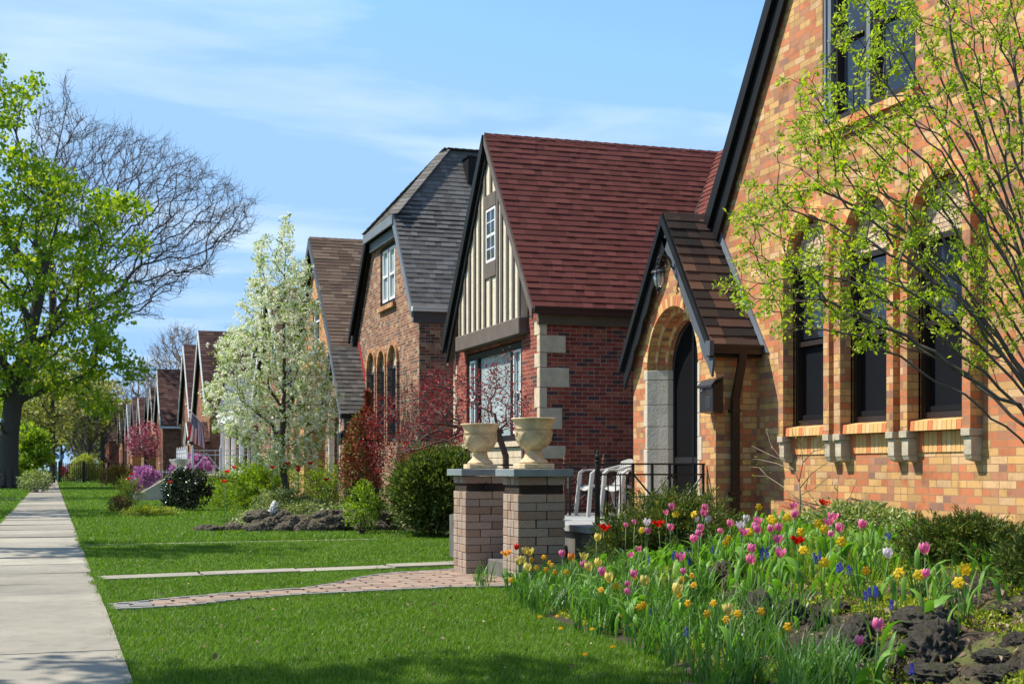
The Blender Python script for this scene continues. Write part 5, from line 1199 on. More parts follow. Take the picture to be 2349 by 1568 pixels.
# bare golden trees behind the roofs
def bare(label, poly, f, base_px, n, mt, seed, half=5, tip=.02):
    rng = np.random.default_rng(seed); b_ = atF(base_px, 1090, f); b_.z = 0; T = volume(poly, n, f, half, rng); top = np.array(poly)[:,1].min(); bot = np.array(poly)[:,1].max()
    tr = [b_]+[Vector(atF(base_px, y, f)) for y in np.linspace(bot+30, (top*.4+bot*.6), 4)]
    return tree('bare_tree', label, 'bare trees behind the roofs', tr, T, None, 0, 0, 0, M[mt], tip=tip, rmax=.32, step=.8, w=.5, seed=seed, jit=.15, n_=3, expo=2.5)
bare('golden leafless tree behind the roofs between the maple and the blossoming tree', [(310,860),(330,810),(370,770),(400,745),(440,755),(470,770),(490,800),(500,860),(430,900),(350,900)], 150, 420, 700, 'gold_twig', 61)
bare('greyish leafless tree low behind the far roofs, under the maple boughs', [(240,940),(255,870),(290,840),(330,850),(360,880),(370,920),(330,960),(280,970)], 165, 310, 450, 'gold_twig', 62)
bare('dark leafless tree in front of the end house beyond the iron fence', [(150,1050),(165,960),(200,900),(245,890),(275,930),(280,1000),(270,1060),(210,1070)], 150, 235, 500, 'purple_twig', 63, 4)
# ---- blossoming pear
pb_ = atF(660,1150,31.0); pb_.z = .25
crown = [(655,500),(668,530),(675,585),(700,590),(705,640),(730,700),(725,760),(750,800),(745,860),(778,890),(770,950),(765,1000),(720,1040),(740,1075),(690,1070),(640,1085),(590,1068),(570,1040),(540,1000),(490,985),(470,930),(478,880),(500,850),(490,800),(520,760),(540,700),(575,640),(590,560),(612,540),(622,590),(640,560)]
rng = np.random.default_rng(71); tg = volume(crown, 640, 31, 1.25, rng, .9); tg = np.concatenate([tg, np.array([atF(655,500,31), atF(656,515,31), atF(612,543,31), atF(478,930,31), atF(470,905,31.2), atF(778,905,31)])])
tr = [pb_]+[Vector(atF(x,y,31)) for x,y in ((655,1110),(648,1070),(645,1030),(650,960),(652,880),(652,800),(650,720),(652,640),(656,570))]
PEAR = tree('pear_tree', 'young pear tree covered in white blossom above the rock bed', None, tr, tg, M['pear_leaf'], 16, .055, (.15,.15,.12), M['bark'], tip=.0045, rmax=.075, step=.22, w=.45, seed=72, leafk=dict(aspect=.55), sag=-.04)
rng = np.random.default_rng(73); base_ = volume(crown, 1000, 31, 1.2, rng, .9); cl = np.concatenate([tg, tg+rng.normal(size=tg.shape)*.07, tg+rng.normal(size=tg.shape)*.07, base_])
C = np.repeat(cl, 13, 0); C = C+norm(rng.normal(size=C.shape))*.055*rng.random((len(C),1))**.4
bl = leafcloud('blossom', C, .036, M['pear_blossom'], PEAR, 74, aspect=1.05, fold=.1); bl.matrix_parent_inverse = Matrix.Translation(-pb_)
# ---- small elm-like tree in front of the near house, limbs fanning up and left from the frame edge
rng = np.random.default_rng(81); fE = 9.2
limbs = [[(2560,1330),(2440,1120),(2349,1010),(2270,950),(2205,905),(2120,860),(2050,800),(1950,770),(1850,755),(1800,765)],
 [(2560,1330),(2450,1060),(2349,900),(2220,760),(2060,650),(1900,590),(1780,540),(1700,500)],
 [(2560,1330),(2460,1010),(2360,840),(2250,660),(2140,520),(2010,420),(1900,350),(1830,290)],
 [(2560,1330),(2470,960),(2390,760),(2270,540),(2180,380),(2070,240),(1960,130),(1930,60)],
 [(2560,1330),(2480,940),(2400,700),(2310,470),(2250,300),(2200,150),(2170,0),(2120,-90)],
 [(2560,1330),(2490,920),(2430,640),(2370,420),(2340,250),(2320,100),(2330,-80)],
 [(2560,1330),(2450,1090),(2330,930),(2190,840),(2060,760),(1900,690),(1760,650),(1660,655)],
 [(2560,1330),(2520,980),(2500,700),(2480,450),(2450,200),(2440,-50)],
 [(2560,1330),(2455,1030),(2340,860),(2200,690),(2080,590),(1960,470),(1850,430),(1700,430)]]
o = empty('young_tree', atF(2560,1330,fE), 'young tree with pale green spring leaves spreading over the nearest brick wall', 'tree')
base_n = []; par0 = []; lim_nodes = []
A0 = []; P0_ = []
for li, lb in enumerate(limbs):
    pts = np.array(lb, float); m_ = 26; tt = np.linspace(0, len(pts)-1, m_); xs = np.interp(tt, range(len(pts)), pts[:,0]); ys = np.interp(tt, range(len(pts)), pts[:,1])
    df = rng.uniform(-.9,.6); prev = -1
    for j in range(m_):
        if li and j == 0: prev = 0; continue
        p = atF(xs[j], ys[j], fE+df*math.sin(j/m_*2)+.0)+Vector(rng.normal(size=3)*.012*(j > 0)); A0.append(np.array(p)); P0_.append(prev); prev = len(A0)-1
A0 = np.array(A0); nb = len(A0)
extra = []
for a, b_ in zip(limbs[:-1], limbs[1:]):
    if len(a) == len(b_) or True:
        for w_ in (.35, .68):
            ta = np.linspace(0, 1, 10); la, lb_ = np.array(a, float), np.array(b_, float); pa_ = np.stack([np.interp(ta*(len(la)-1), range(len(la)), la[:,k]) for k in (0,1)], 1); pb2 = np.stack([np.interp(ta*(len(lb_)-1), range(len(lb_)), lb_[:,k]) for k in (0,1)], 1)
            extra.append([tuple(p) for p in (pa_*(1-w_)+pb2*w_+rng.normal(size=(10,2))*9*ta[:,None])])
for lb in extra:
    pts = np.array(lb, float); m_ = 22; tt = np.linspace(0, len(pts)-1, m_); xs = np.interp(tt, range(len(pts)), pts[:,0]); ys = np.interp(tt, range(len(pts)), pts[:,1]); df = rng.uniform(-.9,.6); prev = 0
    for j in range(1, m_): p = atF(xs[j], ys[j], fE+df*math.sin(j/m_*2))+Vector(rng.normal(size=3)*.012); A0 = np.vstack([A0, np.array(p)]); P0_.append(prev); prev = len(A0)-1
nb = len(A0)
area = [(1650,650),(1680,510),(1700,420),(1830,400),(1760,330),(1820,270),(1800,180),(1890,170),(1900,60),(1960,-20),(2130,-60),(2420,-60),(2450,560),(2349,780),(2240,860),(2120,780),(2000,800),(1800,790),(1700,700)]
T = volume(area, 900, fE, .95, rng, .5); T = np.concatenate([T, np.array([atF(x,y,fE+rng.uniform(-.3,.3)) for x,y in ((1650,655),(1672,648),(1790,185),(1700,500),(1715,430),(1830,290),(1800,280),(1870,165),(1600+90,600),(1850,540),(1760,700),(1795,775))])])
T = T[T[:,0] < 7.2]
Al = list(A0); parl = list(P0_); 
A_, par, tips = grow_on(Al, parl, T, rng, .12, .12)
acc = np.zeros(len(A_))
for i in range(len(A_)-1, 0, -1):
    if acc[i] == 0: acc[i] = .0024**2.2
    acc[par[i]] += acc[i]
r = np.minimum(acc**(1/2.2), .042)
frame_mesh('limbs', A_, par, r, M['grey_bark'], o, 5, sel=r > .0045); frame_mesh('twigs', A_, par, r, M['red_twig'], o, 4, sel=r <= .0045)
isB = np.zeros(len(A_), bool); isB[nb:] = True
tp = A_[tips]; mids = A_[nb:][rng.random(len(A_)-nb) < .42]; tl = np.concatenate([tp, tp, mids]); C = np.repeat(tl, 7, 0); C = C+rng.normal(size=C.shape)*.022
C = C[(C[:,0] < 7.3)]
leafcloud('crown', C, .035, M['elm_leaf'], o, 82, aspect=.45, up=-.1, fold=.1); adopt(o)
# ---- shrubs
def shrub(name, label, c, rad, n, size, mt, seed, cat='shrub', group=None, dirw=.5, aspect=.4, up=.15, lump=.25, stems=22, stemm='bark', shell=.55, lumps=9, flat=.0, zmin=.02, second=None, sprays=0):
    """a bush: leaves gathered in clumps over an uneven rounded body, on woody stems"""
    rng = np.random.default_rng(seed); c = np.array(c, float); rad = np.array(rad, float); o = empty(name, (c[0],c[1],max(0,c[2]-rad[2])), label, cat, group)
    cd = norm(rng.normal(size=(lumps*14,3))); cd[:,2] = np.where(cd[:,2] < -.86, -cd[:,2], cd[:,2]); cr = 1-lump*rng.random(len(cd)); CC = c+cd*rad*cr[:,None]*.92
    k = rng.integers(0, len(CC), n); inner = rng.random(n) < (1-shell)
    Pp = CC[k]+rng.normal(size=(n,3))*rad*.10; Pp[inner] = c+(CC[k][inner]-c)*(rng.random((inner.sum(),1))**.6)+rng.normal(size=(inner.sum(),3))*rad*.08
    if sprays:
        sd_ = norm(rng.normal(size=(sprays,3))+np.array([0,0,.7])); L_ = rng.uniform(.75,1.28,sprays); kk = rng.integers(0, sprays, n//3); q = c+sd_[kk]*rad*(L_[kk]*rng.uniform(.45,1,n//3))[:,None]+rng.normal(size=(n//3,3))*rad*.03; Pp[:n//3] = q
    Pp[:,2] = np.maximum(Pp[:,2], c[2]-rad[2]+zmin); D = norm((Pp-c)/rad)
    lf = leafcloud('foliage', Pp, size, mt, o, seed, aspect=aspect, direc=D, dirw=dirw, up=up)
    if second: m2, fr = second; q = Pp[rng.random(n) < fr]; leafcloud('bloom', q+D[:1]*0+rng.normal(size=q.shape)*size*.4, size*.8, m2, o, seed+1, aspect=.9)
    mb = MB(); b0 = Vector((c[0],c[1],max(-.02,c[2]-rad[2]-.02)))
    for i in range(stems):
        t = CC[rng.integers(0, len(CC))]; q = Vector(t); m_ = b0.lerp(q, .5)+Vector(rng.normal(size=3)*.08*rad[0]); st = b0+Vector((rng.normal()*.08*rad[0], rng.normal()*.08*rad[1], 0)); mb.tube([st, m_, q], [.014*max(.6,rad[0]), .008*max(.6,rad[0]), .003], 4)
    mb.build('stems', M[stemm], o); adopt(o); return o
c = gnd(960,1235); shrub('arborvitae_shrub', 'rounded green arborvitae bush left of the stone pillars', (c.x+.50, c.y+.50, .84), (.98,1.0,.88), 30000, .075, M['arbor'], 91, aspect=.42, dirw=.55, up=.35, lump=.34, lumps=16, shell=.75)
c = atF(835,1100,27.5); o = empty('conifer', (c.x,c.y,0), 'narrow dying conifer with rust brown foliage beside the grey roofed porch', 'tree'); rng = np.random.default_rng(92)
n = 9000; t = rng.random(n); z = .35+2.45*t; a = rng.random(n)*6.283; kx = .40*np.sin(np.pi*np.clip(t*1.05+.08,0,1))**.6*(1+.35*np.sin(a*3+z*5)); Pp = np.stack([c.x+np.cos(a)*kx*rng.random(n)**.4+.08*np.sin(z*3), c.y+np.sin(a)*kx*rng.random(n)**.4, z], 1)
gsel = (Pp[:,0] < c.x-.05) & (rng.random(n) < .3) | (z < .9)
leafcloud('brown_foliage', Pp[~gsel], .07, M['rust_leaf'], o, 93, aspect=.4, up=.5); leafcloud('green_foliage', Pp[gsel], .07, M['arbor'], o, 94, aspect=.4, up=.5)
mb = MB(); mb.tube([(c.x,c.y,-.02),(c.x-.03,c.y,.9),(c.x+.04,c.y,2.3)], [.05,.04,.012], 7); mb.build('trunk', M['grey_bark'], o); adopt(o)
# purple-leaf plum, many stems
fP = 19.6; rng = np.random.default_rng(95); b_ = atF(1165,1085,fP); b_.z = 0
poly = [(1190,800),(1170,860),(1215,880),(1205,980),(1100,1010),(1000,1020),(900,1060),(860,1080),(830,1010),(840,950),(870,905),(930,900),(985,850),(1040,840),(1070,860),(1110,850),(1150,810)]
T = volume(poly, 430, fP, 1.1, rng, .6); T = T[T[:,1] > 16.8]
tr = [b_, b_+Vector((0,.05,.5)), Vector(atF(1160,1045,fP)), Vector(atF(1145,1000,fP)), Vector(atF(1135,950,fP))]
tree('plum_shrub', 'purple-leaved plum with red leaves on tangled grey twigs behind the urns', None, tr, T, M['plum_leaf'], 12, .034, (.12,.12,.12), M['red_twig'], tip=.0028, rmax=.045, step=.2, w=.25, seed=96, cat='shrub', leafk=dict(aspect=.5), twigm=M['grey_bark'], jit=.12, sag=.05)
def at_base(px, base_py): return gnd(px, base_py)
c = atF(600,1120,35); shrub('spirea_bush', 'loose bright green bush behind the blossoming tree trunk', (c.x,c.y,.78), (1.40,1.1,.78), 13000, .060, M['bright_leaf'], 101, dirw=.35, lump=.55, shell=.45, stems=90, stemm='grey_bark', sprays=60)
c = atF(755,1115,33.0); shrub('spirea_bush', 'thin twiggy bush with green buds right of the blossoming trunk', (c.x,c.y,.80), (.75,.7,.78), 3200, .05, M['bright_leaf'], 102, dirw=.35, lump=.6, shell=.4, stems=90, stemm='grey_bark', sprays=40)
c = at_base(428,1172); shrub('holly_bush', 'dark glossy holly bush in front of the stair walls', (c.x,c.y,.62), (.80,.75,.66), 9500, .070, M['holly'], 103, aspect=.55, dirw=.4, lump=.35, shell=.7)
c = at_base(500,1165); shrub('green_shrub', 'low green shrub between the holly bush and the spirea', (c.x+.1,c.y-.4,.35), (.5,.45,.36), 2200, .06, M['bright_leaf'], 104)
c = at_base(285,1172); shrub('rose_bush', 'open yellow-green rose bush at the lawn bed left of the holly', (c.x+.1,c.y,.50), (.55,.5,.62), 1500, .06, M['yellow_leaf'], 105, lump=.7, shell=.3, stems=60, stemm='bark', sprays=26)
c = at_base(272,1176); shrub('bronze_shrub', 'small bronze shrub under the yellow-green rose bush', (c.x,c.y-.1,.24), (.34,.3,.27), 1500, .05, leaf_m('bronze_leaf', [(0,(.10,.06,.02)),(1,(.30,.20,.06))], .2), 106)
shrub('ground_shrub', 'low green and yellow plants edging the lawn in front of the holly', tuple(gnd(330,1185)+Vector((.1,0,.13))), (.85,.35,.16), 2600, .055, M['yellow_leaf'], 107, shell=.6)
q = atF(332,1085,58); shrub('azalea', 'bright magenta azalea left of the dark holly', (q.x,q.y,.75), (.62,.6,.62), 4200, .075, M['magenta'], 108, aspect=.9, shell=.8)
q = atF(440,1052,62); shrub('azalea', 'pink azalea rising behind the white stair railing', (q.x,q.y,1.2), (.95,.7,.75), 4200, .085, M['magenta'], 109, aspect=.9, shell=.8)
mb = MB(); q = atF(430,1075,55); shrub('boxwood_hedge', 'clipped dark green hedge behind the low bowl urn', (q.x+.2,q.y,.60), (1.15,.5,.62), 5200, .05, M['yew'], 110, lump=.08, shell=.85, aspect=.6, dirw=.3)
q = atF(330,1015,98); T = volume([(292,1000),(300,975),(335,965),(372,985),(375,1020),(355,1050),(310,1050),(290,1030)], 240, 98, 1.8, np.random.default_rng(111)); b_ = Vector((q.x,q.y,0))
tree('cherry_tree', 'small pink flowering tree in front of the lower shingled wing', None, [b_, b_+Vector((0,0,.9)), b_+Vector((.1,0,1.6)), b_+Vector((.1,0,2.4))], T, M['pinkbud'], 6, .13, (.35,.35,.3), M['bark'], tip=.012, rmax=.09, step=.4, seed=112, leafk=dict(aspect=.8))
q = atF(205,1060,118); shrub('weeping_shrub', 'light green weeping shrub behind the iron fence', (q.x+.3,q.y+25,1.4), (1.6,1.4,1.5), 3600, .26, M['yellow_leaf'], 113, aspect=.25, up=-.7)
q = atF(268,1095,95); shrub('amber_shrub', 'amber brown hedge shrub beside the stair near the pink tree', (q.x,q.y,.75), (1.3,.9,.75), 3000, .13, leaf_m('amber_leaf', [(0,(.12,.08,.02)),(1,(.34,.24,.06))], .25), 114)
q = atF(290,1100,75); shrub('boulder_shrub', 'low dark shrub at the foot of the magenta azalea', (q.x+.5,q.y-8,.3), (.8,.5,.32), 1600, .08, M['bright_leaf'], 115)
q = gnd(100,1118); shrub('parkway_shrub', 'low grey green shrub at the foot of the big maple trunk', (q.x-.3,80,.6), (.9,1.2,.6), 1800, .14, M['varieg'], 116)
shrub('red_barberry', 'dark red barberry hedge at the far end by the pavement', (2.2,158,.9), (1.8,1.2,.9), 1800, .2, M['plum_leaf'], 117)
# variegated euonymus around the pear trunk
q = atF(655,1165,30.3); shrub('euonymus', 'cream and green variegated shrub at the pear tree foot', (q.x,q.y,.52), (.72,.4,.34), 5200, .042, M['varieg'], 118, shell=.7, aspect=.6)
q = atF(742,1165,29.8); shrub('euonymus', 'smaller variegated shrub right of the pear tree foot', (q.x-.25,q.y,.42), (.42,.3,.22), 1600, .042, M['varieg'], 119, shell=.7, aspect=.6)
q = atF(830,1130,27); shrub('green_shrub', 'fresh green shrub at the foot of the rust brown conifer', (q.x-.05,q.y-.3,.55), (.38,.36,.5), 1700, .055, M['bright_leaf'], 120)
# yews of the near bed
def yew(label, c, rad, n, seed, sz=.036):
    return shrub('yew_shrub', label, c, rad, n, sz, M['yew'], seed, dirw=.5, aspect=.16, up=.35, lump=.45, shell=.55, stems=70, lumps=9, sprays=90, group='yews in the flower bed')
c1 = onX(1560,1170,6.15); yew('spreading dark yew in front of the arched entry, behind the tulips', (c1.x-.05, c1.y, G(c1.x,c1.y)+.34), (.62,.85,.40), 26000, 131)
c2 = atF(1440,1185,14.4); yew('lower left yew against the dark porch wall', (c2.x,c2.y,.42), (.5,.42,.42), 11000, 132)
c3 = atF(2215,1300,9.9); yew('wide yew with browned tips against the wall at the right edge', (c3.x,c3.y,.72), (.42,.62,.22), 26000, 133)
c4 = atF(2350,1320,8.9); yew('yew at the frame corner under the young tree, right of the wide yew', (c4.x,c4.y-.3,.68), (.42,.5,.20), 12000, 134)
q = onX(1960,1220,7.0); shrub('creeping_euonymus', 'pale green leafy cover along the wall left of the wide yew', (7.0,q.y,G(7.0,q.y)+.12), (.35,.95,.20), 3600, .045, M['varieg'], 135, aspect=.5, shell=.6)
# sapling against the wall
s0 = onX(1832,1210,7.1); rng = np.random.default_rng(140)
o = empty('sapling', s0, 'bare young sapling with tiny buds in front of the brick wall', 'tree'); sb = plain('sapling_bark', (.25,.19,.13), .8)
def spl(pts, r0, r1, dx=0): return [Vector(onX(x, y, 7.1+dx*k/len(pts))) for k, (x, y) in enumerate(pts)], list(np.linspace(r0, r1, len(pts)))
mb = MB(); p_, r_ = spl([(1833,1260),(1833,1200),(1836,1150),(1833,1105)], .015, .010); mb.tube(p_, r_, 7); mb.build('trunk', sb, o, smooth=True)
bd = []; mb = MB()
for k, ln in enumerate([[(1833,1105),(1822,1078),(1795,1055),(1768,1020),(1758,985)], [(1833,1105),(1842,1060),(1838,1020),(1846,975)], [(1822,1078),(1780,1062),(1735,1052),(1712,1058)], [(1795,1055),(1760,1040),(1725,1022)], [(1842,1060),(1865,1035),(1880,1000)], [(1834,1120),(1862,1085),(1895,1062),(1925,1056)], [(1836,1150),(1800,1118),(1760,1092),(1728,1090)], [(1835,1135),(1870,1118),(1905,1090)], [(1838,1020),(1820,1000),(1815,975)], [(1768,1020),(1785,995),(1788,968)], [(1865,1035),(1890,1028),(1912,1008)], [(1760,1092),(1742,1072),(1722,1070)], [(1836,1160),(1865,1150),(1900,1138)]]):
    p_, r_ = spl(ln, .006, .0018, rng.uniform(-.15,.12)); mb.tube(p_, r_, 5); bd += [np.array(p_[-1]), np.array(p_[-2])]
mb.build('branches', sb, o, smooth=True); C = np.repeat(np.array(bd), 5, 0); C = C+rng.normal(size=C.shape)*.02; leafcloud('buds', C, .016, M['elm_leaf'], o, 142); adopt(o)
# ================================================================ rocks
def rock_mesh(name, seed, pit=.0, hf=1.0):
    bm = bmesh.new(); bmesh.ops.create_icosphere(bm, subdivisions=5, radius=1); off = Vector((seed*7.3, seed*3.1, seed))
    for v in bm.verts:
        d = v.co.normalized(); r = 1+.28*mnoise.noise(d*1.3+off)+.20*abs(mnoise.noise(d*3.1+off))+hf*(.17*mnoise.noise(d*5+off)+.10*abs(mnoise.noise(d*10+off))+.10*mnoise.noise(d*17+off))
        if pit: r -= pit*max(0, .5-abs(mnoise.noise(d*5+off))*2.2)
        v.co = d*r
    me = bpy.data.meshes.new(name); bm.to_mesh(me); bm.free(); me.shade_smooth(); return me
def rock_mat(name, dark, lite, green):
    m, nt, b = mat(name); o = objco(nt); g = nt.nodes.new('ShaderNodeNewGeometry')
    c = ramp(nt, noise_(nt, o, 5, 8, .75), [(.35, dark), (.62, lite)])
    c = mixc(nt, ramp(nt, noise_(nt, o, 2.5, 6, .7), [(.55, (0,0,0)), (.65, (.75,.75,.75))]), c, green)
    sn = nt.nodes.new('ShaderNodeSeparateXYZ'); L(nt, g.outputs['Normal'], sn.inputs[0]); mk = math_(nt, 'MULTIPLY', ramp(nt, sn.outputs[2], [(.55, (0,0,0)), (.9, (1,1,1))]), ramp(nt, noise_(nt, o, 3.5, 6, .75), [(.50, (0,0,0)), (.62, (.85,.85,.85))]))
    c = mixc(nt, mk, c, (.17,.21,.025))
    L(nt, c, b.inputs['Base Color']); b.inputs['Roughness'].default_value = .95; b.inputs['Specular IOR Level'].default_value = .2
    bump(nt, noise_(nt, o, 14, 8, .8), .12, b); return m
M['dark_rock'] = rock_mat('dark_rock', (.055,.047,.040), (.24,.205,.175), (.10,.10,.02))
M['pale_rock'] = rock_mat('pale_rock', (.06,.05,.035), (.36,.31,.23), (.30,.26,.18))
M['brown_rock'] = rock_mat('brown_rock', (.06,.05,.038), (.40,.34,.26), (.15,.11,.03))
RM = [rock_mesh('boulder', s, .3) for s in range(1, 6)]
for i, me in enumerate(RM): me.materials.append(M['dark_rock'])
pale = rock_mesh('boulder', 9, .9); pale.materials.append(M['pale_rock'])
RB = [rock_mesh('edging_rock', s, .25, .45) for s in range(11, 15)]
for me in RB: me.materials.append(M['brown_rock'])
def z8(x, y): return ((1100+x/1.807)*.97875, (1100+y/1.807)*.97875)
def hitG(px, py, h=0.0):
    f = 4.0
    while f < 30:
        p = atF(px, py, f)
        if p.z <= G(p.x, p.y)+h: return p, f
        f += .03
    return p, f
rocks = [(1065,452,165,95,'pale pitted coral-like rock in the middle of the flower bed'),(1212,610,150,120,'dark boulder left of the mossy centre of the bed'),(1345,620,150,95,'dark craggy boulder just right of the yellow tulip'),
 (1905,655,300,110,'widest dark boulder, flat-backed, right of the lone pink tulip'),(1930,750,270,150,'craggy black boulder under the widest boulder'),(1640,690,170,100,'dark mossy boulder left of the lone pink tulip'),
 (1560,770,270,140,'big shaded boulder behind the lower leaves'),(1205,490,95,60,'small rock below the pale coral-like rock'),(1950,875,260,70,'long dark rock along the bottom edge of the photo'),(2230,870,210,60,'dark rock in the bottom right corner'),
 (2305,735,110,60,'grey rock at the right edge of the photo'),(640,345,110,40,'flat rock near the red tulip and the porch wall'),(660,428,60,50,'small mossy rock between two tulip clumps'),(955,462,70,45,'small rock left of the pale coral-like rock'),
 (2295,600,110,34,'flat dark rock under the right-hand yew'),(2210,790,190,40,'low ledge rock above the bottom right corner'),(1570,585,70,34,'small flat rock behind the boulders in the moss'),(1790,830,120,60,'small dark rock below the craggy black boulder'),(1470,650,110,70,'dark rock between the two craggy boulders')]
for i, (x, y, w_, h_, lab) in enumerate(rocks):
    px, py = z8(x, y); bx, by = z8(x, y+h_*.35); p, f = hitG(bx, by); k = .97875/1.807*f/FPX
    me = pale if i == 0 else RM[i % 5]; o = bpy.data.objects.new('boulder', me); COL.objects.link(o)
    W_, H_ = w_*k*.5, h_*k*.62; o.scale = (W_*.75, W_*1.02, H_*1.15); o.location = (p.x+W_*.25, p.y, G(p.x,p.y)+H_*.45); o.rotation_euler = (0, 0, i*1.0 if w_ < 120 else .25*math.sin(i))
    tag(o, lab, 'rock', 'rocks in the flower bed')
rr = random.Random(6)
# low rock wall under the pear tree
mb_c = []; 
def bedm(X, Y): return .34*sm(0,.7,X-3.7)*(1-sm(6.8,7.3,X))*sm(0,.5,Y-(28.9-.25*(X-3)))*(1-sm(32.5,34,Y))
nx, ny = 50, 60; vs = []
for j in range(ny+1):
    for i in range(nx+1):
        X = 2.8+4.55*i/nx; Y = 27.6+7*j/ny; vs.append((X, Y, bedm(X,Y)-.012+.03*mnoise.noise(Vector((X*4,Y*4,0)))*(bedm(X,Y) > .05)))
fs = [(j*(nx+1)+i, j*(nx+1)+i+1, (j+1)*(nx+1)+i+1, (j+1)*(nx+1)+i) for j in range(ny) for i in range(nx)]
tag(np_mesh('rock_bed_ground', np.array(vs), np.array(fs), M['bed_soil'], smooth=True), kind='structure')
for i in range(78):
    if i < 16: X = 2.85+1.15*i/15; Y = 28.95+rr.uniform(-.12,.14); z = .04; s = rr.uniform(.09,.16)
    else: X = 3.9+2.7*rr.random(); row = i % 3; Y = 28.75-.25*(X-3)+row*.16+rr.uniform(-.05,.05); z = .06+.12*row; s = rr.uniform(.11,.22)
    o = bpy.data.objects.new('edging_rock', RB[i % 4]); COL.objects.link(o); o.location = (X, Y, z); o.scale = (s*rr.uniform(.9,1.5), s*rr.uniform(.8,1.1), s*rr.uniform(.55,.8)); o.rotation_euler = (rr.uniform(-.3,.3), rr.uniform(-.3,.3), rr.uniform(0,6))
    tag(o, 'brown pitted rock in the low rock edging under the blossoming tree' if i >= 16 else 'small rock in the flat row trailing left from the rock edging', 'rock', 'rocks edging the pear tree bed' if i >= 16 else 'small rocks trailing along the lawn')
q = atF(622,1190,28.9); o = bpy.data.objects.new('stone_ornament', rock_mesh('stone_ornament', 33, .8)); COL.objects.link(o); o.data.materials.append(M['white_urn']); o.location = (q.x,q.y-.25,.42); o.scale = (.09,.09,.17); o.rotation_euler = (.1,.3,.4); tag(o, 'white stone ornament leaning on the rock edging', 'ornament')

# ================================================================ flowers
def petalcup(n=6, h=.062, rb=.010, rm=.029, rt=.020, wid=1.25, open_=0.0, tipz=.0, mats=0, nu=4, nv=6, jag=.0):
    mb = MB(); rr = random.Random(n*7+int(h*1e4)+int(open_*10))
    for k in range(n):
        inner = k % 2; a0 = 2*math.pi*k/n + rr.uniform(-.06,.06); sc = 1-.10*inner; vs = []; op = open_+rr.uniform(-.05,.1)
        for j in range(nv+1):
            v = j/nv; r = (rb+(rm-rb)*math.sin(min(1,v*1.7)*math.pi/2))*(1-v**3*(1-rt/rm)) + op*rm*1.6*v**2; r *= sc; z = h*(v**.85)*(1-.25*op*v)+.003*inner
            hw = wid*math.pi/n*(math.sin(math.pi*(.14+.76*v))**.6)
            for i in range(nu+1):
                t = (i/nu-.5)*2; a = a0+hw*t; rc = r*(1-.06*t*t+.05*(1-abs(t))*v); vs.append((rc*math.cos(a), rc*math.sin(a), z-.006*abs(t)**2*v*3*(h/.06)))
        fs = [(j*(nu+1)+i, j*(nu+1)+i+1, (j+1)*(nu+1)+i+1, (j+1)*(nu+1)+i) for j in range(nv) for i in range(nu)]
        mb.add(vs, fs)
    return mb
def petal_m(name, c_in, c_edge, base, tr=.35, zh=.062):
    m, nt, b = mat(name); tc_ = nt.nodes.new('ShaderNodeTexCoord'); s = nt.nodes.new('ShaderNodeSeparateXYZ'); L(nt, tc_.outputs['Object'], s.inputs[0])
    v = math_(nt, 'DIVIDE', s.outputs[2], zh); st = noise_(nt, tc_.outputs['Object'], 60, 3)
    c = ramp(nt, math_(nt, 'ADD', v, math_(nt, 'MULTIPLY', math_(nt, 'SUBTRACT', st, .5), .5)), [(0, base), (.22, c_in), (.75, c_in), (1, c_edge)])
    oi = nt.nodes.new('ShaderNodeObjectInfo'); c = mixc(nt, 1.0, c, ramp(nt, oi.outputs['Random'], [(0,(.78,.78,.82)),(1,(1.15,1.12,1.1))]), 'MULTIPLY')
    L(nt, c, b.inputs['Base Color']); b.inputs['Roughness'].default_value = .45; b.inputs['Specular IOR Level'].default_value = .3
    t = nt.nodes.new('ShaderNodeBsdfTranslucent'); L(nt, c, t.inputs[0]); ms = nt.nodes.new('ShaderNodeMixShader'); ms.inputs[0].default_value = tr
    L(nt, b.outputs[0], ms.inputs[1]); L(nt, t.outputs[0], ms.inputs[2]); L(nt, ms.outputs[0], nt.nodes['Material Output'].inputs[0]); return m
PM = {'pink': petal_m('pink_petal', (.74,.15,.34), (.84,.36,.52), (.80,.74,.50)), 'white': petal_m('white_petal', (.66,.58,.62), (.80,.76,.78), (.6,.62,.4)),
      'red': petal_m('red_petal', (.70,.012,.008), (.78,.03,.015), (.5,.2,.02)), 'orange': petal_m('orange_petal', (.75,.35,.06), (.78,.16,.07), (.75,.6,.12)),
      'yellow': petal_m('yellow_petal', (.78,.64,.14), (.82,.70,.22), (.7,.68,.2)), 'daff': petal_m('daffodil_petal', (.82,.62,.02), (.85,.68,.04), (.8,.5,.01), zh=.03),
      'gold': petal_m('golden_petal', (.84,.52,.015), (.87,.62,.03), (.78,.36,.01), zh=.02)}
tul = {}
for c in ('pink','white','red','orange','yellow'):
    for st, op in (('closed', 0.0), ('open', .55 if c in ('red','orange') else .22)):
        mb = petalcup(6, .066, .010, .030, .020 if st == 'closed' else .026, 1.6, op); o = mb.build('bloom', PM[c], None, smooth=True); me = o.data; bpy.data.objects.remove(o); tul[c, st] = me
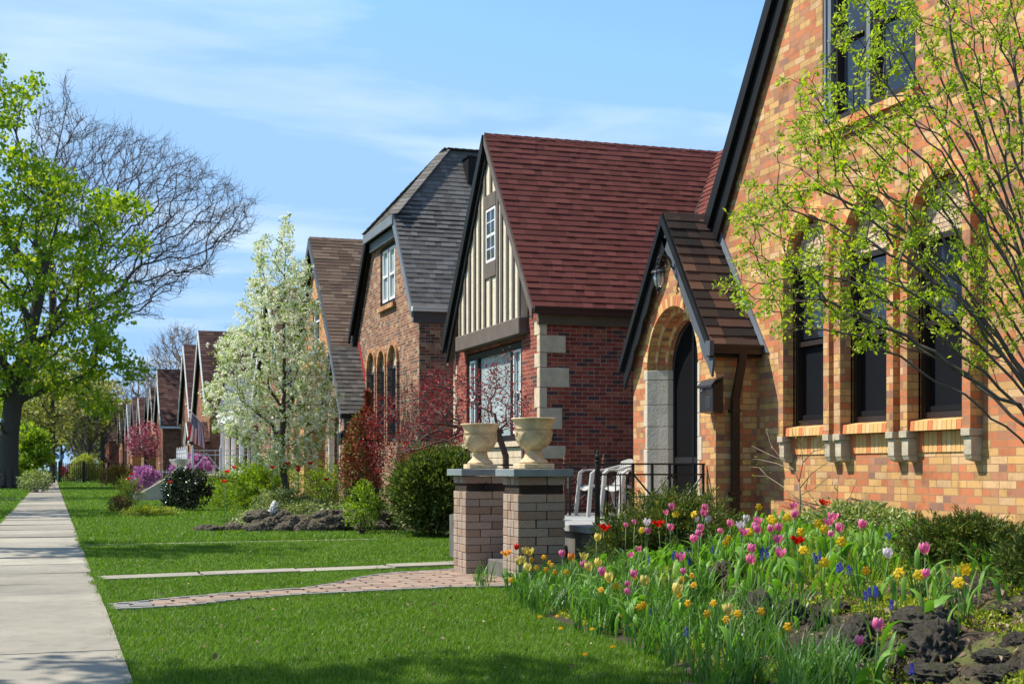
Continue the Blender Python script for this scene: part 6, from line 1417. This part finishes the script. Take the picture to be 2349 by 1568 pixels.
def daff_mesh(big):
    mb = MB(); R_ = .036 if big else .024; n = 6
    for k in range(n):
        a = 2*math.pi*k/n+(.1 if k % 2 else 0); vs = []; 
        for j in range(5):
            v = j/4; r = .006+R_*v; w = .015*(R_/.036)*math.sin(math.pi*(.12+.83*v))**.9; z = .006*math.sin(v*3)-.004*v+(.002 if k % 2 else 0)
            for t in (-1,0,1): vs.append((r*math.cos(a)-t*w*math.sin(a), r*math.sin(a)+t*w*math.cos(a), z-.004*abs(t)))
        mb.add(vs, [(j*3+i, j*3+i+1, (j+1)*3+i+1, (j+1)*3+i) for j in range(4) for i in range(2)])
    m_ = 14; vs = []; s = R_/.036
    for j in range(5):
        v = j/4; r = (.008+.002*v+(.004 if j == 4 else 0))*s
        for i in range(m_): a = 2*math.pi*i/m_; q = r*(1+(.12*(i % 2) if j == 4 else 0)); vs.append((q*math.cos(a), q*math.sin(a), .028*v*s))
    mb.add(vs, [(j*m_+i, j*m_+(i+1)%m_, (j+1)*m_+(i+1)%m_, (j+1)*m_+i) for j in range(4) for i in range(m_)])
    o = mb.build('bloom', PM['daff'] if big else PM['gold'], None, smooth=True); me = o.data; bpy.data.objects.remove(o); return me
DB, DS = daff_mesh(True), daff_mesh(False)
def musc():
    mb = MB(); rr = random.Random(3)
    for i in range(34):
        t = i/33; a = i*2.4; r = .0095*(1-t**2*.7); p = Vector((r*math.cos(a), r*math.sin(a), .052*t)); mb.lathe([(.0,-.0035),(.0034,-.001),(.0036,.002),(.0,.004)], p, 6)
    m_ = island('muscari_blue', [(0,(.035,.03,.30)),(.7,(.06,.06,.45)),(1,(.14,.14,.60))], famt=0, rough=.5); o = mb.build('bloom', m_, None); me = o.data; bpy.data.objects.remove(o); return me
MU = musc()
def ribbon(L_, w, bend, twist=.3, nseg=6, tipn=.9, broad=False):
    vs = []; 
    for j in range(nseg+1):
        v = j/nseg; x = bend*L_*v**2; z = L_*math.sin(min(1.5,v*1.25))/math.sin(1.25)*(1-.35*abs(bend)*v**2); ww = w*((math.sin(math.pi*(.10+.88*v))**.8) if broad else (1-v**4*tipn)); a = twist*v
        vs += [(x-ww*.5*math.sin(a), -ww*.5*math.cos(a), z), (x-(.22*ww if broad else .08*ww), 0, z), (x+ww*.5*math.sin(a), ww*.5*math.cos(a), z)]
    return vs, [(j*3+i, j*3+i+1, (j+1)*3+i+1, (j+1)*3+i) for j in range(nseg) for i in range(2)]
BL = []
for L_, w, bd in ((.20,.045,.35),(.24,.05,.55),(.18,.055,.25),(.26,.04,.45),(.22,.06,.8)):
    mb = MB(); mb.add(*ribbon(L_, w, bd, .35, 7, broad=True)); o = mb.build('leaf', M['broad'], None, smooth=True); BL.append(o.data); bpy.data.objects.remove(o)
M['stem'] = plain('stem', (.09,.19,.05), .5, .2, 9)
rf = random.Random(12)
def ordn(i): return f"{i}{'th' if 10 <= i % 100 <= 20 else {1:'st',2:'nd',3:'rd'}.get(i % 10,'th')}"
def where(x, y):
    if x < 330: return 'by the nearer pillar'
    if y > 560: return 'low in the shaded front'
    if x < 650: return 'in the left part of the bed'
    if y < 240 and x < 1060: return 'before the entry yew'
    if x > 1700: return 'near the right-hand yew'
    if y < 260: return 'against the brick wall'
    if x > 1130: return 'beside the pale rock'
    return 'in the middle of the bed'
def stem_to(parent, top, base, r=.0032, name='stem'):
    mb = MB(); top = Vector(top); base = Vector(base); m1 = base.lerp(top, .5)+Vector((rf.uniform(-.012,.012), rf.uniform(-.012,.012), .0)); mb.tube([base, m1, top], [r*1.15, r, r*.9], 6); mb.build(name, M['stem'], parent, smooth=True)
def flower(kind, x, y, color, hb, lab, size=1.0, state='closed'):
    px, py = z8(x, y); p, f = hitG(px, py, hb)
    if p.y > 13.8 or (px < 1420 and p.y > 13.2): p = onY(px, py, 13.75 if p.y > 13.8 else p.y)
    f = p.x*ST+p.y*CT
    def in_yew(q): return any(((q.x-c.x)/a)**2+((q.y-c.y)/b_)**2 < 1 for c, a, b_ in ((c1,.80,1.02),(c2,.62,.56),(c3,.50,.70)))
    while in_yew(p) and f > 8 and p.z-G(p.x,p.y) < .75: f -= .04; p = atF(px, py, f)
    lean = Vector((rf.uniform(-.035,.02), rf.uniform(-.05,.05), 0)); gb = Vector((p.x+lean.x, p.y+lean.y, 0)); gb.z = G(gb.x, gb.y)-.01
    if kind == 'tulip':
        o = empty('tulip', gb, lab, 'tulip', f'{color} tulips'); top = p-Vector((0,0,.033*size))
        b = bpy.data.objects.new('bloom', tul[color, state]); COL.objects.link(b); b.parent = o; b.location = top-gb; b.rotation_euler = (rf.uniform(-.25,.25), rf.uniform(-.3,.15), rf.uniform(0,6)); b.scale = (size,)*3
        stem_to(o, top-gb, (0,0,-.02), .0038)
        for k in range(rf.choice((2,2,3))):
            l = bpy.data.objects.new('leaf', rf.choice(BL)); COL.objects.link(l); l.parent = o; s = rf.uniform(1.0,1.45); l.scale = (s,s,s); l.rotation_euler = (rf.uniform(-.1,.1), rf.uniform(-.1,.15), rf.uniform(0,6.28)); l.location = (0,0,.005)
    elif kind == 'daffodil':
        big = size > .9; o = empty('daffodil', gb, lab, 'daffodil', 'large daffodils' if big else 'small golden daffodils'); top = p-gb
        b = bpy.data.objects.new('bloom', DB if big else DS); COL.objects.link(b); b.parent = o; b.location = top; s = size if big else 1.0; b.scale = (s,s,s)
        dd = Vector((-.55+rf.uniform(-.3,.3), -.65+rf.uniform(-.4,.4), rf.uniform(-.2,.45))); b.rotation_euler = dd.to_track_quat('Z','Y').to_euler()
        mb = MB(); bk = -dd.normalized()*.022; mb.tube([(0,0,-.02), top*.55+Vector((.01,.01,.02)), top+bk+Vector((0,0,.006)), top], [.0034,.003,.0026,.003], 5); mb.build('stem', M['stem'], o, smooth=True)
    else:
        o = empty('grape_hyacinth', gb, lab, 'grape hyacinth', 'blue grape hyacinths'); b = bpy.data.objects.new('bloom', MU); COL.objects.link(b); b.parent = o; b.location = p-gb-Vector((0,0,.026)); b.scale = (1.15,1.15,1.15); stem_to(o, p-gb-Vector((0,0,.02)), (0,0,-.02), .0022)
pink = [(860,155),(836,180),(996,160),(988,182),(757,258),(852,243),(700,220),(663,234),(980,246),(970,270),(948,292),(1065,260),(1106,226),(1160,263),(1210,240),(1218,216),(1225,252),(1272,249),(1309,243),(1306,293),(1195,332),(1198,378),(1313,350),(1378,152),(1376,188),(1537,198),(1523,220),(1568,245),(1660,230),(1932,332),(893,368),(721,335),(685,360),(908,430),(394,355),(488,400),(562,430),(697,440),(671,484),(670,515),(1730,655),(1651,722),(1936,437),(1532,272)]
white = [(750,222),(1010,210),(963,210),(1152,235),(1173,207),(1776,352)]
red = [(197,325),(569,244),(802,227),(1500,140),(1388,297)]
orange = [(160,352),(432,370)]
yellow = [(539,285),(240,342),(210,388),(250,412),(485,367),(510,410),(543,392),(593,455),(740,468),(875,503),(1104,590),(226,380),(257,345)]
small = {(1065,260),(700,220),(663,234),(836,180),(721,335),(685,360),(908,430),(671,484),(670,515),(1651,722),(1936,437),(1532,272),(963,210)}
for col_, lst, desc in (('pink', pink, 'pink tulip'), ('white', white, 'white tulip flushed mauve'), ('red', red, 'scarlet tulip'), ('orange', orange, 'orange-streaked tulip'), ('yellow', yellow, 'pale yellow tulip')):
    order = sorted(lst)
    for (x, y) in lst:
        i = order.index((x, y))+1; sz = .82 if (x,y) in small else rf.uniform(1.04,1.22)
        sz *= 1.12 if col_ in ('yellow','orange') else 1
        flower('tulip', x, y, col_, .34 if y > 120 else .3, f'{desc} {where(x,y)}, {ordn(i)} of {len(lst)} from the left', sz, 'open' if (col_ in ('red',) and (x,y) != (197,325)) or rf.random() < .3 else 'closed')
dl = [(875,188),(950,188),(1278,207),(1183,262),(1574,305),(1505,392),(1906,445),(1820,436),(2101,423),(2072,478),(1226,158),(730,257),(1345,202),(1478,228),(1503,252),(1403,264),(1415,340),(1290,222)]
for (x, y) in dl: flower('daffodil', x, y, 'y', .32, f'yellow daffodil {where(x,y)}, {ordn(sorted(dl).index((x,y))+1)} of {len(dl)} from the left', 1.0 if (x,y) in ((1574,305),(875,188),(950,188),(1278,207)) else .91)
ds = [(265,380),(313,370),(340,395),(325,424),(362,434),(411,434),(284,415),(176,467),(902,465),(942,450),(951,488),(620,493),(558,508),(1034,565),(925,566),(889,535),(737,573),(720,582),(1137,608),(1089,633),(1348,665),(1237,600),(1008,610),(700,455),(350,405),(318,372),(1085,310),(1100,290),(1680,427)]
for (x, y) in ds: flower('daffodil', x, y, 'g', .26, f'small golden daffodil {where(x,y)}, {ordn(sorted(ds).index((x,y))+1)} of {len(ds)} from the left', .8)
mu = [(862,370),(870,362),(925,355),(930,372),(932,390),(1035,330),(1030,345),(1050,350),(1240,345),(1250,335),(1258,352),(1266,345),(1240,372),(1265,368),(1460,370),(1470,385),(1485,365),(1490,382),(1570,412),(1578,425),(1560,420),(1605,425),(1618,432),(1678,538),(1694,522),(1718,515),(1725,520),(1788,575),(760,385),(640,352),(1780,280),(1765,285),(920,688),(767,608),(1875,845)]
for (x, y) in mu: flower('muscari', x, y, 'b', .16, f'blue grape hyacinth {where(x,y)}, {ordn(sorted(mu).index((x,y))+1)} of {len(mu)} from the left')
dn = [(312,555),(316,568),(372,620),(298,622),(387,672),(520,675),(636,620),(687,657),(759,680),(765,692),(952,812),(490,782),(846,590),(880,610),(607,750)]
mb = MB()
for k in range(40): a = k*2.4; r = .019*math.sqrt(k/40); mb.add([(r*math.cos(a)-.003,r*math.sin(a),.0),(r*math.cos(a)+.003,r*math.sin(a),0),(r*1.35*math.cos(a),r*1.35*math.sin(a),.012-.25*r)], [(0,1,2)])
o = mb.build('bloom', PM['gold'], None); DN = o.data; bpy.data.objects.remove(o)
for (x, y) in dn:
    px, py = z8(x, y); p, f = hitG(px, py, .09); gb = Vector((p.x,p.y,G(p.x,p.y))); o = empty('dandelion', gb, f'yellow dandelion at the lawn edge of the bed, {ordn(sorted(dn).index((x,y))+1)} of {len(dn)} from the left', 'dandelion', 'dandelions')
    b = bpy.data.objects.new('bloom', DN); COL.objects.link(b); b.parent = o; b.location = p-gb; b.scale = (.85,)*3; b.rotation_euler = (.6,-.3,0); stem_to(o, p-gb, (0,0,-.01), .0018)
# tulips of the pear bed
for i, (px, py, c) in enumerate(((537,1070+5,'red'),(521,1085,'red'),(514,1107,'red'),(660,1067,'red'),(684,1075,'red'),(684,1082,'red'),(712,1066,'red'),(739,1073,'orange'),(749,1098+5,'red'),(625,1075,'red'),(295,1100,'red'),(302,1090,'red'),(390,1108,'red'))):
    f = 30.2 if px > 450 else 38.5; p = atF(px, py, f); g0 = bedm(p.x,p.y) if px > 450 else 0; gb = Vector((p.x,p.y,g0)); o = empty('tulip', gb, f'coral red tulip of the farther beds, {ordn(i+1)} of the thirteen', 'tulip', 'tulips in the farther beds')
    b = bpy.data.objects.new('bloom', tul[c,'open']); COL.objects.link(b); b.parent = o; b.location = (0,0,p.z-g0); b.scale = (1.3,)*3; stem_to(o, (0,0,p.z-g0), (0,0,-.02), .005)

# ================================================================ masses of leaves nobody could count
def ribbons(name, base, Ln, wd, rng, mt, lean=.35, seg=4, curl=.5, dirb=None, kind='stuff'):
    n = len(base); az = rng.random(n)*2*math.pi; d = np.stack([np.cos(az), np.sin(az), np.zeros(n)], 1)
    if dirb is not None: d = norm(d+np.asarray(dirb))
    s = np.stack([-d[:,1], d[:,0], np.zeros(n)], 1); ph = rng.normal(size=(n,1))*.5; s = norm(s+d*ph); ln = (lean*rng.random(n)**1.2)[:,None]; Ln = np.broadcast_to(Ln, (n,))[:,None]; wd = np.broadcast_to(wd, (n,))[:,None]; cu = (curl*rng.random(n))[:,None]
    Vv = []
    for j in range(seg+1):
        v = j/seg; c = base+d*(ln*v+cu*v**3)*Ln; c = c+np.array([0,0,1.])*Ln*(v-.35*cu*v**3-.25*ln*v**2); hw = wd*.5*(1-v**2.5 if j < seg else .04)
        Vv += [c-s*hw, c+s*hw]
    V = np.stack(Vv, 1).reshape(-1,3); i = np.arange(n)*(2*(seg+1)); F = np.concatenate([np.stack([i+2*j, i+2*j+1, i+2*j+3, i+2*j+2], 1) for j in range(seg)])
    o = np_mesh(name, V, F, mt, None, smooth=True)
    if kind: tag(o, kind=kind)
    return o
Gv = lambda P_: np.array([G(x, y) for x, y in P_])
rng = np.random.default_rng(200)
# strap leaves of daffodils in clumps along the front of the bed
cl = []
while len(cl) < 210:
    Y = rng.uniform(6.2,14.0); t = rng.uniform(-.02,.92)*(1 if Y > 7.6 else .6); cl.append((bed_edge(Y)+t, Y, rng.integers(13,26)))
for _ in range(46): Y = rng.uniform(8.2,13.6); t = rng.uniform(1.4,2.9); cl.append((bed_edge(Y)+t, Y, rng.integers(6,14)))
for x, y in ((1990,600),(2100,640),(2040,590),(1900,560),(1700,470),(1640,560),(1480,900),(1600,900),(1740,900),(1400,840),(40,480),(70,480),(50,500)):
    px, py = z8(x, y); p, f = hitG(px, py); cl.append((p.x, p.y, 15))
B_ = []
for x, y, n in cl: B_.append(np.stack([x+rng.normal(size=n)*.035, y+rng.normal(size=n)*.035], 1))
B_ = np.concatenate(B_); base = np.column_stack([B_, Gv(B_)-.01]); n = len(base)
o = ribbons('daffodil_leaves', base, rng.uniform(.18,.36,n), rng.uniform(.009,.016,n), rng, M['strap'], .45, 5, .45)
tag(o, 'dense blue-green strap leaves of daffodils along the front of the bed', 'foliage', None, 'stuff')
# broad leaves between the flowers
n = 1250; Y = rng.uniform(6.5,13.8,n); t = np.where(rng.random(n) < .75, rng.uniform(1.0,3.1,n), rng.uniform(.1,1.1,n)); X = np.array([bed_edge(a) for a in Y])+t; X = np.minimum(X, 7.2); keep = ~((Y < 8.6) & (t < 1.9) & (rng.random(n) < .8)); X, Y = X[keep], Y[keep]
vsA, fsA, off = [], [], 0
for i, (x, y) in enumerate(zip(X, Y)):
    v, f_ = ribbon(rng.uniform(.16,.30), rng.uniform(.024,.042), rng.uniform(.15,.8), .4, 5, broad=True); a = rng.random()*6.28; ca, sa = math.cos(a), math.sin(a); g = G(x,y)-.01
    vsA += [(x+p[0]*ca-p[1]*sa, y+p[0]*sa+p[1]*ca, g+p[2]) for p in v]; fsA += [tuple(off+k for k in q) for q in f_]; off += len(v)
tag(np_mesh('broad_leaves', np.array(vsA), np.array(fsA), M['broad'], smooth=True), 'broad tulip leaves filling the bed between the flowers', 'foliage', None, 'stuff')
# fine grassy tufts in the upper bed
n = 9000; Y = rng.uniform(8.5,13.7,n); t = rng.uniform(1.5,3.2,n); X = np.array([bed_edge(a) for a in Y])+t
k = np.array([mnoise.noise(Vector((a*1.7,b*1.7,5))) for a, b in zip(X,Y)]) > -.12; X, Y = X[k], Y[k]; B_ = np.stack([X,Y],1)
o = ribbons('bed_grass', np.column_stack([B_, Gv(B_)-.01]), rng.uniform(.08,.20,len(X)), .006, rng, M['bright_leaf'], .6, 4, .7); tag(o, 'fine bright green grassy leaves in the upper part of the bed', 'foliage', None, 'stuff')
# sedum and moss among the rocks
n = 190000; Y = rng.uniform(4.0,13.0,n); t = rng.uniform(.12,3.1,n); X = np.array([bed_edge(a) for a in Y])+t
k = np.array([mnoise.noise(Vector((a*2.3,b*2.3,9)))+.35*mnoise.noise(Vector((a*9,b*9,2))) for a, b in zip(X,Y)]) > -.02; X, Y = X[k], Y[k]; B_ = np.stack([X,Y],1); C = np.column_stack([B_, Gv(B_)+np.array([rough(a,b) for a,b in B_])])
C[:,2] += rng.uniform(-.004,.028,len(C))
o = leafcloud('sedum_moss', C, .021, M['moss'], None, 210, up=.7, aspect=.55); tag(o, 'yellow-green sedum and moss between the rocks', 'ground cover', None, 'stuff')
# leaf litter
n = 4500; Y = np.where(rng.random(n) < .6, rng.uniform(4.2,9,n), rng.uniform(4.5,13.5,n)); t = rng.uniform(.3,3.3,n); X = np.minimum(np.array([bed_edge(a) for a in Y])+t, 7.3); B_ = np.stack([X,Y],1); C = np.column_stack([B_, Gv(B_)+.02])
M['litter'] = leaf_m('dry_leaf', [(0,(.10,.055,.03)),(.6,(.22,.13,.08)),(1,(.38,.27,.18))], .1, .8); o = leafcloud('leaf_litter', C, .04, M['litter'], None, 211, up=.2, aspect=.6); tag(o, 'dry brown leaves lying on the soil', 'leaf litter', None, 'stuff')

# green cover spilling over the rock edging
n = 9000; X = rng.uniform(3.8,6.9,n); Y = 28.9-.25*(X-3)+rng.uniform(.1,3.2,n); k = np.array([mnoise.noise(Vector((a*1.6,b*1.6,4))) for a, b in zip(X,Y)]) > -.05; X, Y = X[k], Y[k]
C = np.column_stack([X, Y, np.array([bedm(a,b) for a,b in zip(X,Y)])+rng.random(len(X))**2*.22]); o = leafcloud('rock_bed_cover', C, .06, M['varieg'], None, 212, up=.3, aspect=.5); tag(o, 'low mixed green cover on the pear tree bed above the rock edging', 'ground cover', None, 'stuff')
n = 260; B_ = np.stack([rng.uniform(5.6,6.7,n), rng.uniform(28.4,29.6,n)], 1); o = ribbons('far_strap_leaves', np.column_stack([B_, np.full(n,.3)]), rng.uniform(.2,.38,n), .02, rng, M['strap'], .4, 4, .4); tag(o, 'upright strap leaves right of the pear tree above the rock edging', 'foliage', None, 'stuff')
# ---- lawns
def lawn_ok(X, Y):
    ok = np.ones(len(X), bool); ok &= ~((X > SX0-.012) & (X < SX1+.012))
    yl = np.interp(X, [p[0] for p in lo], [p[1] for p in lo]); yu = np.interp(X, [p[0] for p in up_], [p[1] for p in up_]); ok &= ~((X > SX1) & (X < 5.6) & (Y > yl-.03) & (Y < yu+.0))
    ya = 16.62+(X-.47)*(17.95-16.62)/6.13; ok &= ~((X > SX1) & (Y > ya-.02) & (Y < ya+.53))
    e = np.interp(Y, [2,5,7.5,9.3,10.5,11.9,13.2,14.0], [3.5,3.55,3.65,3.90,3.92,4.04,4.35,4.6]); ok &= ~((Y < 14.05) & (X > e+.05))
    ok &= ~((X > 4.66) & (X < 5.3) & (Y > 14.0) & (Y < 16.7)); ok &= ~((X > 5.4) & (Y < 19.8))
    ok &= ~((Y > 24.15+(X-.47)*.09) & (Y < 24.45+(X-.47)*.09) & (X < 5.6) & (X > SX1)); ok &= ~((X > 3.7) & (Y > 28.4-.25*(X-3)) & (Y < 34))
    ok &= ~((Y > 97.0) & (Y < 98.0) & (X > SX1)); ok &= ~((Y > 62.0) & (Y < 63.1) & (X < SX0)); ok &= X < 7.0
    return ok
bands = [(7.6,10.5,6200,.0038,.046),(10.5,14,4600,.0048,.046),(14,18.2,3200,.0060,.046),(18.2,25,1900,.0085,.05),(25,36,800,.013,.065),(36,60,300,.022,.075),(60,100,95,.040,.09),(100,150,35,.07,.11)]
Bs, Ls_, Ws = [], [], []
for y0, y1, dens, w_, h_ in bands:
    xm = min(7.0, .75*y1+.5)
    for xa, xb in ((SX1-.01, xm), (-9.0, SX0+.01)):
        if xb < 0 and y1 < 30: continue
        n = int((xb-xa)*(y1-y0)*dens*(1 if xb > 0 else .5)); X = rng.uniform(xa, xb, n); Y = rng.uniform(y0, y1, n); u = (X*CT-Y*ST)/(X*ST+Y*CT); k = lawn_ok(X, Y) & (u > -.40) & (u < .42); X, Y = X[k], Y[k]
        Bs.append(np.column_stack([X, Y, np.zeros(len(X))])); s = np.where((Y > 24.5+(X-.47)*.09) & (Y < 25.5), 1.7, 1.0); yl_ = np.interp(X, [p[0] for p in lo], [p[1] for p in lo]); ya_ = 16.62+(X-.47)*(17.95-16.62)/6.13; s = np.where(((yl_-Y > 0) & (yl_-Y < .45)) | ((ya_-Y > 0) & (ya_-Y < .5)), .5, s); Ls_.append(h_*rng.uniform(.6,1.25,len(X))*s); Ws.append(np.full(len(X), w_))
# fringe of longer blades leaning over the pavement and path edges
def fringe(pts, n, h_=.075, w_=.005, sp=.03):
    pts = np.array(pts); seg = rng.integers(0, len(pts)-1, n); t = rng.random(n)[:,None]; p = pts[seg]*(1-t)+pts[seg+1]*t+rng.normal(size=(n,2))*sp*.4
    Bs.append(np.column_stack([p, np.zeros(n)])); Ls_.append(h_*rng.uniform(.5,1.2,n)); Ws.append(np.full(n, w_))
ys = np.linspace(8, 30, 60); fringe([(SX1+.02+.03*math.sin(y*5)+.02*math.sin(y*13), y) for y in ys], 10000, .06, .006, .07)
ys = np.linspace(30, 100, 60); fringe([(SX1+.03+.03*math.sin(y*3), y) for y in ys], 5000, .09, .016); fringe([(SX0-.03-.03*math.sin(y*3), y) for y in ys], 5000, .09, .016)
fringe([(x, y-.05) for x, y in lo[:7]], 2600, .03, .005, .02); fringe([(x, y+.02) for x, y in up_[:9]], 4200, .06, .006, .02)
fringe([(x, 16.58+(x-.47)*.217) for x in np.linspace(.5,5,20)], 2500, .028, .006, .02); fringe([(x, 17.17+(x-.47)*.217) for x in np.linspace(.5,5,20)], 3500, .06, .007, .02)
Bs = np.concatenate(Bs); Ls_ = np.concatenate(Ls_); Ws = np.concatenate(Ws)
o = ribbons('lawn_grass', Bs, Ls_, Ws, rng, M['grassblade'], .55, 2, .6); tag(o, 'short green lawn grass on both sides of the pavement', 'grass', None, 'stuff')
n = 420; X = rng.uniform(.6,4.0,n); Y = rng.uniform(7.8,20,n); k = lawn_ok(X, Y); X, Y = X[k], Y[k]; o = leafcloud('fallen_leaves', np.column_stack([X,Y,np.full(len(X),.035)]), .028, M['litter'], None, 214, up=.1, aspect=.7); tag(o, 'small dry leaves and clippings fallen on the lawn', 'leaf litter', None, 'stuff')
n = 380; cx = rng.uniform(1.0,4.2,26); cy = rng.uniform(8.5,15,26); k = rng.integers(0,26,n); X = cx[k]+rng.normal(size=n)*.12; Y = cy[k]+rng.normal(size=n)*.12; kk = lawn_ok(X, Y); o = leafcloud('clover', np.column_stack([X,Y,np.full(n,.03)])[kk], .022, M['grassblade'], None, 215, up=.1, aspect=1.0); tag(o, 'patches of clover in the near lawn', 'ground cover', None, 'stuff')
print('grass blades', len(Bs))
